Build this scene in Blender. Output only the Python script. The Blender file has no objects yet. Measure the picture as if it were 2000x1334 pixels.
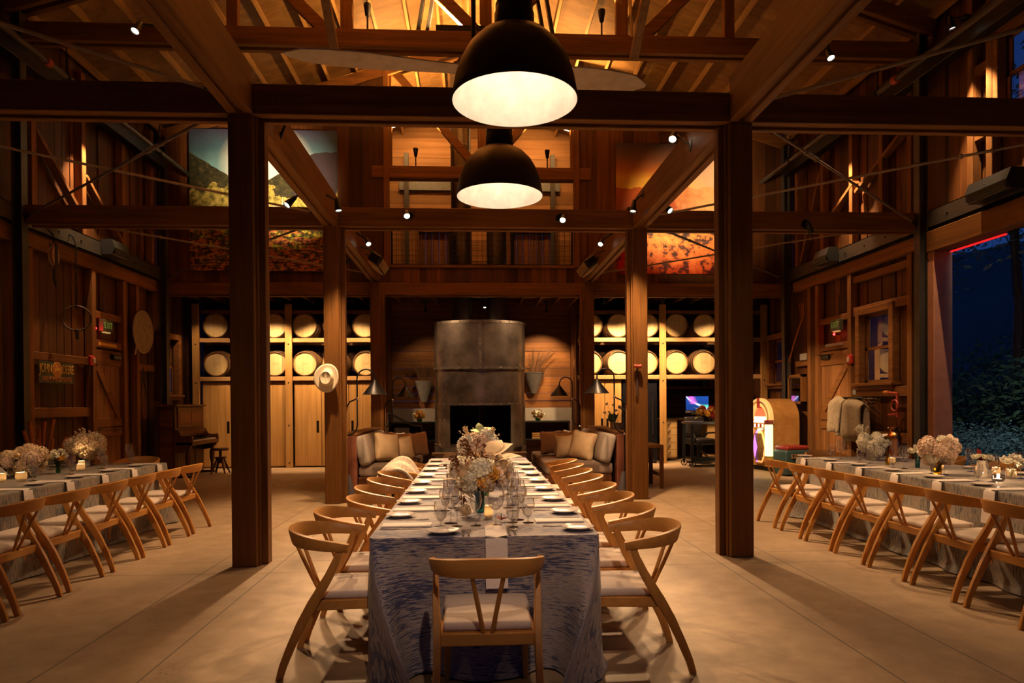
import bpy, bmesh, math, random
from mathutils import Vector, Matrix
from math import sin, cos, pi, radians, sqrt
random.seed(7)
SC = bpy.context.scene
COL = SC.collection
U = random.uniform

# ---------------------------------------------------------------- camera, sky, exposure
cam = bpy.data.cameras.new('camera')
cam.sensor_width = 36.0
cam.lens = 24.0
cam.shift_y = 0.066
cam.clip_start = 0.05
cam_o = bpy.data.objects.new('camera', cam)
COL.objects.link(cam_o)
YAW, PITCH, ROLL = 0.0563, -0.0085, -0.0068
_f = Vector((sin(YAW) * cos(PITCH), cos(YAW) * cos(PITCH), sin(PITCH)))
_r = Vector((cos(YAW), -sin(YAW), 0))
_u = _r.cross(_f)
_r2 = _r * cos(ROLL) + _u * sin(ROLL)
_u2 = -_r * sin(ROLL) + _u * cos(ROLL)
_m = Matrix((_r2, _u2, -_f)).transposed().to_4x4()
_m.translation = (-0.2236, 0.0, 1.48)
cam_o.matrix_world = _m
SC.camera = cam_o
SC.view_settings.view_transform = 'Standard'
SC.view_settings.look = 'None'
SC.view_settings.gamma = 1.0
SC.view_settings.use_curve_mapping = False
SC.view_settings.exposure = 0.0
SC.cycles.max_bounces = 8
SC.cycles.diffuse_bounces = 3
SC.cycles.glossy_bounces = 3
SC.cycles.transmission_bounces = 4
SC.cycles.transparent_max_bounces = 24
SC.cycles.sample_clamp_indirect = 4.0
SC.cycles.sample_clamp_direct = 0.0
SC.cycles.caustics_reflective = False
SC.cycles.caustics_refractive = False
SC.cycles.use_denoising = True

W = bpy.data.worlds.new('night_sky')
SC.world = W
W.use_nodes = True
_n = W.node_tree.nodes
_l = W.node_tree.links
_bg = _n['Background']
_tc = _n.new('ShaderNodeTexCoord')
_sp = _n.new('ShaderNodeSeparateXYZ')
_rp = _n.new('ShaderNodeValToRGB')
_rp.color_ramp.elements[0].position = 0.0
_rp.color_ramp.elements[0].color = (0.010, 0.034, 0.13, 1)
_rp.color_ramp.elements[1].position = 0.8
_rp.color_ramp.elements[1].color = (0.006, 0.030, 0.16, 1)
_l.new(_tc.outputs['Generated'], _sp.inputs[0])
_l.new(_sp.outputs['Z'], _rp.inputs[0])
_l.new(_rp.outputs[0], _bg.inputs['Color'])
_bg.inputs['Strength'].default_value = 1.0
WARM = (1.0, 0.58, 0.27)
WARM2 = (1.0, 0.61, 0.31)
AMBER = (1.0, 0.52, 0.17)

# ---------------------------------------------------------------- mesh helpers
class MB:
    def __init__(s):
        s.v = []; s.f = []; s.uv = None
    def add(s, vs, fs, T=None):
        b = len(s.v)
        s.v += [tuple(T @ Vector(p)) for p in vs] if T else [tuple(p) for p in vs]
        s.f += [tuple(i + b for i in f) for f in fs]
        return s
    def box(s, a, b, c=0.0, T=None):
        """box from corner a to corner b, edges chamfered by c"""
        (x0, y0, z0), (x1, y1, z1) = [min(p, q) for p, q in zip(a, b)], [max(p, q) for p, q in zip(a, b)]
        c = min(c, .45 * (x1 - x0), .45 * (y1 - y0), .45 * (z1 - z0))
        if c <= 0:
            vs = [(x, y, z) for z in (z0, z1) for y in (y0, y1) for x in (x0, x1)]
            return s.add(vs, [(0, 2, 3, 1), (4, 5, 7, 6), (0, 1, 5, 4), (2, 6, 7, 3), (0, 4, 6, 2), (1, 3, 7, 5)], T)
        vs = []; ix = {}
        for i, x in enumerate((x0, x1)):
            for j, y in enumerate((y0, y1)):
                for k, z in enumerate((z0, z1)):
                    dx, dy, dz = c * (1 - 2 * i), c * (1 - 2 * j), c * (1 - 2 * k)
                    for t, p in enumerate(((x, y + dy, z + dz), (x + dx, y, z + dz), (x + dx, y + dy, z))):
                        ix[i, j, k, t] = len(vs); vs.append(p)
        fs = []
        for i in (0, 1):
            fs.append([ix[i, j, k, 0] for j, k in ((0, 0), (1, 0), (1, 1), (0, 1))][::1 if i else -1])
            fs.append([ix[j, i, k, 1] for j, k in ((0, 0), (1, 0), (1, 1), (0, 1))][::-1 if i else 1])
            fs.append([ix[j, k, i, 2] for j, k in ((0, 0), (1, 0), (1, 1), (0, 1))][::1 if i else -1])
        for a_ in (0, 1):
            for b_ in (0, 1):
                fs.append((ix[a_, b_, 0, 0], ix[a_, b_, 0, 1], ix[a_, b_, 1, 1], ix[a_, b_, 1, 0]))
                fs.append((ix[a_, 0, b_, 0], ix[a_, 0, b_, 2], ix[a_, 1, b_, 2], ix[a_, 1, b_, 0]))
                fs.append((ix[0, a_, b_, 1], ix[0, a_, b_, 2], ix[1, a_, b_, 2], ix[1, a_, b_, 1]))
                for c_ in (0, 1):
                    fs.append((ix[a_, b_, c_, 0], ix[a_, b_, c_, 1], ix[a_, b_, c_, 2]))
        return s.add(vs, fs, T)
    def bar(s, p, q, w, h, up=(0, 0, 1), c=0.0):
        """square bar from p to q, w across, h along up"""
        p, q = Vector(p), Vector(q)
        d = (q - p).normalized()
        u = Vector(up)
        x = d.cross(u)
        if x.length < 1e-4:
            x = d.cross(Vector((1, 0, 0)))
        x.normalize(); u = x.cross(d).normalized()
        T = Matrix((x, d, u)).transposed().to_4x4(); T.translation = p
        return s.box((-w / 2, 0, -h / 2), (w / 2, (q - p).length, h / 2), c, T)
    def tube(s, pts, r, n=8, cap=True):
        P = [Vector(p) for p in pts]
        R = r if isinstance(r, (list, tuple)) else [r] * len(P)
        t0 = (P[1] - P[0]).normalized()
        a = Vector((0, 0, 1)) if abs(t0.z) < .9 else Vector((1, 0, 0))
        x = t0.cross(a).normalized()
        vs = []
        for i, p in enumerate(P):
            t = (P[min(i + 1, len(P) - 1)] - P[max(i - 1, 0)]).normalized()
            x = (x - t * x.dot(t)).normalized()
            y = t.cross(x)
            vs += [p + (x * cos(2 * pi * k / n) + y * sin(2 * pi * k / n)) * R[i] for k in range(n)]
        fs = [(i * n + k, i * n + (k + 1) % n, (i + 1) * n + (k + 1) % n, (i + 1) * n + k) for i in range(len(P) - 1) for k in range(n)]
        if cap:
            fs += [tuple(range(n))[::-1], tuple(range((len(P) - 1) * n, len(P) * n))]
        return s.add(vs, fs)
    def strip(s, pts, w, h, up=None, c=0):
        """sweep a w x h rectangle along pts; w/h may be lists; side gives the w direction per point"""
        P = [Vector(p) for p in pts]; n = len(P)
        Wd = w if isinstance(w, list) else [w] * n
        Hd = h if isinstance(h, list) else [h] * n
        vs = []
        for i, p in enumerate(P):
            t = (P[min(i + 1, n - 1)] - P[max(i - 1, 0)]).normalized()
            u = Vector(up[i] if isinstance(up, list) else up)
            x = t.cross(u).normalized(); u2 = x.cross(t).normalized()
            a, b = x * Wd[i] / 2, u2 * Hd[i] / 2
            k = c
            vs += [p - a * (1 - k) - b, p + a * (1 - k) - b, p + a - b * (1 - k), p + a + b * (1 - k), p + a * (1 - k) + b, p - a * (1 - k) + b, p - a + b * (1 - k), p - a - b * (1 - k)]
        m = 8
        fs = [(i * m + k, i * m + (k + 1) % m, (i + 1) * m + (k + 1) % m, (i + 1) * m + k) for i in range(n - 1) for k in range(m)]
        fs += [tuple(range(m))[::-1], tuple(range((n - 1) * m, n * m))]
        return s.add(vs, fs)
    def lathe(s, prof, n=24, T=None, close=False):
        vs = []; fs = []; rows = []
        for r, z in prof:
            if r < 1e-6:
                rows.append([len(vs)]); vs.append((0, 0, z))
            else:
                rows.append(list(range(len(vs), len(vs) + n)))
                vs += [(r * cos(2 * pi * k / n), r * sin(2 * pi * k / n), z) for k in range(n)]
        for a, b in zip(rows, rows[1:]):
            for k in range(n):
                k2 = (k + 1) % n
                if len(a) == 1 and len(b) == 1: continue
                if len(a) == 1: fs.append((a[0], b[k2], b[k]))
                elif len(b) == 1: fs.append((a[k], a[k2], b[0]))
                else: fs.append((a[k], a[k2], b[k2], b[k]))
        return s.add(vs, fs, T)
    def prism(s, poly, ax, a, b):
        """extrude 2D polygon along axis ax ('x','y','z') from a to b"""
        def P(u, v, t):
            return {'x': (t, u, v), 'y': (u, t, v), 'z': (u, v, t)}[ax]
        n = len(poly)
        vs = [P(u, v, a) for u, v in poly] + [P(u, v, b) for u, v in poly]
        fs = [tuple(range(n)), tuple(range(n, 2 * n))[::-1]] + [(i, n + i, n + (i + 1) % n, (i + 1) % n) for i in range(n)]
        return s.add(vs, fs)
    def ball(s, c, r, n=10, m=6, sq=(1, 1, 1)):
        prof = [(r * sin(pi * i / m), -r * cos(pi * i / m)) for i in range(m + 1)]
        prof[0] = (0, -r); prof[-1] = (0, r)
        return s.lathe(prof, n, Matrix.Translation(c) @ Matrix.Diagonal((*sq, 1)))
    def mesh(s, name, sharp=35, fix=True):
        me = bpy.data.meshes.new(name)
        me.from_pydata(s.v, [], s.f)
        if fix:
            bm = bmesh.new(); bm.from_mesh(me)
            bmesh.ops.recalc_face_normals(bm, faces=bm.faces)
            bm.to_mesh(me); bm.free()
        if s.uv:
            l = me.uv_layers.new(name='UVMap')
            for lp in me.loops:
                l.data[lp.index].uv = s.uv[lp.vertex_index]
        if sharp:
            me.shade_smooth()
            me.set_sharp_from_angle(angle=radians(sharp))
        return me
    def build(s, name, m, parent=None, sharp=35, fix=True):
        if parent is None:                       # origin at the base of the thing
            xs, ys, zs = zip(*s.v)
            o0 = Vector(((min(xs) + max(xs)) / 2, (min(ys) + max(ys)) / 2, min(zs)))
            s.v = [tuple(Vector(p) - o0) for p in s.v]
        me = s.mesh(name, sharp, fix)
        me.materials.append(m)
        o = bpy.data.objects.new(name, me)
        COL.objects.link(o)
        if parent: o.parent = parent
        else: o.location = o0
        return o

def tag(o, label=None, cat=None, group=None, kind=None):
    if label: o['label'] = label
    if cat: o['category'] = cat
    if group: o['group'] = group
    if kind: o['kind'] = kind
    return o
def thing(name, label, cat, loc=(0, 0, 0), rz=0.0, group=None):
    o = bpy.data.objects.new(name, None)
    o.empty_display_size = .1
    COL.objects.link(o)
    o.location = loc; o.rotation_euler = (0, 0, rz)
    return tag(o, label, cat, group)
def struct(name):
    o = bpy.data.objects.new(name, None)
    COL.objects.link(o)
    return tag(o, kind='structure')
def dots(name, m, parent, pts, r, sq=(1, 1, 1)):
    """one small round stud per point, each an object of its own"""
    me = MB().ball((0, 0, 0), r, 8, 5, sq).mesh(name, 60); me.materials.append(m)
    for p in pts:
        o = bpy.data.objects.new(name, me); COL.objects.link(o); o.parent = parent; o.location = p
def copy_tree(o, parent=None):
    c = o.copy(); COL.objects.link(c)
    if parent is not None: c.parent = parent
    for ch in list(o.children): copy_tree(ch, c)
    return c
def dup(root, loc, rz=None, label=None, group=None):
    c = copy_tree(root)
    c.location = loc
    if rz is not None: c.rotation_euler = (0, 0, rz)
    if label: c['label'] = label
    if group: c['group'] = group
    return c
def rbox(name, m, parent, a, b, bev, seg=3, sub=None, puff=0.0, noise=0.0, T=None):
    """rounded box; puff swells the faces like a stuffed cushion"""
    bm = bmesh.new()
    bmesh.ops.create_cube(bm, size=1.0)
    a, b = Vector(a), Vector(b)
    for v in bm.verts:
        v.co = Vector([a[i] if v.co[i] < 0 else b[i] for i in range(3)])
    bmesh.ops.bevel(bm, geom=list(bm.edges), offset=bev, segments=seg, affect='EDGES', profile=.5)
    if sub:
        big = [e for e in bm.edges if e.calc_length() > bev * 1.5]
        bmesh.ops.subdivide_edges(bm, edges=big, cuts=sub, use_grid_fill=True)
    c = (a + b) / 2; h = (b - a) / 2
    if puff or noise:
        for v in bm.verts:
            q = Vector([(v.co[i] - c[i]) / max(h[i], 1e-6) for i in range(3)])
            k = [max(0, 1 - q[i] ** 2) for i in range(3)]
            th = min(range(3), key=lambda i: h[i])
            o_ = [i for i in range(3) if i != th]
            v.co[th] += puff * (1 if q[th] > 0 else -1) * k[o_[0]] * k[o_[1]]
            if noise:
                v.co += Vector((sin(v.co.y * 31 + v.co.z * 23), sin(v.co.x * 29 + v.co.z * 17), sin(v.co.x * 19 + v.co.y * 37))) * noise
    if T: bmesh.ops.transform(bm, matrix=T, verts=bm.verts)
    bmesh.ops.recalc_face_normals(bm, faces=bm.faces)
    me = bpy.data.meshes.new(name); bm.to_mesh(me); bm.free()
    me.shade_smooth(); me.set_sharp_from_angle(angle=radians(50))
    me.materials.append(m)
    o = bpy.data.objects.new(name, me); COL.objects.link(o)
    if parent: o.parent = parent
    return o
def lamp(kind, name, parent, loc, power, col=WARM, size=.05, angle=60, blend=.5, aim=None):
    d = bpy.data.lights.new(name, kind)
    d.energy = power; d.color = col
    d.shadow_soft_size = size
    if kind == 'SPOT':
        d.spot_size = radians(angle); d.spot_blend = blend
    o = bpy.data.objects.new(name, d); COL.objects.link(o)
    if parent: o.parent = parent
    o.location = loc
    if aim is not None:
        o.rotation_euler = Vector(aim).to_track_quat('-Z', 'Y').to_euler()
    return o

# ---------------------------------------------------------------- materials
MATS = {}
class N:
    def __init__(s, name, rough=.5, metal=0.0, spec=.5):
        s.m = bpy.data.materials.new(name); s.m.use_nodes = True
        MATS[name] = s.m
        s.t = s.m.node_tree; s.n = s.t.nodes
        s.b = s.n['Principled BSDF']
        s.b.inputs['Roughness'].default_value = rough
        s.b.inputs['Metallic'].default_value = metal
        s.b.inputs['Specular IOR Level'].default_value = spec
    def node(s, kind, **kw):
        nd = s.n.new('ShaderNode' + kind)
        for k, v in kw.items():
            if k in nd.inputs: nd.inputs[k].default_value = v
            else: setattr(nd, k, v)
        return nd
    def link(s, a, b):
        s.t.links.new(a, b)
    def coords(s, kind='Object', scale=(1, 1, 1), loc=(0, 0, 0)):
        tc = s.node('TexCoord'); mp = s.node('Mapping')
        mp.inputs['Scale'].default_value = scale; mp.inputs['Location'].default_value = loc
        s.link(tc.outputs[kind], mp.inputs[0])
        return mp.outputs[0]
    def noise(s, vec, scale=5, detail=4, rough=.55, dist=0):
        nd = s.node('TexNoise')
        nd.inputs['Scale'].default_value = scale; nd.inputs['Detail'].default_value = detail
        nd.inputs['Roughness'].default_value = rough; nd.inputs['Distortion'].default_value = dist
        s.link(vec, nd.inputs['Vector'])
        return nd.outputs['Fac']
    def ramp(s, fac, stops, interp='LINEAR'):
        nd = s.node('ValToRGB'); cr = nd.color_ramp; cr.interpolation = interp
        while len(cr.elements) < len(stops): cr.elements.new(.5)
        for e, (p, c) in zip(cr.elements, stops):
            e.position = p; e.color = (*c, 1) if len(c) == 3 else c
        s.link(fac, nd.inputs[0])
        return nd.outputs[0]
    def math(s, op, a, b=None):
        nd = s.node('Math'); nd.operation = op
        for i, x in enumerate((a, b)):
            if x is None: continue
            if isinstance(x, (int, float)): nd.inputs[i].default_value = x
            else: s.link(x, nd.inputs[i])
        return nd.outputs[0]
    def mix(s, fac, a, b, blend='MIX'):
        nd = s.node('Mix', data_type='RGBA', blend_type=blend)
        for i, x in ((0, fac), (6, a), (7, b)):
            if isinstance(x, (int, float)): nd.inputs[i].default_value = x
            elif isinstance(x, tuple): nd.inputs[i].default_value = (*x, 1)
            else: s.link(x, nd.inputs[i])
        return nd.outputs[2]
    def color(s, c):
        if isinstance(c, tuple): s.b.inputs['Base Color'].default_value = (*c, 1)
        else: s.link(c, s.b.inputs['Base Color'])
        return s
    def bump(s, h, strength=.3, dist=.02):
        nd = s.node('Bump'); nd.inputs['Strength'].default_value = strength; nd.inputs['Distance'].default_value = dist
        s.link(h, nd.inputs['Height']); s.link(nd.outputs[0], s.b.inputs['Normal'])
        return s

def plain(name, c, rough=.5, metal=0.0, var=.12, scale=8, spec=.5):
    k = N(name, rough, metal, spec)
    v = k.noise(k.coords(), scale, 3)
    k.color(k.ramp(v, [(.3, tuple(x * (1 - var) for x in c)), (.7, tuple(min(1, x * (1 + var)) for x in c))]))
    return k.m
def wood(name, c1, c2, axis='z', rough=.55, sc=18, isl=.35, bump=.15, knots=True):
    """timber with the grain along axis; each loose board gets its own shade"""
    k = N(name, rough, 0, .22)
    s = [sc] * 3; s['xyz'.index(axis)] = sc * .045
    tc = k.node('TexCoord'); geo = k.node('NewGeometry')
    add = k.node('VectorMath', operation='ADD')
    mul = k.node('VectorMath', operation='SCALE'); mul.inputs['Scale'].default_value = 37.0
    k.link(geo.outputs['Random Per Island'], mul.inputs[0])
    k.link(tc.outputs['Object'], add.inputs[0]); k.link(mul.outputs[0], add.inputs[1])
    mp = k.node('Mapping'); mp.inputs['Scale'].default_value = s
    k.link(add.outputs[0], mp.inputs[0])
    g = k.noise(mp.outputs[0], 1.0, 6, .62, .6)
    col = k.ramp(g, [(.28, c1), (.72, c2)])
    big = k.noise(add.outputs[0], 1.3, 2)
    col = k.mix(k.math('MULTIPLY', big, .45), col, tuple(x * .45 for x in c1))
    r = k.math('SUBTRACT', geo.outputs['Random Per Island'], .5)
    hs = k.node('HueSaturation')
    k.link(k.math('ADD', k.math('MULTIPLY', r, isl * 2), 1.0), hs.inputs['Value'])
    k.link(col, hs.inputs['Color'])
    k.color(hs.outputs[0])
    k.bump(g, bump, .01)
    return k.m
def emit(name, c, strength):
    k = N(name, .6)
    k.color(c)
    k.b.inputs['Emission Color'].default_value = (*c, 1)
    k.b.inputs['Emission Strength'].default_value = strength
    return k.m
def glass(name, tint=(1, 1, 1), refl=1.0, rough=.02, edge=.35, body=0.03):
    """thin clear glass: mirror reflection by angle over a clear, slightly tinted pass-through"""
    k = N(name)
    n, L = k.n, k.link
    tr = k.node('BsdfTransparent'); tr.inputs[0].default_value = (*tint, 1)
    gl = k.node('BsdfAnisotropic') if False else k.node('BsdfGlossy')
    gl.inputs['Roughness'].default_value = rough
    lw = k.node('LayerWeight'); lw.inputs['Blend'].default_value = .5
    f = k.math('MULTIPLY', k.math('POWER', lw.outputs['Facing'], 3.0), .55 * refl)
    f = k.math('MINIMUM', k.math('ADD', f, body), 1.0)
    mx = k.node('MixShader')
    L(f, mx.inputs[0]); L(tr.outputs[0], mx.inputs[1]); L(gl.outputs[0], mx.inputs[2])
    L(mx.outputs[0], n['Material Output'].inputs['Surface'])
    return k.m
RED1, RED2 = (.105, .041, .009), (.275, .12, .029)
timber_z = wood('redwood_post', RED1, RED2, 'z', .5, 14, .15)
timber_x = wood('redwood_beam_across', RED1, RED2, 'x', .5, 14, .15)
timber_y = wood('redwood_beam_along', RED1, RED2, 'y', .5, 14, .15)
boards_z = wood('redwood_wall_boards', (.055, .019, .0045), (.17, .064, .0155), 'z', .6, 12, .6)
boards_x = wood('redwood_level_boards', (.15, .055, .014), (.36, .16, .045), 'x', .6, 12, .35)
deck_x = wood('pale_roof_deck', (.19, .095, .028), (.37, .20, .066), 'x', .6, 6, .22)
purlin_m = wood('pale_purlin', (.38, .20, .06), (.62, .36, .13), 'y', .55, 12, .25)
stud_m = wood('rough_stud', (.14, .053, .013), (.33, .15, .042), 'z', .7, 14, .3, .5)
girt_m = wood('rough_girt', (.13, .050, .012), (.30, .13, .036), 'y', .65, 14, .3, .3)
oak = wood('pale_oak_chair', (.46, .20, .042), (.68, .34, .088), 'x', .38, 16, .1, .06)
oak_z = wood('pale_oak_legs', (.46, .20, .042), (.66, .33, .085), 'z', .38, 16, .1, .06)
fir_z = wood('fir_cupboard', (.34, .175, .05), (.55, .31, .10), 'z', .5, 12, .12)
fir_x = wood('fir_shelf', (.36, .20, .075), (.56, .34, .14), 'x', .5, 12, .12)
dark_w = wood('dark_stained_wood', (.045, .016, .007), (.13, .048, .018), 'z', .35, 12, .15)
dark_wx = wood('dark_stained_wood_level', (.06, .02, .008), (.17, .062, .022), 'x', .35, 12, .15)
rod_m = plain('weathered_rod', (.17, .125, .085), .5, .3)
steel_dark = plain('dark_steel', (.035, .034, .034), .45, .85)
black_m = plain('black_metal', (.012, .011, .011), .4, .6)
black_p = plain('black_plastic', (.015, .015, .016), .45)
grey_steel = plain('grey_painted_steel', (.06, .053, .045), .5, .4)
chrome = plain('bright_metal', (.75, .72, .68), .2, 1.0, .05)
# ---------------------------------------------------------------- the building
Y1, Y2, Y3 = 6.34, 10.26, 14.85
YB, YN = 17.5, -3.0                      # back wall, open near end
XW = 7.0                                  # inner face of the side boards
RIDGE, SLOPE = 9.45, .315
def roof_z(x): return RIDGE - SLOPE * abs(x)

def planks(plane, at, th, u0, u1, z0, z1, w, holes=(), vary=.012, gap=.006, level=False):
    """boards on the plane x=at or y=at; upright boards, or level ones; holes are (u0,u1,z0,z1)"""
    mb = MB()
    A0, A1 = (z0, z1) if level else (u0, u1)
    a = A0
    while a < A1 - .01:
        b = min(A1, a + w * U(.85, 1.15))
        for h in holes:
            for e_ in (h[2:4] if level else h[0:2]):
                if a + .01 < e_ < b - .005: b = e_
        def top(): 
            return z1((a + b) / 2) if callable(z1) else z1
        segs = [(u0, u1)] if level else [(z0, top())]
        for h in holes:
            hu, hz = (h[2:4], h[0:2]) if level else (h[0:2], h[2:4])
            if b > hu[0] + .01 and a < hu[1] - .01:
                ns = []
                for s0, s1 in segs:
                    if hz[0] > s0: ns.append((s0, min(s1, hz[0])))
                    if hz[1] < s1: ns.append((max(s0, hz[1]), s1))
                segs = [q for q in ns if q[1] - q[0] > .01]
        d = U(-vary, vary)
        for s0, s1 in segs:
            if level: p, q = (s0, a + gap / 2), (s1, b - gap / 2)
            else: p, q = (a + gap / 2, s0), (b - gap / 2, s1)
            if plane == 'x': mb.box((at + d, p[0], p[1]), (at + th + d, q[0], q[1]))
            else: mb.box((p[0], at + d, p[1]), (q[0], at + th + d, q[1]))
        a = b
    return mb

# floor: concrete slabs with joints on the post lines
k = N('concrete', .62)
tc = k.coords('Object')
big = k.noise(tc, .55, 5, .6)
mid = k.noise(tc, 5, 6, .65)
c = k.ramp(mid, [(.3, (.27, .182, .10)), (.7, (.41, .295, .18))])
c = k.mix(k.math('MULTIPLY', k.ramp(big, [(.42, (0, 0, 0)), (.68, (1, 1, 1))]), .55), c, (.23, .155, .09))
sp = k.node('TexVoronoi', feature='F1'); sp.inputs['Scale'].default_value = 26; sp.inputs['Randomness'].default_value = 1
k.link(tc, sp.inputs['Vector'])
pit = k.math('LESS_THAN', sp.outputs['Distance'], k.math('MULTIPLY', k.ramp(k.noise(tc, 2.2, 2), [(.45, (0, 0, 0)), (.75, (1, 1, 1))]), .22))
c = k.mix(k.math('MULTIPLY', pit, .75), c, (.10, .07, .045))
sx = k.node('SeparateXYZ'); k.link(tc, sx.inputs[0])
def joint(o, vals):
    r = None
    for v in vals:
        q = k.math('LESS_THAN', k.math('ABSOLUTE', k.math('SUBTRACT', o, v)), .0065)
        r = q if r is None else k.math('MAXIMUM', r, q)
    return r
jn = k.math('MAXIMUM', joint(sx.outputs['X'], (-2.62, -2.03, 2.03, 2.62)), joint(sx.outputs['Y'], (2.2, 2.6, 6.12, 6.56, 10.05, 10.5, 14.8)))
c = k.mix(k.math('MULTIPLY', jn, .8), c, (.09, .065, .045))
k.color(c); k.bump(k.math('SUBTRACT', mid, k.math('MULTIPLY', k.math('MAXIMUM', jn, pit), 1.0)), .25, .006)
mb = MB().add([(-XW, YN, 0), (XW, YN, 0), (XW, 21, 0), (-XW, 21, 0)], [(0, 1, 2, 3)])
fl = bpy.data.objects.new('floor', mb.mesh('floor', 0)); fl.data.materials.append(k.m); COL.objects.link(fl)
tag(fl, kind='structure')

# side walls -------------------------------------------------------------
WL, WR = struct('wall_left'), struct('wall_right')
holes_L = [(15.10, 15.85, 1.72, 2.95), (4.0, 8.6, 5.45, 6.45)]
holes_R = [(1.2, 10.05, -.1, 3.76), (11.30, 12.20, 1.80, 3.05), (15.22, 16.02, 1.90, 2.95), (7.7, 8.86, 5.30, 6.40)]
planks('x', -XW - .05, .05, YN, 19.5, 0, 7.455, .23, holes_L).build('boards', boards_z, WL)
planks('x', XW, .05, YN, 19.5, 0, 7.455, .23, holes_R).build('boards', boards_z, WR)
def stud(wall, s, y, z0, z1, w=.09, d=.15):
    MB().box((s * (XW - d), y - w / 2, z0), (s * (XW - .014), y + w / 2, z1), .006).build('stud', stud_m, wall)
def girt(wall, s, z, y0, y1, h=.14, d=.1):
    MB().box((s * (XW - d), y0, z - h / 2), (s * (XW - .014), y1, z + h / 2), .006).build('girt', girt_m, wall)
# left: studs below the girt
for y in (5.2, 7.2, 8.8, 10.66, 12.38, 13.45, 13.95): stud(WL, -1, y, 0, 3.86, .12)
for y in (4.4, 6.2, 7.9, 9.4, 10.78, 12.12, 13.45, 14.62): stud(WL, -1, y, 4.4, 7.18, .12, .15)
girt(WL, -1, 4.0, YN, 14.8, .24, .13)
girt(WL, -1, 2.26, 10.72, 12.32, .13)
girt(WL, -1, 1.38, 10.72, 12.32, .16)
girt(WL, -1, .30, 10.72, 12.32, .14)
girt(WL, -1, 3.12, 12.44, 13.39, .12)
girt(WL, -1, 2.60, 12.44, 13.39, .13)
girt(WL, -1, 2.26, 14.0, 14.75, .14)
# right
for y in (10.72, 12.50, 13.72, 14.05): stud(WR, 1, y, 0, 3.86, .12)
for y in (4.4, 6.2, 7.6, 9.0, 9.36, 10.72, 11.5, 12.44, 13.5, 14.6): stud(WR, 1, y, 4.4, 7.18, .11, .15)
girt(WR, 1, 4.0, 10.1, 14.8, .22, .13)
girt(WR, 1, 3.74, 10.78, 12.44, .12)
girt(WR, 1, 3.14, 10.78, 12.44, .16)
girt(WR, 1, 1.64, 10.78, 12.44, .17)
girt(WR, 1, .86, 10.78, 12.44, .16)
girt(WR, 1, .14, 10.78, 12.44, .16)
girt(WR, 1, 3.10, 12.56, 13.66, .12)
girt(WR, 1, 2.56, 12.56, 13.66, .13)
girt(WR, 1, 2.30, 14.1, 14.75, .12)
girt(WR, 1, .12, 13.72, 14.75, .14)
# diagonal boards on the upper walls
for wall, s, a, b in ((WL, -1, (10.85, 5.72), (12.05, 4.75)), (WL, -1, (12.2, 5.45), (13.4, 4.6)), (WR, 1, (13.4, 6.5), (14.4, 4.5)), (WR, 1, (12.35, 5.55), (13.6, 4.95)), (WR, 1, (10.85, 5.95), (12.3, 5.35))):
    MB().bar((s * (XW - .09), a[0], a[1]), (s * (XW - .09), b[0], b[1]), .06, .13, (s, 0, 0)).build('brace', girt_m, wall)
for y0, y1, z in ((9.05, 9.31, 6.12), (9.05, 9.31, 5.2)):
    MB().box((XW - .12, y0, z - .06), (XW - .014, y1, z + .06)).build('girt', girt_m, WR)

# big sliding-door opening on the right: lintel, jamb
MB().box((6.78, 1.0, 3.76), (7.06, 10.2, 4.08), .01).build('lintel', wood('door_lintel', (.12, .048, .012), (.26, .115, .032), 'y', .5, 12, .1), WR)
jb = MB().box((6.80, 10.05, 0), (7.10, 10.20, 3.76), .008)
jb.build('jamb', plain('painted_jamb', (.42, .20, .12), .5), WR)
MB().box((6.84, 10.34, 0), (6.98, 10.52, 3.86), .006).build('jamb', stud_m, WR)
red_glow = emit('red_lamp_strip', (1.0, .02, .02), .8)
MB().box((7.04, 8.95, 3.735), (7.075, 10.02, 3.757)).build('lamp_strip', red_glow, WR)

# steel channels along both side walls, and posts
def steel_channel(s, y0, y1, lab):
    t = MB()
    x = s * 6.80
    t.box((x, y0, 4.13), (x + s * .03, y1, 4.40)); t.box((x - s * .0, y0, 4.385), (x + s * .16, y1, 4.40)); t.box((x, y0, 4.13), (x + s * .16, y1, 4.145))
    o = t.build('steel_channel', grey_steel)
    tag(o, lab, 'steel beam')
    pts = []; y = y0 + .35
    while y < y1:
        if y > .5: pts.append(Vector((x, y, 4.27)) - o.location)
        y += .62
    dots('bolt', black_m, o, pts, .02, (.6, 1, 1))
steel_channel(-1, YN, 10.2, 'near dark steel channel along the wall beside the tool-hung boards')
steel_channel(-1, 10.32, 14.8, 'dark steel channel with a black speaker box, over the tin farm sign')
steel_channel(1, YN, 10.2, 'grey steel channel above the wide open doorway')
steel_channel(1, 10.32, 14.8, 'grey steel channel above the window that mirrors barrel heads')
for s, y, lab in ((-1, Y1, 'dark steel wall post nearest on the tin sign side'), (-1, Y2, 'dark steel wall post beside the tin farm sign'), (-1, Y3, 'dark steel corner post above the piano'), (1, Y1, 'steel wall post nearest on the open doorway side'), (1, Y2, 'grey steel wall post between doorway and copper extinguisher'), (1, Y3, 'dark steel corner post above the jukebox')):
    x = s * 6.74
    t = MB().box((x - .07, y - .07, 0), (x - .055, y + .07, 7.15)).box((x + .055, y - .07, 0), (x + .07, y + .07, 7.15)).box((x - .055, y - .006, 0), (x + .055, y + .006, 7.15))
    tag(t.build('steel_post', grey_steel), lab, 'post')

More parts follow.
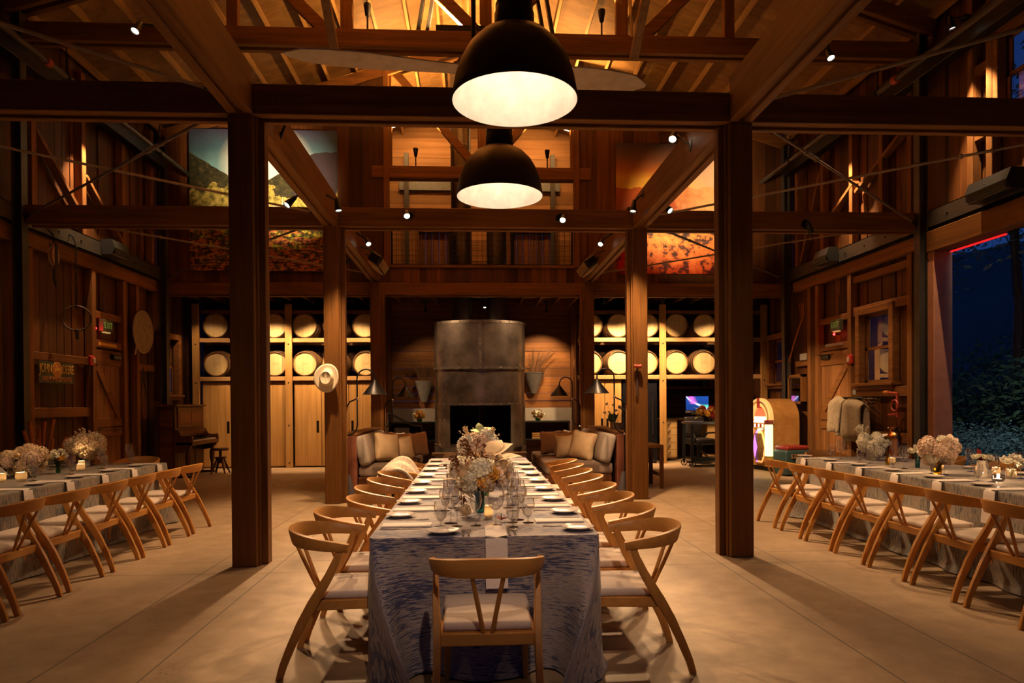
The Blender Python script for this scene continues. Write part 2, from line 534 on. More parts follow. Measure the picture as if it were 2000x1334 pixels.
# roof: deck, purlins ----------------------------------------------------
CE = struct('ceiling')
for s in (-1, 1):
    mb = MB(); x = 0
    while x < 7.2:
        y = YN
        while y < 20:
            ln = 2.44
            a, b = x, min(7.2, x + 1.2)
            za, zb = roof_z(a) + .22, roof_z(b) + .22
            mb.add([(s * a, y, za), (s * b, y, zb), (s * b, y + ln - .004, zb), (s * a, y + ln - .004, za), (s * a, y, za + .04), (s * b, y, zb + .04), (s * b, y + ln, zb + .04), (s * a, y + ln, za + .04)], [(0, 1, 2, 3), (4, 5, 6, 7), (0, 1, 5, 4), (1, 2, 6, 5), (2, 3, 7, 6), (3, 0, 4, 7)])
            y += ln
        x += 1.2
    mb.build('roof_deck', deck_x, CE)
    for i in range(12):
        x = s * (.30 + i * .60)
        z = roof_z(x) + .14
        MB().bar((x, YN, z), (x, 19.6, z), .055, .16, (s * SLOPE, 0, 1)).build('purlin', purlin_m, CE)

# posts, beams -------------------------------------------------------------
def post(name, x, y, w, z1, lab, strip=True, z0=0.0):
    s = 1 if x > 0 else -1
    xo = x                                             # outer face
    t = thing(name, lab, 'post', (xo - s * w / 2, y + w / 2, z0), group='square timber posts beside the dining tables')
    MB().box((-w / 2, -w / 2, 0), (w / 2, w / 2, z1 - z0), .008).build('shaft', timber_z, t)
    if strip:
        a, b = -s * w / 2, -s * (w / 2 + .018)
        MB().box((a, -w * .28, .0), (b, w * .42, z1 - z0)).build('spacer_board', timber_z, t)
        MB().box((b, -w * .02, .0), (b - s * .055, w * .5, z1 - z0), .004).build('spacer_board', timber_z, t)
    return t
XO = 2.431; PW = .223; ZB, ZT = 4.121, 4.40
for s, n in ((-1, 'piano side'), (1, 'jukebox side')):
    post('timber_post', s * XO, Y1, PW, ZB, 'nearest thick square timber post, ' + n)
    post('timber_post', s * XO, Y2, PW, ZB, ('square timber post with a cream hat hung on it' if s < 0 else 'square timber post with a red-handled iron fitting on it'))
    post('timber_post', s * XO, Y3, PW, ZB, 'square timber post at the loft edge behind the sofa, ' + n)
zc, zh = (ZB + ZT) / 2, ZT - ZB
for y, lab in ((Y1, 'nearest'), (Y2, 'second')):
    for x0, x1, q in ((-6.66, -XO + PW - .0, 'over the piano-side table'), (-XO + PW, XO - PW, 'over the blue-clothed centre table'), (XO - PW, 6.66, 'over the jukebox-side table')):
        t = thing('cross_beam', f'{lab} level redwood cross beam, {q}', 'beam', ((x0 + x1) / 2, y + .11, ZB), group='level cross beams')
        L = (x1 - x0) / 2
        MB().box((-L, -.11, 0), (L, -.03, zh), .006).build('timber', timber_x, t)
        MB().box((-L, .02, -.02), (L, .09, zh), .006).build('timber', timber_x, t)
        MB().box((-L, -.03, .012), (L, .02, .09)).build('spacer_board', timber_x, t)
# beams along the hall on the post lines
for s, n in ((-1, 'piano side'), (1, 'jukebox side')):
    for ya, yb, q in ((YN, Y1 - .0, 'nearest'), (Y1 + .34, Y2, 'middle'), (Y2 + .34, Y3 + .1, 'farthest')):
        t = thing('long_beam', f'{q} redwood beam running along the hall on the posts, {n}', 'beam', (s * (XO - PW / 2), (ya + yb) / 2, ZB + .005), group='beams along the hall')
        L = (yb - ya) / 2
        a, b = PW / 2, PW / 2 - .085
        MB().box((a, -L, 0), (b, L, .42), .006).build('timber', timber_y, t)
        MB().box((-a, -L, 0), (-b, L, .42), .006).build('timber', timber_y, t)
        MB().box((-b, -L, .03), (b, L, .30)).build('spacer_board', timber_y, t)
# tie rods with turnbuckles
def rod(a, b, lab):
    a, b = Vector(a), Vector(b)
    t = thing('tie_rod', lab, 'tie rod', (a + b) / 2, group='thin steel tie rods under the beams')
    d = (b - a) / 2
    for o in (.0, ):
        MB().tube([-d, d], .016, 6).build('bar', rod_m, t)
    q = d.normalized()
    c = d * -.45
    sd = q.cross(Vector((0, 0, 1))).normalized() * .022
    MB().tube([c - q * .14 + sd, c + q * .14 + sd], .01, 6).tube([c - q * .14 - sd, c + q * .14 - sd], .01, 6).ball(c - q * .15, .03, 8, 5).ball(c + q * .15, .03, 8, 5).build('turnbuckle', rod_m, t)
    MB().tube([-d, -d + q * .22], .022, 8).tube([d, d - q * .22], .022, 8).build('clevis', black_m, t)
for s, n in ((-1, 'piano side'), (1, 'jukebox side')):
    for i, (ya, yb) in enumerate(((2.42, Y1), (Y1, Y2), (Y2, Y3))):
        q = ('nearest bay', 'middle bay', 'farthest bay')[i]
        rod((s * 6.66, ya + .05, 4.27), (s * 2.42, yb, 4.29), f'steel tie rod slanting from wall post to timber post, {q}, {n}')
        rod((s * 2.42, ya + .1, 4.24), (s * 6.66, yb, 4.22), f'steel tie rod crossing the other one to the far wall post, {q}, {n}')

# roof trusses -------------------------------------------------------------
def truss(y, zb, lab, half=6.6, web=True, depth=.26):
    t = thing('roof_truss', lab, 'roof truss', (0, y, zb - depth), group='redwood roof trusses')
    o = Vector(t.location)
    def B(n, p, q, w=.10, h=.2, m=timber_x):
        MB().bar(Vector(p) - o, Vector(q) - o, w, h, c=.006).build(n, m, t)
    B('bottom_chord', (-half, y - .07, zb - depth / 2), (half, y - .07, zb - depth / 2), .09, depth)
    B('bottom_chord', (-half, y + .10, zb - depth / 2), (half, y + .10, zb - depth / 2), .09, depth)
    for s in (-1, 1):
        zz = lambda x: roof_z(x) - .06
        B('top_chord', (s * 6.9, y - .07, zz(6.9)), (0, y - .07, zz(0)), .09, .24)
        B('top_chord', (s * 6.9, y + .10, zz(6.9)), (0, y + .10, zz(0)), .09, .24)
        if web:
            B('web_post', (s * 3.7, y, zb - .05), (s * 3.7, y, zz(3.7)), .1, .16, timber_z)
            B('web_brace', (s * 2.3, y, zb - .05), (s * 3.6, y, zz(3.6) - .05), .1, .18)
            B('web_post', (s * 2.05, y, zb - .05), (s * 2.05, y, zz(2.05)), .1, .18, timber_z)
            B('web_brace', (s * .1, y, zb + .0), (s * 1.9, y, zz(1.9) - .05), .1, .18)
    B('king_post', (0, y, zb - .05), (0, y, roof_z(0)), .1, .18, timber_z)
    return t
truss(Y1, 7.02, 'redwood roof truss nearest, above the first hanging lamp')
truss(Y2, 6.98, 'redwood roof truss in the middle, carrying the long uplight')
truss(Y3 + .25, 6.66, 'redwood roof truss at the loft front, with thin posts', half=2.4)
for s in (-1, 1):     # knee braces and steel hangers by the middle truss
    n = 'piano side' if s < 0 else 'jukebox side'
    tag(MB().bar((s * 2.2, Y2 - .15, 6.6), (s * 2.2, 7.6, 8.3), .10, .12, (s, 0, 0)).build('slanting_strut', wood('grey_strut' + n[0], (.20, .12, .06), (.36, .24, .13), 'y', .7), None), f'grey wooden strut slanting from truss to roof, {n}', 'strut')
    t = thing('steel_hanger', f'pair of dark steel bars up to the ridge beside the uplight, {n}', 'hanger', (s * .95, Y2 + .1, 7.04))
    MB().bar((-.07, 0, 0), (-.07 - s * .28, 0, 1.65), .09, .05).build('bar', black_m, t)
    MB().bar((.07, 0, 0), (.07 - s * .28, 0, 1.65), .09, .05).build('bar', black_m, t)
# sprinkler pipes under the eaves and dark eave beams
for s, n in ((-1, 'piano side'), (1, 'jukebox side')):
    t = thing('sprinkler_pipe', f'steel pipe slung along under the eaves, {n}', 'pipe', (s * 6.2, 6, 6.35))
    MB().tube([(0, -9, 0), (0, 8.9, 0)], .045, 10).build('pipe', grey_steel, t)
    for y in (-4.5, -1.5, 1.5, 4.5, 7.5):
        MB().tube([(0, y, .05), (0, y, .5)], .012, 6).lathe([(.05, -.02), (.062, -.02), (.062, .02), (.05, .02)], 12, Matrix.Translation((0, y, 0)) @ Matrix.Rotation(pi / 2, 4, 'X')).build('hanger', black_m, t)
    MB().tube([(0, 1.0, 0), (0, 1.12, 0)], .065, 10).tube([(0, 4.0, 0), (0, 4.1, 0)], .062, 10).build('coupling', plain('red_coupling' + n[0], (.45, .07, .03), .5), t)
    tag(MB().box((s * 6.66, YN, 6.45), (s * 6.84, 14.8, 6.80), .01).build('eave_beam', steel_dark), f'dark eave beam along the top of the wall, {n}', 'beam')

# loft front: wall of boards at the post line, with an opening in the middle ------------
WF = struct('wall_front_loft')
ZL = 4.12
lb = planks('y', 15.02, .05, -6.95, -2.02, ZL, lambda x: roof_z(x) - .05, .27, (), .006, .004)
lb.build('boards', boards_z, WF)
planks('y', 15.02, .05, 2.02, 6.95, ZL, lambda x: roof_z(x) - .05, .27, (), .006, .004).build('boards', boards_z, WF)
planks('y', 15.02, .05, -2.02, 2.02, ZL, 4.47, .16, (), .006, .004).build('boards', boards_z, WF)
for s in (-1, 1):
    MB().box((s * 2.02, 14.97, 4.47), (s * 2.14, 15.12, roof_z(2.1)), .006).build('stud', timber_z, WF)
MB().box((-2.02, 14.985, 4.45), (2.02, 15.09, 4.51), .006).build('sill', timber_x, WF)
t = thing('loft_beam', 'broad level beam under the loft, above barrels and fireplace', 'beam', (0, 15.0, 3.85))
MB().box((-6.9, -.04, 0), (6.9, .14, .27), .01).build('timber', timber_x, t)
MB().box((-6.9, .0, -.03), (6.9, .09, 0)).build('spacer_board', timber_x, t)
# loft floor and joists
FL2 = struct('floor_loft')
m_ = MB().box((-6.95, 15.1, 4.16), (6.95, 15.66, 4.24)).box((-6.95, 16.24, 4.16), (6.95, 19.5, 4.24))
for x0_, x1_ in ((-6.95, -.76), (-.20, .06), (.62, 6.95)): m_.box((x0_, 15.66, 4.16), (x1_, 16.24, 4.24))
m_.build('floorboards', deck_x, FL2)
x = -6.6
while x < 6.7:
    for y0_, y1_ in (((15.15, 15.64), (16.26, 17.48)) if (-.80 < x < -.16 or .02 < x < .66) else ((15.15, 17.48),)):
        MB().box((x - .025, y0_, 3.93), (x + .025, y1_, 4.16)).build('joist', timber_y, FL2)
    x += .42
# wire railing in the loft opening
t = thing('wire_railing', 'black wire-mesh railing in the loft opening', 'railing', (0, 15.06, 4.51))
for x0, x1 in ((-1.98, -.72), (-.68, .64), (.68, 1.98)):
    f = MB()
    for x in (x0, x1): f.box((x - .02, -.02, 0), (x + .02, .02, .98))
    f.box((x0, -.02, 0), (x1, .02, .03)).box((x0, -.02, .95), (x1, .02, .98))
    fo = f.build('frame', black_m, t)
    m_ = MB(); x = x0 + .1
    while x < x1 - .02: m_.tube([(x, 0, .02), (x, 0, .96)], .004, 4); x += .115
    z = .1
    while z < .95: m_.tube([(x0, 0, z), (x1, 0, z)], .004, 4); z += .115
    m_.build('mesh_panel', steel_dark, fo)
# loft back wall
WB2 = struct('wall_back_loft')
planks('y', 18.9, .05, -4.5, 4.5, 4.24, 9.1, .30, ((-1.75, -.35, 4.2, 6.3), (.75, 2.1, 4.2, 6.3)), .006, .005, True).build('boards', wood('pale_level_boards', (.28, .125, .042), (.48, .25, .10), 'x', .6, 9, .3), WB2)
for i, (x0, x1) in enumerate(((-1.75, -.35), (.75, 2.1))):
    d = struct(f'door_{i + 3}')
    planks('y', 18.95, .04, x0 + .06, x1 - .06, 4.24, 6.2, .18).build('door_leaf', boards_z, d)
    MB().box((x0 - .05, 18.85, 4.24), (x0 + .06, 18.98, 6.3)).box((x1 - .06, 18.85, 4.24), (x1 + .05, 18.98, 6.3)).box((x0 - .05, 18.85, 6.2), (x1 + .05, 18.98, 6.32)).build('door_frame', timber_z, d)
tag(MB().box((-2.2, 18.80, 7.32), (2.2, 18.89, 7.58)).build('steel_band', plain('weathered_steel', (.15, .15, .145), .5, .4)), 'grey steel band across the boards at the back of the loft', 'steel beam')
for s in (-1, 1):
    tag(MB().box((s * 2.0 - .06, 18.72, 4.24), (s * 2.0 + .06, 18.85, 8.3)).build('steel_post', MATS['grey_painted_steel']), 'grey steel upright at the back of the loft, ' + ('piano side' if s < 0 else 'jukebox side'), 'post')
t = thing('loft_cabinet', 'dark cabinet behind the wire railing in the loft corner', 'cabinet', (-2.15, 18.2, 4.24))
MB().prism([(-.35, 0), (.35, 0), (.1, .75), (-.35, .75)], 'y', -.2, .2).build('body', black_p, t)
t = thing('wall_grille', 'lit slatted grille between the two flue pipes in the loft', 'grille', (-.02, 18.84, 4.9))
MB().box((-.32, -.02, 0), (.32, .02, .5)).build('frame', timber_x, t)
for i in range(9): MB().box((-.28 + i * .065, -.05, .04), (-.25 + i * .065, -.02, .46)).build('slat', wood('slat%d' % i, (.3, .13, .04), (.5, .25, .09), 'z') if i == 0 else MATS['slat0'], t)

# back wall under the loft ---------------------------------------------------
WB = struct('wall_back')
planks('y', YB, .05, -6.95, -2.25, 0, 4.22, .24, (), .006, .004, True).build('boards', wood('dark_level_boards', (.05, .022, .01), (.12, .05, .02), 'x', .7, 10, .3), WB)
planks('y', YB, .05, 2.25, 4.4, 0, 4.22, .24, (), .006, .004, True).build('boards', MATS['dark_level_boards'], WB)
planks('y', 18.6, .05, 4.2, 6.95, 0, 4.22, .24, (), .006, .004, True).build('boards', MATS['dark_level_boards'], WB)
planks('y', YB, .05, 4.4, 6.95, 2.2, 4.22, .24, (), .006, .004, True).build('boards', MATS['dark_level_boards'], WB)
MB().box((4.28, YB, 0), (4.33, 18.6, 4.22)).build('boards', MATS['dark_level_boards'], WB)
planks('y', 17.45, .05, -2.3, 2.3, 1.36, 4.22, .21, (), .008, .004, True).build('boards', boards_x, WB)
for s in (-1, 1):
    planks('x', s * 2.3 - .025, .05, 16.4, 17.45, 0, 4.22, .22).build('boards', boards_z, WB)
conc = plain('pale_concrete', (.42, .38, .31), .8, 0, .12, 4)
MB().box((-2.27, 17.25, .0), (2.27, 17.5, 1.36)).build('plinth', conc, WB)

# near end wall behind the viewer, with an open doorway to the evening outside
WN = struct('wall_near')
planks('y', YN - .05, .05, -7.0, 7.0, 0, lambda x: roof_z(x) + .1, .25, ((-3.2, 3.2, -.1, 3.4),)).build('boards', boards_z, WN)
# ---------------------------------------------------------------- windows and doors
pane_m = glass('window_pane', (.92, .95, .98), 5.0, .0, body=.12)
def window(n, s, y0, y1, z0, z1, wall_x=XW, cas=.12):
    w = struct(f'window_{n}')
    m = MB()
    for (a, b) in (((y0 - cas, z0 - cas), (y0, z1 + cas)), ((y1, z0 - cas), (y1 + cas, z1 + cas)), ((y0, z1), (y1, z1 + cas)), ((y0, z0 - cas), (y1, z0))):
        m.box((s * (wall_x - .14), a[0], a[1]), (s * (wall_x - .01), b[0], b[1]), .005)
    m.build('frame', girt_m, w)
    MB().box((s * (wall_x - .19), y0 - .16, z0 - .05), (s * wall_x, y1 + .16, z0 - .0), .005).build('sill', girt_m, w)
    mz = (z0 + z1) / 2
    for za, zb, dx in ((mz - .02, z1, .03), (z0, mz + .03, .0)):
        f = MB(); x0, x1 = s * (wall_x + dx), s * (wall_x + dx + .03)
        f.box((x0, y0, za), (x1, y0 + .05, zb)).box((x0, y1 - .05, za), (x1, y1, zb)).box((x0, y0, za), (x1, y1, za + .055)).box((x0, y0, zb - .05), (x1, y1, zb))
        sh = f.build('sash', girt_m, w)
        xx = s * (wall_x + dx + .015)
        MB().add([(xx, y0 + .05, za + .05), (xx, y1 - .05, za + .05), (xx, y1 - .05, zb - .05), (xx, y0 + .05, zb - .05)], [(0, 1, 2, 3)]).build('pane', pane_m, sh, 0)
window(1, -1, 15.10, 15.85, 1.72, 2.95)
window(2, 1, 11.30, 12.20, 1.80, 3.05)
window(3, 1, 15.22, 16.02, 1.90, 2.95)
window(4, 1, 7.7, 8.86, 5.30, 6.40)
def plank_door(n, s, y0, y1, z1, handed):
    d = struct(f'door_{n}')
    x = s * (XW - .02)
    m = MB(); y = y0
    while y < y1 - .01:
        b = min(y + .19, y1); m.box((x - s * .05, y + .004, .02), (x, b - .004, z1)); y = b
    m.build('door_leaf', wood(f'door_planks_{n}', (.17, .07, .022), (.38, .175, .06), 'z', .6, 10, .15), d)
    xx = x - s * .05
    for za, zb in ((z1 - .28, z1 - .02), (1.10, 1.26), (.92, 1.08), (.05, .25)):
        MB().box((xx - s * .03, y0, za), (xx, y1, zb), .005).build('rail', girt_m, d)
    a, b = ((y0 + .1, 1.3), (y1 - .1, z1 - .3)) if handed > 0 else ((y1 - .1, 1.3), (y0 + .1, z1 - .3))
    MB().bar((xx - s * .015, a[0], a[1]), (xx - s * .015, b[0], b[1]), .03, .14, (0, a[1] - b[1], b[0] - a[0])).build('brace', girt_m, d)
    MB().box((xx - s * .10, y0 + .12 if handed > 0 else y1 - .40, z1 - .16), (xx - s * .03, y0 + .40 if handed > 0 else y1 - .12, z1 - .08), .01).bar((xx - s * .07, (y0 + y1) / 2, z1 - .07), (xx - s * .07, y0 - .1 if handed > 0 else y1 + .1, z1 - .05), .02, .015).build('door_closer', black_m, d)
    MB().box((xx - s * .02, y1 - .1 if handed > 0 else y0 + .04, .98), (xx, y1 - .04 if handed > 0 else y0 + .1, 1.14)).tube([(xx - s * .05, y1 - .07 if handed > 0 else y0 + .07, 1.06), (xx - s * .05, y1 - .2 if handed > 0 else y0 + .2, 1.06)], .012, 8).build('handle', black_m, d)
plank_door(1, -1, 12.46, 13.38, 2.50, -1)
plank_door(2, 1, 12.58, 13.65, 2.48, -1)

# ---------------------------------------------------------------- spotlights
lens_m = emit('lit_lens', (1.0, .86, .62), 7)
lens_dim = emit('dim_lens', (1.0, .80, .5), 8)
spot_n = [0]
def spot(base, lens, aim, power, lab, angle=55, col=WARM2, flat=(0, 0, 1), r=.048, ln=.17, size=.05, blend=.6, lens_mat=None, plate=True, name='spotlight'):
    """a can spotlight: round base plate at base, knuckle arm, can whose lens sits at lens and points along aim"""
    base, lens, d = Vector(base), Vector(lens), Vector(aim).normalized()
    t = thing(name, lab, 'spotlight', base, group='small black spotlights')
    L = lens - base
    q = d.to_track_quat('Z', 'Y').to_matrix().to_4x4()
    T = Matrix.Translation(L) @ q
    if plate:
        fq = Vector(flat).to_track_quat('Z', 'Y').to_matrix().to_4x4()
        MB().lathe([(0, -.03), (.075, -.03), (.075, 0), (.06, .014), (0, .014)], 16, fq).build('base_plate', black_m, t)
    tail = L - d * ln
    MB().tube([(0, 0, 0), tail * .55 + Vector((0, 0, .0)), tail + d * .03], .014, 8).ball(tail + d * .02, .028, 8, 6).build('arm', black_m, t)
    MB().lathe([(0, -ln), (r * .55, -ln), (r * .62, -ln * .95), (r * .8, -ln * .5), (r, -.03), (r, .004), (r * .88, .004), (r * .88, -.02), (0, -.021)], 18, T).build('can', black_m, t)
    MB().lathe([(0, -.008), (r * .86, -.012)], 18, T).build('lens', lens_mat or lens_m, t)
    if not plate:
        MB().tube([(0, 0, 0), (0, 0, roof_z(base.x) - base.z + .1)], .012, 6).build('drop_rod', black_m, t)
    if power:
        lamp('SPOT', 'spot_light', t, L + d * .012, power, col, size, angle, blend, d)
    return t
PI_S, JU_S = 'piano side', 'jukebox side'
TB = Vector((-.15, 4.6, .8))
def aim(a, b): return Vector(b) - Vector(a)
K = 1.0
def sp(lens, base, target, p, lab, **kw):
    return spot(base, lens, aim(lens, target), p * K, lab, **kw)
sp((-2.02, 7.10, 4.43), (-2.235, 7.26, 4.21), (-.45, 4.3, .76), 420, 'spotlight turned up towards the table, nearest on the piano-side long beam', flat=(1, 0, 0), angle=44)
sp((-2.55, 8.75, 3.99), (-2.43, 8.95, 4.2), (-4.7, 6.6, .76), 260, 'spotlight under the piano-side long beam, glaring below the vineyard picture', flat=(-1, 0, 0))
sp((-2.06, 9.55, 4.15), (-2.235, 9.42, 4.33), (-1.3, 9.0, 0), 850, 'black downlight on the piano-side long beam close to the hat post', flat=(1, 0, 0), angle=100)
sp((-1.166, 9.98, 4.20), (-1.166, 10.26, 4.29), (-.4, 6.3, .76), 1000, 'spotlight on the cross beam left of the far lamp shade', flat=(0, -1, 0), ln=.14, angle=36)
sp((1.102, 9.98, 4.16), (1.102, 10.26, 4.27), (.15, 6.2, .76), 1000, 'spotlight on the cross beam right of the far lamp shade', flat=(0, -1, 0), ln=.14, angle=36)
sp((-2.03, 12.05, 4.27), (-2.235, 11.75, 4.43), (-.45, 8.7, .76), 700, 'spotlight above the wicker-like heater, piano side', flat=(1, 0, 0))
sp((-2.05, 14.13, 4.20), (-2.235, 14.0, 4.36), (-.6, 15.0, 2.4), 330, 'spotlight below the heater, piano side', flat=(1, 0, 0))
sp((2.08, 7.75, 4.50), (2.215, 7.50, 4.33), (.2, 4.3, .76), 420, 'spotlight turned up towards the table, nearest on the jukebox-side long beam', flat=(-1, 0, 0), angle=44)
sp((2.08, 9.70, 4.22), (2.215, 9.62, 4.45), (1.4, 9.0, 0), 1000, 'black downlight on the jukebox-side long beam close to the red-handled post', flat=(-1, 0, 0), angle=100)
sp((2.53, 9.38, 4.14), (2.43, 9.55, 4.32), (4.6, 6.4, .76), 380, 'glaring spotlight under the jukebox-side long beam, below the sunset picture', flat=(1, 0, 0))
sp((2.03, 11.95, 4.27), (2.235, 11.70, 4.43), (.15, 8.4, .76), 700, 'spotlight above the heater, jukebox side', flat=(-1, 0, 0))
sp((2.03, 14.27, 4.22), (2.235, 14.1, 4.36), (.5, 15.0, 2.4), 360, 'spotlight below the heater, jukebox side', flat=(-1, 0, 0))
sp((2.60, 7.34, 4.10), (2.43, 7.4, 4.33), (4.6, 5.0, .76), 300, 'spotlight half hidden by the nearest jukebox-side post', flat=(1, 0, 0))
sp((-4.0, 7.95, 5.70), (-3.75, 8.2, 5.86), (-4.9, 5.2, .76), 260, 'spotlight hanging from the dark roof above the piano-side table', flat=(0, 0, 1), plate=False)
sp((4.2, 8.2, 5.70), (4.2, 8.25, 5.92), (4.4, 5.4, .4), 420, 'spotlight hanging from the dark roof above the jukebox-side table', plate=False)
sp((2.55, 10.95, 4.12), (2.43, 10.85, 4.32), (6.3, 13.9, .9), 1700, 'added spotlight on the far jukebox-side long beam, brightening the jukebox', flat=(1, 0, 0), angle=40)  # no fixture known here; added to brighten the jukebox side
sp((-2.55, 12.9, 4.12), (-2.43, 12.8, 4.32), (-5.6, 15.0, .3), 120, 'spotlight on the far piano-side long beam turned towards the stool', flat=(-1, 0, 0))
sp((4.9, 10.1, 4.05), (4.9, 10.26, 4.2), (6.75, 11.9, 1.3), 160, 'added spotlight on the middle cross beam, brightening the beige throw', flat=(0, -1, 0))  # lamp added to lighten the fur throw
sp((4.75, 15.32, 3.72), (4.75, 15.30, 3.87), (4.9, 17.0, .5), 190, 'small track light aimed into the desk nook', angle=60, r=.035, ln=.1, flat=(0, 0, -1))
# wall washers high on the side walls
sp((6.42, 9.118, 6.62), (6.60, 9.118, 6.75), (6.88, 9.12, 4.6), 1000, 'wall spotlight above the lit stud by the high window', angle=50, size=.03, flat=(0, 0, -1))
sp((6.42, 12.46, 6.50), (6.60, 12.46, 6.75), (6.90, 12.40, 4.6), 1000, 'wall spotlight above the bright stud over the grey channel', angle=46, size=.03, flat=(0, 0, -1))
sp((-6.42, 12.10, 6.50), (-6.60, 12.1, 6.75), (-6.92, 12.08, 4.6), 1000, 'wall spotlight above the bright boards over the tin sign', angle=46, size=.03, flat=(0, 0, -1))
# picture lights: aimed at the two big prints
sp((-2.50, 11.6, 4.62), (-2.43, 11.4, 4.43), (-4.4, 14.95, 6.3), 2600, 'spotlight lighting the green vineyard picture', angle=42, flat=(-1, 0, 0), blend=.9)
sp((2.50, 11.6, 4.62), (2.43, 11.4, 4.43), (4.7, 14.95, 5.7), 1500, 'spotlight lighting the orange sunset picture', angle=48, flat=(1, 0, 0), blend=.9)
# uplights at the ridge
for x, y, z, lab, p in ((-1.75, Y2, 6.98, 'upright uplight can on the middle truss, piano side', 1700), (1.75, Y2, 6.98, 'upright uplight can on the middle truss, jukebox side', 1700), (-1.45, Y3 + .27, 6.66, 'upright uplight can on the loft truss, piano side', 1400), (1.45, Y3 + .27, 6.66, 'upright uplight can on the loft truss, jukebox side', 1400)):
    spot((x, y, z), (x, y, z + .42), (0, .0, 1), p * K, lab, angle=120, flat=(0, 0, 1), r=.055, col=AMBER)
t = thing('linear_uplight', 'long black trough uplight glowing on the middle truss', 'uplight', (-.38, Y2, 6.98))
MB().box((-.36, -.07, 0), (.36, .07, .05)).box((-.36, -.07, .05), (.36, -.055, .11)).box((-.36, .055, .05), (.36, .07, .11)).build('trough', black_m, t)
MB().box((-.34, -.05, .05), (.34, .05, .07)).build('tube', emit('uplight_tube', (1, .62, .22), 12), t)
a_ = bpy.data.lights.new('uplight_tube_light', 'AREA'); a_.shape = 'RECTANGLE'; a_.size = .66; a_.size_y = .1; a_.energy = 1600 * K; a_.color = AMBER
ao = bpy.data.objects.new('uplight_tube_light', a_); COL.objects.link(ao); ao.parent = t; ao.location = (0, 0, .12); ao.rotation_euler = (pi, 0, 0)
# loft strip lights on the roof slope
for s, n in ((-1, PI_S), (1, JU_S)):
    p0, p1 = Vector((s * 1.0, 17.6, roof_z(1.0) - .22)), Vector((s * 2.3, 17.6, roof_z(2.3) - .22))
    md = (p0 + p1) / 2
    t = thing('strip_light', f'thin glowing strip light on the loft roof slope, {n}', 'strip light', md)
    MB().bar(p0 - md + Vector((0, 0, .03)), p1 - md + Vector((0, 0, .03)), .05, .04).build('housing', grey_steel, t)
    MB().tube([p0 - md, p1 - md], .011, 8).build('tube', emit('strip_tube' + n[0], (1, .8, .55), 5), t)
    a_ = bpy.data.lights.new('tube_light', 'AREA'); a_.shape = 'RECTANGLE'; a_.size = 1.3; a_.size_y = .04; a_.energy = 45; a_.color = AMBER
    ao = bpy.data.objects.new('tube_light', a_); COL.objects.link(ao); ao.parent = t; ao.location = (0, 0, -.03)
    ao.rotation_euler = (radians(35), s * math.atan(SLOPE), 0)
for x0_, x1_, n in ((-6.6, -2.5, PI_S), (2.5, 6.6, JU_S)):
    tag(MB().box((x0_, 15.28, 3.90), (x1_, 15.32, 3.935)).build('light_track', black_m), f'thin black light track under the loft beam, {n}', 'light track')
# track lights under the loft, washing barrels and cupboards
for i, (x, p, tx) in enumerate(((-6.2, 60, -6.4), (-4.9, 380, -4.9), (-3.75, 380, -3.9), (-2.9, 260, -3.0), (2.75, 520, 2.9), (3.4, 480, 3.5), (4.1, 480, 4.1), (5.6, 260, 5.6))):
    side = PI_S if x < 0 else JU_S
    sp((x, 15.35, 3.72), (x, 15.30, 3.87), (tx, 16.45, 1.9), p, f'small track light {"outermost" if abs(x) > 5 else ("next to the rack upright" if abs(x) in (4.9, 4.1) else ("in the middle of its track" if abs(x) in (3.75, 3.4) else "nearest the fireplace bay"))} above the barrels, {side}', angle=85, r=.035, ln=.1, plate=True, flat=(0, 0, -1), col=WARM2)
for i, (x, y, p, tgt, q) in enumerate(((-1.35, 16.4, 40, (-1.3, 17.4, 1.4), 'piano end'), (0.05, 15.7, 120, (0, 15.2, 2.5), 'between the flues'), (1.55, 16.4, 330, (1.5, 17.4, 1.6), 'jukebox end'))):
    sp((x, y, 3.68), (x, y, 3.90), tgt, p, f'small spotlight under the joists behind the fireplace, {q}', angle=85, r=.04, ln=.1, flat=(0, 0, -1))
# unseen fill lamps added over the near end, modelled as hung spotlights
for x, y, z, tg, p, q in ((-4.4, .6, 5.4, (-4.8, 7.2, .8), 420, 'piano-side table'), (4.0, .4, 5.4, (4.7, 6.6, .8), 620, 'jukebox-side table'), (.25, -.6, 5.0, (-.15, 4.8, .75), 430, 'centre table'), (-2.05, 2.3, 4.25, (-1.8, 4.6, 0), 15, 'near chairs, piano side'), (2.05, 2.3, 4.25, (2.3, 4.6, 0), 40, 'near chairs, jukebox side')):
    sp((x, y, z), (x, y - .1, z + .15), tg, p, 'added fill spotlight behind the viewer, for the ' + q, angle=(30 if q[0] in 'cpj' else 90), plate=False, col=((1, .66, .46) if q[0] == 'c' else WARM2))

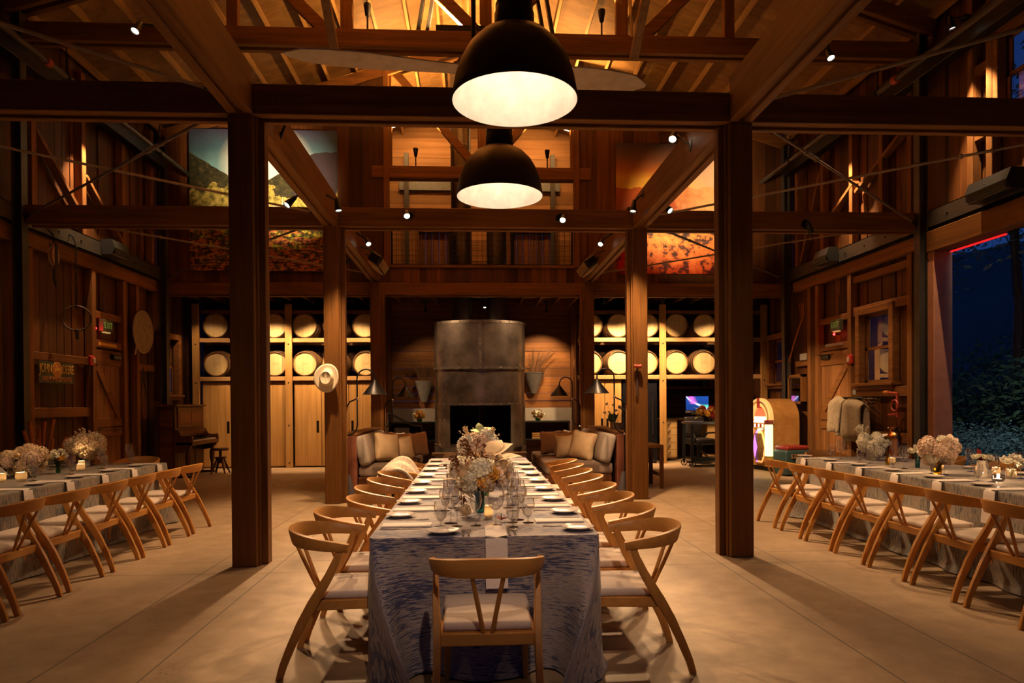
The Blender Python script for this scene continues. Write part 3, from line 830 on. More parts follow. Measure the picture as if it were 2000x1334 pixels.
# ---------------------------------------------------------------- pendants and fan
shade_out = plain('bronze_enamel', (.05, .035, .022), .42, .5)
shade_in = plain('white_enamel', (.92, .86, .76), .5)
def pendant(x, y, lab):
    R = .457; z = 3.68
    t = thing('pendant_lamp', lab, 'hanging lamp', (x, y, z), group='big dome pendant lamps over the centre table')
    out = [(R, 0), (R + .006, .012), (R * .99, .06), (R * .95, .16), (R * .87, .27), (R * .74, .375), (R * .57, .455), (R * .40, .50), (R * .31, .515)]
    MB().lathe(out, 56).build('shade', shade_out, t, 60)
    inn = [(R - .003, .0), (R * .98, .055), (R * .938, .155), (R * .855, .262), (R * .725, .365), (R * .555, .443), (R * .38, .487), (0, .495)]
    MB().lathe(inn, 56).build('shade_lining', shade_in, t, 60)
    MB().lathe([(R * .32, .51), (R * .32, .63), (R * .30, .645), (R * .30, .70), (R * .275, .715), (R * .275, .84), (R * .25, .86), (R * .20, .90), (0, .90)], 32).build('neck', black_m, t)
    MB().tube([(0, 0, .88), (0, 0, roof_z(x) - z + .1)], .016, 8).build('stem', black_m, t)
    b = MB().ball((0, 0, .30), .05, 12, 8).build('bulb', emit('bulb' + lab[:4], (1, .78, .5), 1.5), t)
    lamp('POINT', 'bulb_light', t, (0, 0, .22), 10 * K, (1, .77, .56), .06)
    return t
pendant(.093, 4.99, 'nearest big dome lamp hanging over the centre table')
pendant(.071, 7.28, 'second dome lamp, hanging farther down the centre table')
t = thing('ceiling_fan', 'large pale ceiling fan hanging behind the nearest dome lamp', 'fan', (-.19, 8.3, 5.45))
fan_m = plain('pale_fan_blade', (.62, .57, .50), .5)
MB().lathe([(0, -.02), (.14, -.02), (.2, .04), (.2, .16), (.1, .22), (0, .22)], 24).build('motor', grey_steel, t)
MB().tube([(0, 0, .2), (0, 0, roof_z(-.19) - 5.45)], .03, 10).build('down_rod', black_m, t)
for a in (radians(188), radians(8)):
    p = []; nseg = 10
    vs = []; fs = []
    for i in range(nseg + 1):
        u = i / nseg; r_ = .2 + 2.0 * u
        wd = .16 + .17 * sin(pi * min(1, u * 1.05)) * u if u < 1 else .03
        for sgn in (-1, 1):
            for dz in (-.008, .008):
                vs.append((r_, sgn * wd, .06 + dz - sgn * wd * .12))
    for i in range(nseg):
        b = i * 4
        fs += [(b, b + 4, b + 6, b + 2), (b + 1, b + 3, b + 7, b + 5), (b, b + 1, b + 5, b + 4), (b + 2, b + 6, b + 7, b + 3)]
    fs += [(0, 2, 3, 1), (nseg * 4, nseg * 4 + 1, nseg * 4 + 3, nseg * 4 + 2)]
    MB().add(vs, fs, Matrix.Rotation(a, 4, 'Z')).build('blade', fan_m, t)
# ---------------------------------------------------------------- tables and cloths
def fabric(name, base, lo, hi, su, sv, blue, tan, cut=.56):
    k = N(name, .75, 0, .3)
    uv = k.coords('UV', (su, sv, 1))
    big = k.noise(k.coords('UV', (2.2, 3.6, 1)), 1.0, 2, .5)
    st = k.noise(uv, 1.0, 3, .6, .15)
    st2 = k.noise(k.coords('UV', (su * 2.3, sv * 1.7, 1), (5, 9, 0)), 1.0, 2)
    f = k.math('ADD', st, k.math('MULTIPLY', k.math('SUBTRACT', big, .5), .55))
    c = k.ramp(st2, [(.35, lo), (.5, base), (.66, hi)])
    c = k.mix(k.ramp(f, [(cut - .03, (0, 0, 0)), (cut + .05, (1, 1, 1))]), c, blue)
    f2 = k.math('ADD', st2, k.math('MULTIPLY', k.math('SUBTRACT', big, .5), -.35))
    c = k.mix(k.math('MULTIPLY', k.ramp(f2, [(.60, (0, 0, 0)), (.66, (1, 1, 1))]), .6), c, tan)
    k.color(c); k.bump(st, .12, .003)
    k.b.inputs['Sheen Weight'].default_value = .15
    return k.m
cloth_blue = fabric('blue_streaked_cloth', (.33, .29, .29), (.24, .21, .215), (.44, .37, .32), 12, 130, (.05, .06, .135), (.45, .29, .15), .545)
cloth_grey = fabric('grey_streaked_cloth', (.27, .245, .205), (.15, .135, .12), (.42, .37, .30), 8, 110, (.07, .08, .10), (.36, .20, .10), .57)
def cloth(x0, x1, y0, y1, zt, name, m, lab, ear=.15, flare=.03, seed=0, swing=.22):
    rc = .035
    per = []                                    # (x, y, nx, ny, arc distance to the nearest corner)
    def side(ax, ay, bx, by, nx, ny, n):
        L = sqrt((bx - ax) ** 2 + (by - ay) ** 2)
        for i in range(n + 1):
            u = i / n; d = min(u, 1 - u) * L
            per.append((ax + (bx - ax) * u, ay + (by - ay) * u, nx, ny, d))
    def corner(cx, cy, a0):
        for i in range(1, 8):
            a = a0 + pi / 2 * i / 8
            per.append((cx + rc * cos(a), cy + rc * sin(a), cos(a), sin(a), 0))
    ny_, nx_ = 90, 40
    side(x0 + rc, y0, x1 - rc, y0, 0, -1, nx_); corner(x1 - rc, y0 + rc, -pi / 2)
    side(x1, y0 + rc, x1, y1 - rc, 1, 0, ny_); corner(x1 - rc, y1 - rc, 0)
    side(x1 - rc, y1, x0 + rc, y1, 0, 1, nx_); corner(x0 + rc, y1 - rc, pi / 2)
    side(x0, y1 - rc, x0, y0 + rc, -1, 0, ny_); corner(x0 + rc, y0 + rc, pi)
    n = len(per); vs = []; uv = []; fs = []
    rings = [0, .006, .02, .05, .1, .17, .25, .35, .45, .55, .65, .75, .84, .92, .97, 1.0]
    R2 = random.Random(seed)
    ph = [R2.uniform(0, 6) for _ in range(6)]
    for t in rings:
        for i, (x, y, nx, ny, d) in enumerate(per):
            s_ = x * 1.0 + y * 1.0
            g = ear * t ** 1.15 * math.exp(-(d / .10) ** 2) - .075 * t * math.exp(-((d - .27) / .10) ** 2)
            w = .012 * t * (sin(s_ * 7.3 + ph[0]) + .7 * sin(s_ * 13.1 + ph[1]) + .5 * sin(s_ * 21 + ph[2])) * min(1, d / .15)
            off = .004 + flare * t + g + w + (.05 * max(0, t - .93) / .07 * (.5 + .5 * sin(s_ * 9 + ph[3])))
            if t == 0: off = 0
            z = zt - (zt - .012) * t - (.003 if 0 < t < .03 else 0)
            dn = sqrt((min(abs(x - x0), abs(x - x1))) ** 2 + (y - y0) ** 2)
            ge = math.exp(-(dn / .11) ** 2)
            sx_ = -1 if x < (x0 + x1) / 2 else 1
            if ge > .01 and t > 0:
                off *= 1 - ge
                fx, fy = -sx_ * swing * t ** 1.7 * ge, -ear * 1.5 * t ** 1.1 * ge
            else: fx = fy = 0
            vs.append((x + nx * off + fx, y + ny * off + fy, max(.006, z)))
            uv.append((x + nx * t * zt, y + ny * t * zt))
    for r in range(len(rings) - 1):
        for i in range(n):
            j = (i + 1) % n
            fs.append((r * n + i, (r + 1) * n + i, (r + 1) * n + j, r * n + j))
    # flat top as a fan over its centre line
    c0 = len(vs); vs.append(((x0 + x1) / 2, (y0 + y1) / 2, zt + .0)); uv.append(((x0 + x1) / 2, (y0 + y1) / 2))
    fs += [(c0, i, (i + 1) % n) for i in range(n)]
    mb = MB(); mb.v = vs; mb.f = fs; mb.uv = uv
    o = mb.build(name, m, None, 55)
    return tag(o, lab, 'tablecloth')
def table(x0, x1, y0, y1, lab):
    t = thing('dining_table', lab, 'table', ((x0 + x1) / 2, (y0 + y1) / 2, 0), group='long banquet tables under cloths')
    a, b = (x1 - x0) / 2 - .012, (y1 - y0) / 2 - .012
    MB().box((-a, -b, .72), (a, b, .752), .004).build('tabletop', fir_x, t)
    for sx in (-1, 1):
        for sy in (-1, 1):
            MB().tube([(sx * (a - .1), sy * (b - .2), 0), (sx * (a - .1), sy * (b - .2), .72)], .02, 8).build('leg', steel_dark, t)
TX0, TX1, TY0, TY1 = -.79, .46, 3.69, 9.05
LX0, LX1, LY0, LY1 = -5.34, -4.10, 3.2, 8.87
RX0, RX1, RY0, RY1 = 3.92, 5.16, 3.1, 8.58
for q in ((TX0, TX1, TY0, TY1, 'long centre dining table under the blue streaked cloth'), (LX0, LX1, LY0, LY1, 'long dining table under grey cloth, piano side'), (RX0, RX1, RY0, RY1, 'long dining table under grey cloth, doorway side')): table(*q)
cloth(TX0, TX1, TY0, TY1, .76, 'tablecloth', cloth_blue, 'blue and tan streaked cloth reaching the floor on the centre table', .27, .02, 1, .30)
cloth(LX0, LX1, LY0, LY1, .76, 'tablecloth', cloth_grey, 'grey streaked cloth on the table near the tin farm sign', .10, .02, 2)
cloth(RX0, RX1, RY0, RY1, .76, 'tablecloth', cloth_grey, 'grey streaked cloth on the table near the open doorway', .10, .02, 3)

# ---------------------------------------------------------------- chairs
seat_m = plain('cream_seat_fabric', (.60, .50, .42), .85, 0, .06, 60)
def make_chair():
    t = thing('dining_chair', '', 'chair', (0, 0, 0))
    pts = []; ups = []; w = []; h = []
    n = 26
    for i in range(n + 1):
        th = radians(-108 + 216 * i / n)
        k_ = abs(th) / radians(108)
        x = .262 * (abs(sin(th)) ** .8) * (1 if th > 0 else -1) if abs(th) < pi / 2 else (.262 - .006 * (abs(th) - pi / 2)) * (1 if th > 0 else -1)
        pts.append((x, -.16 - .255 * cos(th) + .05 * max(0, k_ - .8), .748 - .045 * k_ ** 1.6))
        ups.append((sin(th) * .25, -cos(th) * .25, 1))
        w.append(.024); h.append(.094 - .048 * k_ ** 1.5)
    MB().strip(pts, w, h, ups, .3).build('back_rail', oak, t, 40)
    for s in (-1, 1):
        p = [(s * .246, -.115, .70), (s * .246, -.135, .64), (s * .244, -.175, .555), (s * .238, -.225, .47), (s * .234, -.265, .405), (s * .233, -.325, .30), (s * .235, -.385, .17), (s * .239, -.425, .07), (s * .241, -.445, 0)]
        MB().strip(p, [.026, .026, .03, .034, .036, .034, .032, .03, .03], [.034, .040, .048, .054, .056, .05, .044, .04, .036], (0, 1, .35), .25).build('leg', oak_z, t, 40)
    for s in (-1, 1):
        MB().strip([(s * .20, .19, .41), (s * .205, .20, .2), (s * .21, .215, 0)], [.04, .034, .028], [.04, .034, .028], (0, 1, 0), .25).build('leg', oak_z, t, 40)
        MB().tube([(s * .072, -.395, .712), (s * .045, -.335, .56), (s * .020, -.272, .41)], [.010, .0115, .011], 8).build('spindle', oak_z, t)
    f = MB()
    f.box((-.222, -.285, .355), (.222, -.258, .415), .005)
    f.box((-.205, .185, .362), (.205, .212, .415), .004)
    for s in (-1, 1): f.bar((s * .222, -.27, .388), (s * .198, .2, .388), .026, .054, c=.004)
    f.box((-.205, -.26, .405), (.205, .2, .415))
    f.build('seat_frame', oak, t, 40)
    so = rbox('seat', seat_m, t, (-.22, -.255, .414), (.22, .235, .458), .018, 3, 5, .014)
    for v in so.data.vertices:
        v.co.x *= 1.0 - .05 * (v.co.y < 0)
    return t
chair0 = make_chair()
used = [False]
ORD = ['first', 'second', 'third', 'fourth', 'fifth', 'sixth', 'seventh', 'eighth', 'ninth', 'tenth']
def chair(x, y, rz, lab, g):
    if not used[0]:
        used[0] = True; o = chair0; o.location = (x, y, 0); o.rotation_euler = (0, 0, rz); o['label'] = lab; o['group'] = g
        return o
    return dup(chair0, (x, y, 0), rz, lab, g)
H = pi / 2
chair(-.165, 3.44, 0, 'pale oak chair with its back to us at the head of the centre table', 'chairs at the centre table')
for i, y in enumerate((3.985, 4.58, 5.17, 5.80, 6.42, 7.05, 7.68, 8.28)):
    dx = (0, .0, .10, .05, .06, .07, .08, .08)[i]
    chair(-.84 + dx, y, -H + U(-.04, .04), f'pale oak chair, {ORD[i]} from the near end, on the hat-post side of the centre table', 'chairs at the centre table')
for i, y in enumerate((3.91, 4.56, 5.16, 5.80, 6.50, 7.08, 7.70, 8.34)):
    chair(.525 + (0, .03, .03, .03, .05, .05, .06, .08)[i], y, H + U(-.04, .04), f'pale oak chair, {ORD[i]} from the near end, on the jukebox side of the centre table', 'chairs at the centre table')
for i, y in enumerate((8.28, 7.66, 7.06, 6.49, 5.86, 5.25, 4.63)):
    chair(-3.89, y, H + U(-.03, .03), f'pale oak chair, {ORD[i]} from the far end, along the aisle side of the piano-side table', 'chairs at the piano-side table')
for i, y in enumerate((8.02, 7.38, 6.80, 6.21, 5.64, 5.04, 4.44)):
    chair(3.725, y, -H + U(-.03, .03), f'pale oak chair, {ORD[i]} from the far end, along the aisle side of the doorway-side table', 'chairs at the doorway-side table')
for i, (y, q) in enumerate(((8.15, 'farthest'), (7.3, 'second farthest'), (6.55, 'third farthest'), (5.75, 'fourth farthest'))):
    chair(5.38, y, H, f'pale oak chair behind the doorway-side table, {q}, only its rail showing', 'chairs behind the doorway-side table')
chair(-4.70, 9.16, pi, 'pale oak chair at the far end of the piano-side table', 'chairs at the piano-side table')
chair(4.58, 8.87, pi, 'pale oak chair at the far end of the doorway-side table', 'chairs at the doorway-side table')

# ---------------------------------------------------------------- tableware
china = plain('warm_white_china', (.62, .55, .49), .22, 0, .04)
linen = plain('white_linen', (.74, .66, .60), .9, 0, .05, 40)
silver = plain('silver_cutlery', (.62, .58, .54), .18, 1.0, .05)
gl_clear = glass('clear_stemware', (.97, .97, .97), 3.6, .03, body=.16)
water_m = glass('water_in_glass', (.93, .92, .9), 1.2, .01, body=.06)
zt = .761
def plate_src():
    r = .092
    mb = MB().lathe([(0, .006), (r * .62, .006), (r * .72, .009), (r, .019), (r * 1.01, .0205), (r, .022), (r * .72, .0125), (r * .6, .0095), (0, .0095)], 40)
    mb.lathe([(r * .55, 0), (r * .6, 0), (r * .6, .007), (r * .55, .007)], 32)
    o = mb.build('bread_plate', china, None, 40)
    return tag(o, '', 'plate')
def stem_src(name, H_, foot, stem, bowl, cat='glass'):
    t = thing(name, '', cat)
    MB().lathe([(0, .004), (foot * .3, .005), (foot, .0015), (foot, 0), (0, 0)], 24).build('foot', gl_clear, t, 60)
    MB().lathe([(.012, .003), (.0045, .012), (.004, stem * .5), (.0045, stem - .01), (.012, stem + .004)], 10).build('stem', gl_clear, t, 60)
    MB().lathe([(0, stem)] + [(r, stem + z) for r, z in bowl], 28).build('bowl', gl_clear, t, 60)
    return t
wine_src = stem_src('wine_glass', .24, .040, .092, [(.020, .004), (.041, .026), (.051, .060), (.049, .10), (.039, .152)])
white_src = stem_src('white_wine_glass', .20, .033, .085, [(.014, .005), (.029, .028), (.035, .055), (.033, .085), (.0285, .118)])
gob_src = stem_src('water_goblet', .15, .034, .035, [(.016, .003), (.031, .022), (.039, .055), (.0385, .085), (.034, .115)])
wt = MB().lathe([(0, .0375), (.015, .04), (.0295, .058), (.037, .088), (.037, .095), (0, .095)], 24).build('water', water_m, gob_src, 60)
def cutlery_src():
    f = MB().bar((0, -.095, .004), (0, .02, .003), .011, .003).prism([(-.012, .02), (.012, .02), (.012, .05), (-.012, .05)], 'z', .002, .005)
    for i in range(4): f.box((-.0115 + i * .0066, .048, .003), (-.0085 + i * .0066, .095, .005))
    f = tag(f.build('fork', silver, None, 30), '', 'fork')
    k_ = MB().bar((0, -.115, .004), (0, .0, .004), .012, .006).prism([(-.006, 0), (.008, 0), (.009, .08), (.003, .115), (-.006, .115)], 'z', .003, .005)
    k_ = tag(k_.build('knife', silver, None, 30), '', 'knife')
    s_ = MB().bar((0, -.1, .005), (0, .03, .004), .010, .003).ball((0, .055, .006), .03, 14, 8, (.66, 1, .16))
    s_ = tag(s_.build('spoon', silver, None, 40), '', 'spoon')
    return f, k_, s_
pl_src = plate_src(); fork_src, knife_src, spoon_src = cutlery_src()
nap_src = tag(rbox('napkin', linen, None, (-.058, -.145, 0), (.058, .145, .009), .003, 2, 3, .002), '', 'napkin')
nb = MB().strip([(0, .30, .0045), (0, .15, .0045), (0, .02, .0045), (0, .0, .004), (0, -.009, -.01), (0, -.014, -.05), (0, -.026, -.15), (0, -.036, -.27)], .118, .006, (0, .3, 1), .1)
hang_src = nb.mesh('napkin', 40); hang_src.materials.append(linen)
SRC = [wine_src, white_src, gob_src, pl_src, fork_src, knife_src, spoon_src, nap_src]
def put(src, x, y, rz, lab, g, z=None):
    return dup(src, (x, y, zt if z is None else z), rz, lab, g)
def hang_napkin(x, y, rz, lab, g):
    o = bpy.data.objects.new('napkin', hang_src); COL.objects.link(o)
    o.location = (x, y, zt); o.rotation_euler = (0, 0, rz)
    return tag(o, lab, 'napkin', g)
CT = 'the centre table'
for s, ys, side in ((-1, [4.05 + .592 * i for i in range(8)], 'hat-post side'), (1, [4.13 + .592 * i for i in range(8)], 'jukebox side')):
    for i, y in enumerate(ys):
        xe = TX0 if s < 0 else TX1
        q = f'{ORD[i]} from the near end, {side} of {CT}'
        yp = y + .325 if s < 0 else y - .285
        put(pl_src, xe - s * .098, yp, 0, f'small white bread plate, {q}', 'bread plates')
        put(nap_src, xe - s * .17, y, H, f'flat white napkin, {q}', 'flat napkins')
        put(knife_src, xe - s * .14, y - .105 * -s, s * H, f'silver knife, {q}', 'table knives')
        put(fork_src, xe - s * .19, yp + s * .115, s * H, f'silver fork, {q}', 'table forks')
        xg = -.42 if s < 0 else .10
        put(gob_src, xg, y - .05 + U(-.01, .01), 0, f'short water goblet, {q}', 'water goblets')
        put(wine_src, xg - s * .055, y + .07 + U(-.01, .01), 0, f'tall wine glass, {q}', 'tall wine glasses')
        put(white_src, xg - s * .095 , y - .03 + U(-.01, .01), 0, f'slim wine glass, {q}', 'slim wine glasses')
hq = f'at the head place of {CT}'
put(pl_src, -.397, 3.80, 0, f'small white bread plate {hq}', 'bread plates')
put(fork_src, -.285, 3.80, 0, f'outer silver fork {hq}', 'table forks'); put(fork_src, -.255, 3.80, 0, f'inner silver fork {hq}', 'table forks')
put(spoon_src, .0, 3.80, 0, f'silver spoon {hq}', 'spoons'); put(knife_src, -.03, 3.81, 0, f'silver knife {hq}', 'table knives')
hang_napkin(-.105, 3.675, 0, f'white napkin hanging over the front edge, {hq}', 'hanging napkins')
put(wine_src, -.098, 4.02, 0, f'tall wine glass {hq}', 'tall wine glasses'); put(gob_src, .0, 3.95, 0, f'short water goblet {hq}', 'water goblets'); put(white_src, -.215, 4.02, 0, f'slim wine glass {hq}', 'slim wine glasses')
# side tables
for s, ys, xe, tb in ((-1, [8.602 - .618 * i for i in range(7)], LX1, 'the piano-side table'), (1, [8.33 - .618 * i for i in range(7)], RX0, 'the doorway-side table')):
    for i, y in enumerate(ys):
        q = f'{ORD[i]} from the far end, aisle side of {tb}'
        hang_napkin(xe - s * .012, y, s * -H if s > 0 else H, f'hanging white napkin, {q}', 'hanging napkins')
        dd = 1 if s > 0 else -1
        put(pl_src, xe + s * .13, y + dd * .27, 0, f'white plate, {q}', 'bread plates')
        put(fork_src, xe + s * .15, y + dd * .14, -s * H, f'silver fork, {q}', 'table forks')
        put(knife_src, xe + s * .15, y - dd * .10, -s * H, f'silver knife, {q}', 'table knives')
        put(wine_src, xe + s * .40, y - dd * .12, 0, f'tall wine glass, {q}', 'tall wine glasses')
        put(gob_src, xe + s * .33, y - dd * .04, 0, f'short water goblet, {q}', 'water goblets')
    for i, y in enumerate(ys[:6]):
        q = f'{ORD[i]} from the far end, wall side of {tb}'
        put(wine_src, xe + s * .84, y + .1, 0, f'tall wine glass, {q}', 'tall wine glasses')
        put(gob_src, xe + s * .90, y + .0, 0, f'short water goblet, {q}', 'water goblets')
        put(pl_src, xe + s * 1.08, y - .2, 0, f'white plate, {q}', 'bread plates')
for o in SRC:
    for c_ in list(o.children): bpy.data.objects.remove(c_)
    bpy.data.objects.remove(o)

# ---------------------------------------------------------------- flowers
def petal(mb, c, d, r, up, cup=.3, wide=.55):
    """one four-cornered petal from c outwards along d"""
    d = Vector(d).normalized(); up = Vector(up).normalized()
    x = d.cross(up).normalized()
    c = Vector(c)
    mid = c + d * r * .55 - up * r * cup * .3
    tip = c + d * r + up * r * cup
    mb.add([c, mid + x * r * wide, tip, mid - x * r * wide], [(0, 1, 2, 3)])
def fib(n, i):
    z = 1 - 2 * (i + .5) / n; a = i * 2.399963
    r = sqrt(max(0, 1 - z * z)); return Vector((r * cos(a), r * sin(a), z))
def hydrangea_mesh(seed, n=105):
    R_ = random.Random(seed); mb = MB()
    mb.ball((0, 0, 0), .80, 12, 8)
    for i in range(n):
        d = (fib(n, i) + Vector((R_.uniform(-.1, .1), R_.uniform(-.1, .1), R_.uniform(-.1, .1)))).normalized()
        c = d * R_.uniform(.78, .92)
        a = d.orthogonal().normalized(); b = d.cross(a); t0 = R_.uniform(0, 6)
        for k_ in range(4):
            th = t0 + k_ * pi / 2
            petal(mb, c, a * cos(th) + b * sin(th) + d * .25, .21, d, .22)
    return mb
def rose_mesh(seed):
    R_ = random.Random(seed); mb = MB()
    mb.ball((0, 0, -.1), .5, 10, 6)
    for ring, (n, tilt, r, rr) in enumerate(((3, 1.3, .5, .15), (5, .95, .7, .25), (6, .55, .85, .3), (7, .15, .9, .38))):
        for i in range(n):
            a = 2 * pi * i / n + ring * .7 + R_.uniform(-.15, .15)
            d = Vector((cos(a) * cos(tilt), sin(a) * cos(tilt), sin(tilt)))
            petal(mb, Vector((cos(a) * rr * .5, sin(a) * rr * .5, -.1)), d, r, Vector((-cos(a) * sin(tilt), -sin(a) * sin(tilt), cos(tilt))), .25, .62)
    return mb
def leaf_mesh(w=.35, fold=.12):
    mb = MB(); vs = []; fs = []
    n = 8
    for i in range(n + 1):
        u = i / n; hw = w * sin(pi * u ** .75) * (1 if u < 1 else 0)
        z = .25 * u * (1 - u) - .1 * u * u
        vs += [(-hw, u, z + fold * hw), (0, u, z), (hw, u, z + fold * hw)]
    for i in range(n):
        b = i * 3; fs += [(b, b + 1, b + 4, b + 3), (b + 1, b + 2, b + 5, b + 4)]
    return mb.add(vs, fs)
def heart_mesh():
    mb = MB(); vs = [(0, 0, 0)]; n = 22
    for i in range(n + 1):
        t = pi * 2 * i / n
        x = .5 * sin(t) ** 3; y = (13 * cos(t) - 5 * cos(2 * t) - 2 * cos(3 * t) - cos(4 * t)) / 30
        vs.append((x, -y + .1, .18 * (x * x + y * y) * 2))
    mb.add(vs, [(0, i + 1, i + 2) for i in range(n)])
    mb.tube([(0, -.05, .02), (0, .1, .12), (0, .32, .22)], [.035, .035, .015], 6)
    return mb
def sprig_mesh(seed):
    R_ = random.Random(seed); mb = MB()
    for i in range(9):
        a = R_.uniform(0, 6.28); e = R_.uniform(.5, 1.4); L = R_.uniform(.6, 1.0)
        tip = Vector((cos(a) * cos(e), sin(a) * cos(e), sin(e))) * L
        mb.tube([(0, 0, 0), tip * .5 + Vector((0, 0, .05)), tip], .012, 4)
        for j in range(7):
            c = tip * R_.uniform(.4, 1.05) + Vector((R_.uniform(-.08, .08), R_.uniform(-.08, .08), R_.uniform(-.08, .08)))
            mb.ball(c, R_.uniform(.03, .06), 5, 3)
    return mb
def fl_mat(name, c, var=.25, rough=.7):
    k = N(name, rough, 0, .2)
    geo = k.node('NewGeometry')
    v = k.math('ADD', k.math('MULTIPLY', geo.outputs['Random Per Island'], .6), k.math('MULTIPLY', k.noise(k.coords(), 6, 2), .4))
    k.color(k.ramp(v, [(.15, tuple(x * (1 - var) for x in c)), (.8, tuple(min(1, x * (1 + var)) for x in c))]))
    k.b.inputs['Subsurface Weight'].default_value = 0
    return k.m
F_CREAM = fl_mat('cream_petals', (.86, .76, .58)); F_WHITE = fl_mat('white_petals', (.88, .82, .68), .15)
F_BLUSH = fl_mat('dusty_blush_petals', (.78, .58, .43)); F_TAN = fl_mat('tan_dried_petals', (.72, .54, .33), .35)
F_ORANGE = fl_mat('orange_petals', (.72, .30, .05)); F_RED = fl_mat('dark_red_petals', (.25, .02, .012)); F_YEL = fl_mat('yellow_orange_petals', (.80, .42, .07))
F_GREEN = fl_mat('lime_leaves', (.36, .46, .08)); F_DKGREEN = fl_mat('dark_leaves', (.06, .10, .03), .4); F_BROWN = fl_mat('brown_berries', (.16, .06, .02), .4); F_LIME = fl_mat('lime_white_leaf', (.62, .72, .35), .2)
FM = {}
def fmesh(kind, m):
    key = (kind, m.name)
    if key not in FM:
        b = {'h0': lambda: hydrangea_mesh(1), 'h1': lambda: hydrangea_mesh(2, 80), 'r0': lambda: rose_mesh(3), 'r1': lambda: rose_mesh(4), 'leaf': leaf_mesh, 'heart': heart_mesh, 's0': lambda: sprig_mesh(5)}[kind]()
        me = b.mesh('bloom', 30, fix=False); me.materials.append(m); FM[key] = me
    return FM[key]
def bouquet(lab, loc, vase, items, name='flower_arrangement', g='flower arrangements on the tables'):
    """vase: (profile, material) or None; items: (kind, material, (x,y,z), size, (rx,ry,rz))"""
    t = thing(name, lab, 'flowers', loc, 0, g)
    if vase:
        MB().lathe(vase[0], 24).build('vase', vase[1], t, 50)
    st = MB()
    for kind, m, p, sz, rot in items:
        nm = 'leaf' if kind in ('leaf',) else ('berry_sprig' if kind[0] == 's' else 'bloom')
        o = bpy.data.objects.new(nm, fmesh(kind, m)); COL.objects.link(o)
        o.parent = t; o.location = p; o.scale = (sz, sz, sz); o.rotation_euler = rot
        st.tube([(p[0] * .08, p[1] * .08, .02), (p[0] * .3, p[1] * .3, max(.05, p[2] * .55)), p], .0025, 5)
    st.build('stems', F_DKGREEN, t)
    return t
glass_green = glass('green_bottle_glass', (.10, .42, .26), 1.2, .02, body=.06)
glass_teal = glass('teal_bottle_glass', (.06, .34, .36), 1.2, .02, body=.06)
glass_gold = glass('yellow_vase_glass', (.75, .55, .08), 1.2, .02, body=.06)
white_vase = plain('white_ceramic', (.70, .62, .52), .4, 0, .04)
V_BOT = [(0, .002), (.022, .0), (.024, .01), (.024, .09), (.022, .12), (.026, .14)]
V_CYL = [(0, .002), (.04, 0), (.04, .13), (.037, .13), (.037, .005), (0, .006)]
V_BOWL = [(0, .002), (.05, 0), (.065, .03), (.06, .08), (.055, .08), (.058, .03), (0, .008)]
def mix_items(seed, n, mats, spread, zc_, sz, kinds=('h0', 'h1', 'r0', 'r1'), flat=.7):
    R_ = random.Random(seed); out = []
    for i in range(n):
        d = fib(n, i); d = Vector((d.x, d.y, d.z * flat))
        p = (d.x * spread, d.y * spread, zc_ + d.z * spread)
        k_ = kinds[R_.randrange(len(kinds))]
        out.append((k_, mats[R_.randrange(len(mats))], p, sz * R_.uniform(.75, 1.25), (R_.uniform(-.4, .4) - d.y * .8, R_.uniform(-.4, .4) + d.x * .8, R_.uniform(0, 6))))
    return out
# centre table, near to far
bouquet('largest blush and tan bouquet in a teal bottle, nearest on the centre table', (-.185, 4.52, zt), ([(0, .002), (.03, 0), (.032, .01), (.032, .12), (.03, .15), (.034, .17)], glass_teal),
        mix_items(11, 15, (F_BLUSH, F_BLUSH, F_TAN, F_CREAM), .115, .235, .068) + [('r1', F_YEL, (.07, -.10, .26), .06, (1.0, 0, 0)), ('r0', F_YEL, (.02, -.13, .22), .045, (1.2, 0, 0)), ('leaf', F_TAN, (-.1, -.08, .2), .16, (.3, 0, 2.0)), ('s0', F_BROWN, (-.10, .02, .26), .16, (0, -.5, 0)), ('s0', F_BROWN, (-.1, -.08, .12), .12, (1.6, -.3, 0)), ('r0', F_CREAM, (-.05, -.12, .19), .035, (1.2, 0, 0))])
bouquet('blush bouquet with big tan leaves, second on the centre table', (-.13, 5.35, zt), (V_BOT, glass_green),
        mix_items(12, 10, (F_BLUSH, F_TAN, F_TAN), .11, .24, .07) + [('leaf', F_TAN, (.0, -.03, .30), .26, (.5, .3, -1.0)), ('leaf', F_TAN, (.05, -.05, .26), .24, (.3, .2, -1.7)), ('leaf', F_TAN, (.02, -.04, .32), .22, (.6, .2, -.5)), ('s0', F_BROWN, (-.08, 0, .30), .2, (.3, -.5, 0)), ('s0', F_BROWN, (.0, -.06, .24), .2, (.9, 0, 0))])
bouquet('pale hydrangea bouquet topped by a lime leaf, third on the centre table', (-.16, 6.75, zt), (V_CYL, white_vase),
        mix_items(13, 11, (F_CREAM, F_WHITE, F_BLUSH), .13, .29, .10, ('h0', 'h1')) + [('leaf', F_LIME, (.02, -.03, .43), .15, (.4, .3, -.8)), ('leaf', F_LIME, (.0, -.03, .43), .13, (.3, -.2, .9)), ('leaf', F_LIME, (.0, -.02, .44), .12, (.9, 0, .2)), ('s0', F_TAN, (-.1, 0, .38), .14, (0, -.3, 0)), ('s0', F_TAN, (.1, 0, .36), .14, (0, .4, 0))])
bouquet('white hydrangea bunch at the left of the centre table, half hidden by glasses', (-.30, 6.0, zt), (V_BOWL, white_vase), mix_items(14, 6, (F_WHITE, F_CREAM), .08, .14, .085, ('h0', 'h1')))
bouquet('cream bunch standing by the right-hand glasses of the centre table', (.02, 5.9, zt), (V_BOWL, white_vase), mix_items(15, 6, (F_CREAM, F_TAN), .07, .13, .07, ('h0', 'r0')) + [('s0', F_BROWN, (0, -.05, .12), .12, (.5, 0, 0))])
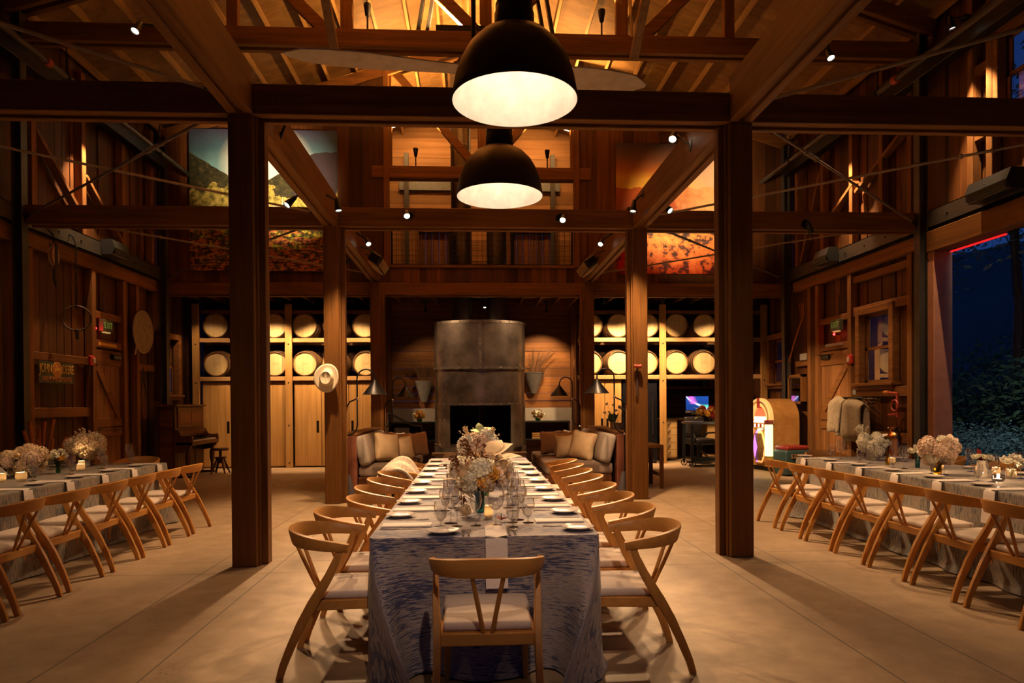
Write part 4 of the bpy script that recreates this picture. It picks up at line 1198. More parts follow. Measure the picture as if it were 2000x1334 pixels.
bouquet('pale bunch at the far end of the centre table', (-.15, 8.0, zt), (V_BOWL, white_vase), mix_items(16, 7, (F_CREAM, F_WHITE), .10, .2, .085, ('h0', 'h1')))
bouquet('dry tan sprig lying low beside the teal bottle', (-.28, 4.33, zt), None, [('s0', F_TAN, (0, 0, .02), .09, (1.2, 0, .4)), ('h1', F_TAN, (.0, .02, .04), .04, (0, 0, 0))], 'dried_sprig')
bouquet('small red leaf cluster by the napkin at the head place', (-.06, 4.14, zt), None, [('leaf', F_RED, (0, 0, .01), .06, (.3, 0, -1)), ('leaf', F_RED, (0, 0, .01), .06, (.4, 0, .6)), ('leaf', F_RED, (0, 0, .01), .05, (.5, 0, -2))], 'red_leaves')
# piano-side table
bouquet('big tan hydrangea bouquet with white orchids on the piano-side table', (-4.82, 7.25, zt), (V_BOWL, white_vase), mix_items(21, 14, (F_BLUSH, F_TAN, F_TAN), .15, .16, .085, ('h0', 'h1', 'r1')) + [('heart', F_WHITE, (-.22, -.05, .16), .1, (1.2, 0, .6)), ('heart', F_WHITE, (-.18, -.12, .08), .1, (1.2, 0, 1)), ('heart', F_WHITE, (-.14, -.12, .0 + .04), .1, (1.0, 0, .4)), ('r0', F_WHITE, (.12, -.1, .1), .05, (1, 0, 0))])
bouquet('small cream roses in a green bottle on the piano-side table', (-4.70, 7.62, zt), (V_BOT, glass_green), mix_items(22, 6, (F_CREAM, F_YEL, F_CREAM), .07, .20, .045, ('r0', 'r1')) + [('leaf', F_DKGREEN, (.04, 0, .18), .1, (.4, 0, -1))])
bouquet('fluffy green-tan bouquet in a white vase, far end of the piano-side table', (-4.86, 8.45, zt), (V_CYL, white_vase), mix_items(23, 12, (F_TAN, F_CREAM, F_TAN), .14, .24, .095, ('h0', 'h1')) + [('s0', F_TAN, (0, 0, .28), .2, (0, 0, 0)), ('s0', F_CREAM, (.1, 0, .28), .15, (0, .4, 0))])
# doorway-side table
bouquet('white bouquet, far end of the doorway-side table', (4.62, 8.05, zt), (V_BOWL, white_vase), mix_items(31, 11, (F_WHITE, F_CREAM, F_WHITE), .13, .20, .085, ('h0', 'r0', 'h1')) + [('s0', F_CREAM, (-.1, 0, .3), .16, (0, -.3, 0)), ('leaf', F_WHITE, (.1, -.05, .28), .12, (.4, 0, -1)), ('s0', F_DKGREEN, (.14, 0, .18), .12, (0, .9, 0))])
bouquet('pair of cream roses in a teal bottle on the doorway-side table', (4.52, 7.05, zt), (V_BOT, glass_teal), [('r0', F_CREAM, (0, -.02, .21), .06, (.6, 0, 0)), ('r1', F_CREAM, (-.06, 0, .18), .05, (.4, -.3, 0)), ('r0', F_CREAM, (.06, 0, .18), .045, (.4, .5, 0)), ('leaf', F_DKGREEN, (0, -.02, .14), .09, (.3, 0, -2)), ('leaf', F_DKGREEN, (0, -.02, .14), .09, (.3, 0, 1.6))])
bouquet('big blush and white bouquet in a yellow glass, middle of the doorway-side table', (4.30, 6.42, zt), ([(0, .002), (.03, 0), (.04, .02), (.035, .08), (.05, .12)], glass_gold), mix_items(32, 15, (F_BLUSH, F_CREAM, F_BLUSH, F_TAN), .135, .235, .075, ('h0', 'h1', 'r0', 'r1')) + [('leaf', F_BLUSH, (.12, -.02, .3), .11, (.6, .5, -1)), ('leaf', F_BLUSH, (.1, -.02, .32), .1, (.9, .2, -.6))])
bouquet('small yellow roses in a white cylinder vase on the doorway-side table', (4.52, 6.12, zt), ([(0, .002), (.042, 0), (.042, .155), (.038, .155), (.038, .01), (0, .01)], white_vase), [('r0', F_CREAM, (-.07, 0, .19), .035, (.5, -.4, 0)), ('r1', F_CREAM, (0, -.03, .19), .035, (.6, 0, 0)), ('r0', F_CREAM, (.06, -.03, .18), .04, (.7, .4, 0)), ('r1', F_CREAM, (-.03, 0, .2), .03, (.3, 0, 0)), ('r1', F_RED, (0, .02, .17), .04, (.3, 0, 0)), ('leaf', F_RED, (.0, .03, .2), .07, (1.2, 0, 0))])
bouquet('white roses in a clear tumbler on the doorway-side table', (4.66, 5.95, zt), ([(0, .002), (.035, 0), (.04, .11)], gl_clear), [('r0', F_WHITE, (-.06, -.02, .17), .055, (.6, -.3, 0)), ('r1', F_WHITE, (.02, -.03, .19), .06, (.5, 0, 0)), ('r0', F_WHITE, (.08, 0, .17), .055, (.5, .5, 0)), ('r0', F_WHITE, (.1, .02, .14), .05, (.5, .9, 0))])
bouquet('white lily and hydrangea bouquet at the frame edge of the doorway-side table', (4.62, 5.35, zt), (V_CYL, white_vase), mix_items(34, 9, (F_WHITE, F_CREAM), .12, .22, .085, ('h0', 'r0')) + [('leaf', F_WHITE, (-.14, 0, .2), .14, (.0, -.5, 1.4)), ('leaf', F_WHITE, (-.12, 0, .26), .12, (.5, 0, 1.2))])

# ---------------------------------------------------------------- candles
k = N('frosted_candle_glass', .6)
tr = k.node('BsdfTranslucent'); tr.inputs[0].default_value = (.9, .8, .62, 1)
df = k.node('BsdfDiffuse'); df.inputs[0].default_value = (.8, .72, .6, 1)
mx = k.node('MixShader'); mx.inputs[0].default_value = .35
k.link(tr.outputs[0], mx.inputs[1]); k.link(df.outputs[0], mx.inputs[2]); k.link(mx.outputs[0], k.n['Material Output'].inputs['Surface'])
frost = k.m
smoke = glass('smoky_candle_glass', (.55, .52, .55), 2.0, .03, body=.1)
flame_m = emit('candle_flame', (1.0, .62, .25), 60)
wax = plain('candle_wax', (.8, .72, .58), .5)
def candle(x, y, lab, r=.04, h=.075, m=frost, p=4.5):
    t = thing('votive_candle', lab, 'candle', (x, y, zt), group='lit votive candles')
    MB().lathe([(0, .0), (r * .8, 0), (r * 1.05, h * .45), (r * .92, h), (r * .87, h), (r * .98, h * .45), (r * .75, .006), (0, .006)] if m is frost else [(0, .001), (r * .8, 0), (r * 1.1, h * .4), (r * .9, h)], 24).build('holder', m, t, 60)
    MB().lathe([(0, .008), (r * .6, .008), (r * .6, h * .35), (0, h * .35)], 16).build('wax', wax, t)
    MB().lathe([(0, 0), (.005, .006), (.0045, .012), (0, .026)], 8, Matrix.Translation((0, 0, h * .38))).build('flame', flame_m, t)
    lamp('POINT', 'flame_light', t, (0, 0, h * .55), p, (1, .6, .28), .012)
candle(-4.60, 6.86, 'rounded frosted candle below the orchids, piano-side table', .048, .085)
candle(-4.74, 6.80, 'frosted candle at the frame edge, piano-side table', .034, .08)
candle(-4.60, 7.86, 'frosted candle just past the green bottle, piano-side table', .042, .075)
candle(-4.78, 8.20, 'frosted candle by the white vase, piano-side table', .035, .085)
candle(4.55, 7.55, 'low frosted candle below the white bouquet, doorway-side table', .04, .065)
candle(4.62, 6.86, 'square-looking frosted candle beside the teal bottle, doorway-side table', .046, .09)
candle(4.42, 6.62, 'smoky glass candle beside the blush bouquet, doorway-side table', .05, .06, smoke)
candle(4.72, 6.42, 'small frosted candle right of the blush bouquet, doorway-side table', .03, .075)
candle(4.80, 6.30, 'frosted candle between bouquet and white cylinder vase, doorway-side table', .036, .07)
candle(4.72, 6.02, 'frosted candle leaning close to the white cylinder vase, doorway-side table', .042, .08)
candle(4.42, 5.80, 'smoky glass candle before the white roses, doorway-side table', .05, .06, smoke)
candle(4.62, 5.58, 'largest frosted candle near the frame edge, doorway-side table', .055, .10, frost, 6)
candle(-.135, 4.25, 'small silvery candle right of the teal bottle, centre table', .026, .085, frost, 1.2)
candle(-.33, 7.2, 'amber candle beside the pale hydrangea bouquet, centre table', .03, .06, frost, 2)
b = thing('oil_bottle', 'slim yellow-green bottle by the white bouquet on the doorway-side table', 'bottle', (4.42, 7.42, zt))
MB().lathe([(0, .001), (.022, 0), (.025, .02), (.02, .09), (.008, .13), (.008, .18), (.011, .185)], 16).build('body', glass_gold, b, 50)
MB().lathe([(0, .186), (.010, .184), (.010, .165), (.0085, .165)], 12).build('cap', black_p, b)
# ---------------------------------------------------------------- barrels and racks
stave_m = wood('barrel_staves', (.16, .075, .024), (.32, .165, .058), 'y', .5, 14, .15)
head_m = wood('barrel_head', (.52, .36, .15), (.74, .55, .27), 'z', .5, 9, .06, .04)
hoop_m = plain('barrel_hoops', (.16, .13, .10), .4, .9)
scrib = plain('scorched_mark', (.30, .17, .06), .7)
def make_barrel():
    t = thing('wine_barrel', '', 'barrel')
    T = Matrix.Rotation(-pi / 2, 4, 'X')          # axis along +y
    L, r0, r1 = .92, .285, .345
    rr = lambda u: r0 + (r1 - r0) * (1 - (2 * u - 1) ** 2)
    n = 12
    pr = [(r0 - .022, .03), (r0 - .012, .0)] + [(rr(i / n), .004 + (L - .008) * i / n) for i in range(n + 1)] + [(r0 - .02, L), (r0 - .02, L - .03), (0, L - .03)]
    MB().lathe(pr, 36, T).build('staves', stave_m, t, 50)
    hd = MB(); R_ = r0 - .02; x = -R_
    w_ = R_ * 2 / 6
    for i in range(6):
        a, b = x + i * w_ + .0006, x + (i + 1) * w_ - .0006
        pts = [(a + (b - a) * j / 8) for j in range(9)]
        up = [(p, sqrt(max(0, R_ ** 2 - p * p))) for p in pts]
        hd.prism(up + [(p, -q) for p, q in reversed(up)], 'y', .034, .045)
    hd.build('head', head_m, t, 30)
    for u0, u1 in ((.0, .045), (.10, .14), (.27, .31), (.69, .73), (.86, .90), (.955, 1.0)):
        MB().lathe([(rr(u0) + .001, L * u0), (rr(u0) + .004, L * u0), (rr(u1) + .004, L * u1), (rr(u1) + .001, L * u1)], 36, T).build('hoop', hoop_m, t, 50)
    sc = MB()                                      # scorched scribble in the middle of the head
    pts = [(-.075 + .015 * i, .0335, .016 * sin(i * 2.3) + (.018 if i % 3 == 0 else 0)) for i in range(11)]
    sc.tube(pts, .0026, 4).tube([(-.06, .0335, -.028), (.06, .0335, -.02)], .002, 4)
    sc.build('brand_mark', scrib, t)
    return t
bar0 = make_barrel(); first = True
bx_L = (-6.24, -5.56, -4.89, -4.18, -3.48, -2.78); bx_R = (2.61, 3.29, 3.98, 4.70, 5.40, 6.11)
for row, z in (('upper', 3.345), ('lower', 2.447)):
    for side, xs in (('piano', bx_L), ('jukebox', bx_R)):
        for i, x in enumerate(xs):
            j = i if side == 'piano' else i
            lab = f'wine barrel, {ORD[j]} from the ' + ('piano corner' if side == 'piano' else 'fireplace') + f', {row} row over ' + ('the cupboards' if side == 'piano' else 'the desk nook')
            o = bar0 if first else copy_tree(bar0)
            first = False
            o['label'] = lab; o['group'] = 'wine barrels on the racks'
            o.location = (x + U(-.012, .012), 16.32 + U(0, .03), z); o.rotation_euler = (0, U(-.06, .06), U(-.05, .05))
def rack(x0, x1, xs, lab):
    t = thing('barrel_rack', lab, 'rack', ((x0 + x1) / 2, 16.3, 0))
    X = lambda v: v - (x0 + x1) / 2
    for z in (2.045, 2.945):
        MB().box((X(x0), .0, z), (X(x1), .12, z + .10), .006).build('shelf_beam', fir_x, t)
        MB().box((X(x0), .82, z), (X(x1), .92, z + .07), .006).build('shelf_beam', fir_x, t)
    for x in xs:
        MB().box((X(x) - .08, -.05, 0), (X(x) + .08, .0, 3.84), .006).build('upright', fir_z, t)
        dots('bolt', black_m, t, [(X(x), -.05, z) for z in (2.0, 2.9, 1.0, .12)], .018)
    MB().box((X(x0), -.0, 3.62), (X(x1), .1, 3.70)).build('top_rail', timber_x, t)
rack(-6.76, -2.34, (-6.66, -4.54, -2.42), 'timber barrel rack with two shelves over the cupboards, piano side')
rack(2.3, 6.95, (2.40, 4.35, 6.85), 'timber barrel rack with two shelves over the desk nook, jukebox side')
def cupboard(x0, x1, doors, lab, handles):
    t = thing('cupboard', lab, 'cupboard', ((x0 + x1) / 2, 16.36, 0))
    X = lambda v: v - (x0 + x1) / 2
    MB().box((X(x0), .03, .02), (X(x1), .55, 2.03)).build('body', fir_z, t)
    for i, (a, b) in enumerate(doors):
        d = MB(); n = 2; 
        for q in range(n):
            p0 = a + (b - a) * q / n; p1 = a + (b - a) * (q + 1) / n
            d.box((X(p0) + .003, 0, .04), (X(p1) - .003 * (q == n - 1), .028, 2.01), .002)
        do = d.build('door', fir_z, t)
        hx = handles[i]
        if hx is not None:
            MB().box((X(hx) - .028, -.006, .82), (X(hx) + .028, .002, 1.10), .004).box((X(hx) - .010, -.010, .88), (X(hx) + .010, -.004, 1.04)).build('handle', black_m, do)
cupboard(-6.56, -4.63, [(-6.54, -5.90), (-5.88, -5.24), (-5.22, -4.64)], 'tall fir cupboard with three doors next to the piano', [-5.97, -5.31, -5.15])
cupboard(-4.45, -2.52, [(-4.44, -3.82), (-3.80, -3.18), (-3.16, -2.54)], 'tall fir cupboard with three doors behind the hat post', [-3.90, None, -3.09])
cupboard(2.52, 3.36, [(2.53, 2.94), (2.95, 3.35)], 'narrow fir cupboard behind the orchid vase, jukebox side', [2.88, 3.01])
t = thing('wine_fridge', 'dark glass-fronted wine fridge beside the desk nook', 'fridge', (3.81, 16.36, 0))
MB().box((-.42, .05, 0), (.42, .55, 2.03), .005).build('body', black_p, t)
MB().box((-.42, -.0, .04), (.42, .045, 2.0), .004).build('door', plain('black_gloss', (.008, .008, .009), .12), t)
MB().tube([(.30, -.04, .7), (.30, -.04, 1.6)], .012, 8).build('handle', chrome, t)
for i in range(9): MB().box((-.36, -.006, .25 + i * .18), (.20, .001, .262 + i * .18)).build('shelf_edge', steel_dark, t)

# ---------------------------------------------------------------- desk nook
t = thing('drawer_unit', 'pale drawer unit with black pulls under the desk', 'drawers', (4.70, 16.95, 0))
MB().box((-.20, 0, .06), (.20, .6, 1.02), .003).build('body', fir_z, t)
for i in range(5):
    d = MB().box((-.195, -.02, .10 + i * .185), (.195, .0, .275 + i * .185), .003).build('drawer', MATS['pale_drawer'] if 'pale_drawer' in MATS else wood('pale_drawer', (.42, .25, .09), (.58, .37, .15), 'x', .5, 9, .1), t)
    MB().tube([(-.04, -.035, .16 + i * .185), (.0, -.045, .20 + i * .185), (.02, -.035, .235 + i * .185)], .009, 6).build('handle', black_m, d)
t = thing('desk', 'long fir desk counter in the nook under the barrels', 'desk', (5.7, 17.25, 0))
MB().box((-1.22, -.33, 1.025), (1.22, .5, 1.065), .004).build('top', fir_x, t)
MB().box((.0, -.25, .42), (.62, .3, 1.02), .004).build('drawer_box', MATS['pale_drawer'], t)
MB().box((.0, -.25, .06), (1.2, .3, .12)).build('foot_shelf', fir_x, t)
t = thing('wall_shelf', 'redwood shelf across the nook above the monitor', 'shelf', (5.6, 18.3, 1.84))
MB().box((-1.3, -.15, 0), (1.3, .28, .06)).build('board', timber_x, t)
MB().box((.0, -.14, .06), (.03, .26, .45)).build('divider', timber_z, t)
for i in range(14):
    bk = MB().box((-.012 - U(0, .006), 0, 0), (.012, .18, U(.2, .28)), .002)
    o = bk.build('binder', plain('binder%d' % i, (U(.03, .2), U(.03, .12), U(.02, .08)), .6), None)
    o.location = (6.0 + i * .038, 18.25, 1.901)
    tag(o, f'dark folder, {ORD[i] if i < 10 else "last few"} on the shelf over the monitor' if i < 10 else f'dark folder near the shelf end over the monitor, {ORD[i - 10]} of the last four', 'folder', 'folders on the nook shelf')
t = thing('monitor', 'computer screen with blue and magenta light streaks in the nook', 'monitor', (5.55, 17.35, 1.065))
MB().box((-.12, -.07, 0), (.12, .09, .01), .003).box((-.04, .03, .0), (.04, .045, .2)).build('stand', chrome, t)
MB().box((-.31, -.0, .17), (.31, .03, .57), .006).build('case', black_p, t)
MB().box((-.31, -.003, .135), (.31, .028, .20), .004).build('chin', plain('silver_plastic', (.5, .5, .52), .35, .3), t)
k = N('screen_picture', .3)
v = k.coords('Object', (1 / .6, 1, 1 / .36), (.5, 0, -.56))
sx = k.node('SeparateXYZ'); k.link(v, sx.inputs[0]); X_, Z_ = sx.outputs['X'], sx.outputs['Z']
base = k.ramp(Z_, [(0, (.005, .03, .16)), (1, (.01, .06, .30))])
wv = k.noise(v, 3, 2)
c1 = k.math('SUBTRACT', 1.0, k.math('MULTIPLY', k.math('ABSOLUTE', k.math('SUBTRACT', Z_, k.math('SUBTRACT', 1.1, k.math('MULTIPLY', k.math('POWER', X_, .6), 1.0)))), 9.0))
base = k.mix(k.math('MAXIMUM', c1, 0.0), base, (.75, .85, .95))
c2 = k.math('SUBTRACT', 1.0, k.math('MULTIPLY', k.math('ABSOLUTE', k.math('SUBTRACT', X_, k.math('ADD', .22, k.math('MULTIPLY', k.math('SUBTRACT', 1.0, Z_), .25)))), 5.0))
base = k.mix(k.math('MULTIPLY', k.math('MAXIMUM', c2, 0.0), k.math('GREATER_THAN', Z_, .45)), base, (.75, .15, .65))
c3 = k.math('SUBTRACT', 1.0, k.math('MULTIPLY', k.math('ABSOLUTE', k.math('SUBTRACT', Z_, .30)), 7.0))
base = k.mix(k.math('MULTIPLY', k.math('MAXIMUM', c3, 0.0), k.math('GREATER_THAN', X_, .6)), base, (.1, .7, .45))
k.color((.01, .01, .01)); k.link(base, k.b.inputs['Emission Color']); k.b.inputs['Emission Strength'].default_value = 1.6
MB().box((-.295, -.004, .205), (.295, .0, .56)).build('screen', k.m, t)
t = thing('desk_phone', 'small dark desk set with a tiny blue light beside the monitor', 'phone', (6.15, 17.3, 1.065))
MB().box((-.12, -.1, 0), (.12, .1, .05), .01).box((-.08, .0, .05), (.08, .06, .14), .01).build('body', black_p, t)
MB().ball((-.03, -.1, .05), .012).build('led', emit('blue_led', (.4, .6, 1), 6), t)
# steel cart on casters
t = thing('rolling_cart', 'black steel cart on spoked casters before the desk nook', 'cart', (5.42, 15.45, 0))
w, d_ = .72, .30
for sx_ in (-1, 1):
    for sy in (-1, 1):
        MB().box((sx_ * w - .03, sy * d_ - .03, .16), (sx_ * w + .03, sy * d_ + .03, .98), .004).build('leg', black_m, t)
        c_ = MB().tube([(sx_ * w, sy * d_, .16), (sx_ * w, sy * d_, .10)], .02, 8)
        c_.lathe([(.062, -.015), (.075, -.015), (.075, .015), (.062, .015), (.062, -.015)], 20, Matrix.Translation((sx_ * w, sy * d_, .075)) @ Matrix.Rotation(pi / 2, 4, 'X'))
        for q in range(3): c_.bar((sx_ * w - .065 * cos(q * pi / 3), sy * d_, .075 - .065 * sin(q * pi / 3)), (sx_ * w + .065 * cos(q * pi / 3), sy * d_, .075 + .065 * sin(q * pi / 3)), .012, .012)
        c_.build('caster', black_m, t)
MB().box((-w - .05, -d_ - .04, .98), (w + .05, d_ + .04, 1.03), .004).build('top', plain('worn_dark_top', (.06, .05, .045), .45), t)
MB().box((-w, -d_, .17), (w, d_, .20)).box((-w, -d_ - .02, .14), (w, -d_ + .03, .22)).build('shelf', black_m, t)
bouquet('orange, dark red and lime bouquet on the rolling cart', (5.15, 15.40, 1.03), ([(0, .002), (.09, 0), (.10, .1), (.09, .1), (0, .02)], black_m),
        mix_items(41, 12, (F_ORANGE, F_RED, F_RED, F_YEL), .20, .22, .085, ('r0', 'r1', 'h1'), .5) + [('leaf', F_GREEN, (-.2, -.05, .16), .22, (.1, 0, 1.4)), ('leaf', F_GREEN, (-.18, -.08, .12), .2, (-.2, 0, 1.9)), ('leaf', F_GREEN, (-.2, .0, .24), .2, (.6, 0, 1.2)), ('leaf', F_GREEN, (.18, -.08, .16), .2, (.1, 0, -1.6)), ('leaf', F_GREEN, (.2, -.08, .10), .18, (-.3, 0, -1.2)), ('leaf', F_GREEN, (.15, -.1, .2), .16, (.3, 0, -2))])
# barber chair
t = thing('swivel_chair', 'old iron and leather barber-style chair behind the rolling cart', 'chair', (5.25, 16.30, 0), .3)
lea = plain('black_leather', (.02, .015, .013), .35)
MB().lathe([(0, 0), (.30, 0), (.30, .03), (.12, .07), (.07, .12), (.06, .40), (.1, .46), (0, .46)], 24).build('pedestal', black_m, t)
rbox('seat', lea, t, (-.28, -.27, .46), (.28, .27, .60), .04, 3, 2, .02)
rbox('backrest', lea, t, (-.26, .20, .62), (.26, .30, 1.12), .04, 3, 2, .02)
for s in (-1, 1):
    MB().tube([(s * .3, .25, .60), (s * .33, .1, .72), (s * .33, -.2, .74), (s * .31, -.28, .62), (s * .29, -.2, .5)], .022, 8).build('armrest', steel_dark, t)
    MB().tube([(s * .26, .31, .75), (s * .1, .33, .88), (0, .33, .82)], .015, 6).tube([(0, .33, .82), (0, .33, .66)], .015, 6).build('back_strap', chrome, t)
MB().tube([(-.2, -.36, .16), (.2, -.36, .16)], .02, 8).bar((0, -.05, .3), (0, -.36, .16), .05, .03).build('footrest', chrome, t)

# ---------------------------------------------------------------- fireplace
soot = plain('blackened_steel', (.20, .17, .145), .30, .75, .45, 2.5)
soot2 = plain('blackened_steel_seams', (.26, .23, .20), .4, .9, .2)
soot_in = plain('soot', (.006, .005, .004), .9)
t = thing('fireplace', 'tall riveted blackened-steel fireplace hood between the sofas', 'fireplace', (-.07, 15.75, 0))
def half_ell(rx, ry, back, n=28, a0=0, a1=pi):
    return [(-rx * cos(a0 + (a1 - a0) * i / n), -ry * sin(a0 + (a1 - a0) * i / n)) for i in range(n + 1)]
def shell(rx, ry, z0, z1, name, bk=.75, rx2=None):
    p = half_ell(rx, ry, 0); p = [(-rx, bk)] + p + [(rx, bk)]
    mb = MB().prism(p, 'z', z0, z1)
    return mb.build(name, soot, t, 30)
shell(1.045, .75, 2.26, 3.32, 'upper_hood')
shell(1.02, .72, 1.46, 2.26, 'lower_hood')
def band(rx, ry, z, h, rv=True):
    p = half_ell(rx + .012, ry + .012, 0, 40)
    q = half_ell(rx - .004, ry - .004, 0, 40)
    mb = MB(); n = len(p)
    mb.add([(x, y, z) for x, y in p] + [(x, y, z + h) for x, y in p], [(i, i + 1, n + i + 1, n + i) for i in range(n - 1)])
    mb.add([(x, y, z + h) for x, y in p] + [(x, y, z + h) for x, y in q], [(i, i + 1, n + i + 1, n + i) for i in range(n - 1)])
    mb.add([(x, y, z) for x, y in p] + [(x, y, z) for x, y in q], [(i, n + i, n + i + 1, i + 1) for i in range(n - 1)])
    bo = mb.build('seam_band', soot2, t, 30)
    rvs = [(-(rx + .013) * cos(pi * i / 14), -(ry + .013) * sin(pi * i / 14), z + h / 2) for i in range(1, 14)]
    dots('rivet', MATS['rivet_steel'] if 'rivet_steel' in MATS else plain('rivet_steel', (.34, .30, .26), .35, .8), bo, rvs, .017)
band(1.045, .75, 3.26, .06); band(1.045, .75, 2.24, .06); band(1.02, .72, 1.44, .05)
vb = MB().box((-.035, -.775, 2.28), (.035, -.745, 3.28))
vb.build('seam_strip', soot2, t)
dots('rivet', MATS['rivet_steel'], t, [(0, -.777, 2.42 + i * .18) for i in range(5)], .015)
for s in (-1, 1):
    dots('rivet', MATS['rivet_steel'], t, [(s * .775, -.475, 1.6 + i * .14) for i in range(5)], .014)
    a0 = 0 if s < 0 else pi - .86
    p = half_ell(1.04, .74, 0, 10, a0, a0 + .86)
    edge = p[-1] if s < 0 else p[0]
    poly = ([(-1.04, .75)] + p + [(edge[0], .75)]) if s < 0 else ([(edge[0], .75)] + p + [(1.04, .75)])
    MB().prism(poly, 'z', .50, 1.46).build('side_jamb', soot, t, 30)
    dots('rivet', MATS['rivet_steel'], t, [(p[i * 2][0] * 1.006, p[i * 2][1] * 1.01, z) for z in (.56, 1.40, 1.12) for i in range(5)], .013)
    MB().box((s * .98 - .05, -.35, 0), (s * .98 + .05, -.25, .52)).build('leg', soot2, t)
MB().box((-.70, -.35, .50), (.70, .75, .57)).build('hearth', soot2, t)
MB().box((-.70, .60, .57), (.70, .75, 1.46)).build('firebox_back', soot_in, t)
gd = MB()
for x in (-.03, .03): gd.tube([(x, -.5, .58), (x, -.5, 1.44)], .009, 6)
gd.box((-.68, -.51, 1.42), (.68, -.49, 1.46)).box((-.68, -.51, .57), (-.66, -.49, 1.44)).box((.66, -.51, .57), (.68, -.49, 1.44))
gd.build('screen_frame', steel_dark, t)
for i, (a, b, r) in enumerate((((-.45, .1, .66), (.35, .2, .67), .06), ((-.3, .25, .68), (.5, .05, .70), .055), ((-.35, .15, .79), (.3, .2, .80), .05), ((-.2, .05, .87), (.1, .3, .90), .04))):
    o = MB().tube([a, ((a[0] + b[0]) / 2, (a[1] + b[1]) / 2, (a[2] + b[2]) / 2 + .01), b], r, 10).build('log', plain('charred_log%d' % i, (.07, .055, .045), .9), None)
    o.location = Vector(o.location) + Vector((-.07, 15.75, 0)); tag(o, ['longest low log', 'slanting lower log', 'middle log of the stack', 'short top log'][i] + ' lying in the dark fireplace', 'log', 'logs in the fireplace')
for i, (x, n) in enumerate(((-.48, 'piano side'), (.34, 'jukebox side'))):
    f = thing('flue_pipe', f'tall black flue pipe rising from the fireplace, {n}', 'flue', (x, 15.95, 3.32))
    MB().tube([(0, 0, 0), (0, 0, 5.93)], .235, 28).build('pipe', plain('flue_steel%d' % i, (.17, .15, .13), .35, .9, .3, 2), f)
    for z in (.9, 2.3, 4.1): MB().lathe([(.235, z), (.243, z), (.243, z + .03), (.235, z + .03)], 28).build('joint_band', soot2, f)
# shelves beside the hearth
for s, n in ((-1, 'piano side'), (1, 'jukebox side')):
    f = thing('hearth_shelf', f'low dark open shelf beside the fireplace, {n}', 'shelf', (s * 1.62 - .07, 16.95, 0))
    MB().box((-.60, -.25, 1.00), (.60, .28, 1.04), .004).build('top', steel_dark, f)
    MB().box((-.60, -.25, .56), (.60, .28, .60), .004).build('shelf', steel_dark, f)
    for x in (-.58, .58): MB().box((x - .02, -.25, 0), (x + .02, .28, 1.0)).build('side', dark_w, f)
    MB().box((-.58, .24, .0), (.58, .27, 1.0)).build('back', dark_wx, f)
    b = thing('wood_box', f'small stack of split firewood on the hearth shelf, {n}', 'firewood', (s * 1.42 - .07 - (.05 if s < 0 else -.0), 16.85, .60))
    for i in range(6): MB().bar((-.14, -.05 + .05 * (i % 2), .025 + .05 * (i // 2)), (.14, -.05 + .05 * (i % 2), .025 + .05 * (i // 2)), .045, .045, c=.008).build('split_log', MATS['split_log'] if 'split_log' in MATS else wood('split_log', (.5, .25, .07), (.7, .4, .14), 'x', .6, 9, .3), b)
    bouquet(f'small orange and red bouquet on the hearth shelf, {n}', (s * 1.42 - .07 - (.06 if s < 0 else -.02), 16.85, 1.04), ([(0, .002), (.06, 0), (.07, .08)], glass_green), mix_items(50 + s, 11, (F_ORANGE, F_RED, F_YEL, F_CREAM), .12, .17, .06, ('r0', 'r1'), .7) + [('leaf', F_GREEN, (.1, -.06, .08), .12, (0, 0, -1.5)), ('leaf', F_GREEN, (-.1, -.06, .1), .12, (0, 0, 1.4))])
tag(MB().box((-.18, -.02, 0), (.18, .02, .30)).build('framed_card', plain('pale_card', (.35, .36, .33), .7)), 'pale square panel on the hearth shelf behind the pillows', 'panel').location = (-1.98, 16.85, .601)
# wall baskets with twigs
def twigs(parent, seed, n, h, sp, m, dx=0):
    R_ = random.Random(seed); mb = MB()
    for i in range(n):
        a = R_.uniform(-1, 1); L = h * R_.uniform(.6, 1.1)
        p = [(a * .08, R_.uniform(-.03, .03), 0), (a * sp * .4 + dx * .4, R_.uniform(-.06, .02), L * .45), (a * sp + dx + R_.uniform(-.06, .06), R_.uniform(-.14, .0), L)]
        mb.tube(p, [.009, .006, .003], 4)
        for j in range(3):
            q = Vector(p[1]).lerp(Vector(p[2]), R_.uniform(0, .9))
            mb.tube([q, q + Vector((R_.uniform(-.14, .14), R_.uniform(-.05, .02), R_.uniform(.03, .2)))], [.0045, .002], 3)
    return mb.build('twigs', m, parent, 0)
twig_m = plain('dry_twigs', (.17, .09, .04), .8)
for x, n, m, w_, zt_, sd in ((-1.47, 'piano side', plain('galvanised_metal', (.34, .33, .30), .55, .5), .24, 2.05, 1), (1.31, 'jukebox side', plain('grey_metal_cone', (.24, .22, .20), .45, .6), .27, 2.25, 2)):
    b = thing('wall_basket', f'cone-shaped metal wall basket of twigs beside the fireplace, {n}', 'basket', (x, 17.34, zt_ - .52))
    MB().lathe([(.0, .0), (.07, .0), (w_, .52), (w_ + .012, .52), (w_ + .012, .535), (w_ - .012, .535), (.06, .02), (0, .02)], 28, Matrix.Diagonal((1, .42, 1, 1))).build('cone', m, b, 40)
    tw = twigs(b, sd, 20, .72, .38, twig_m, .15 if sd == 2 else -.12); tw.location = (0, 0, .45)
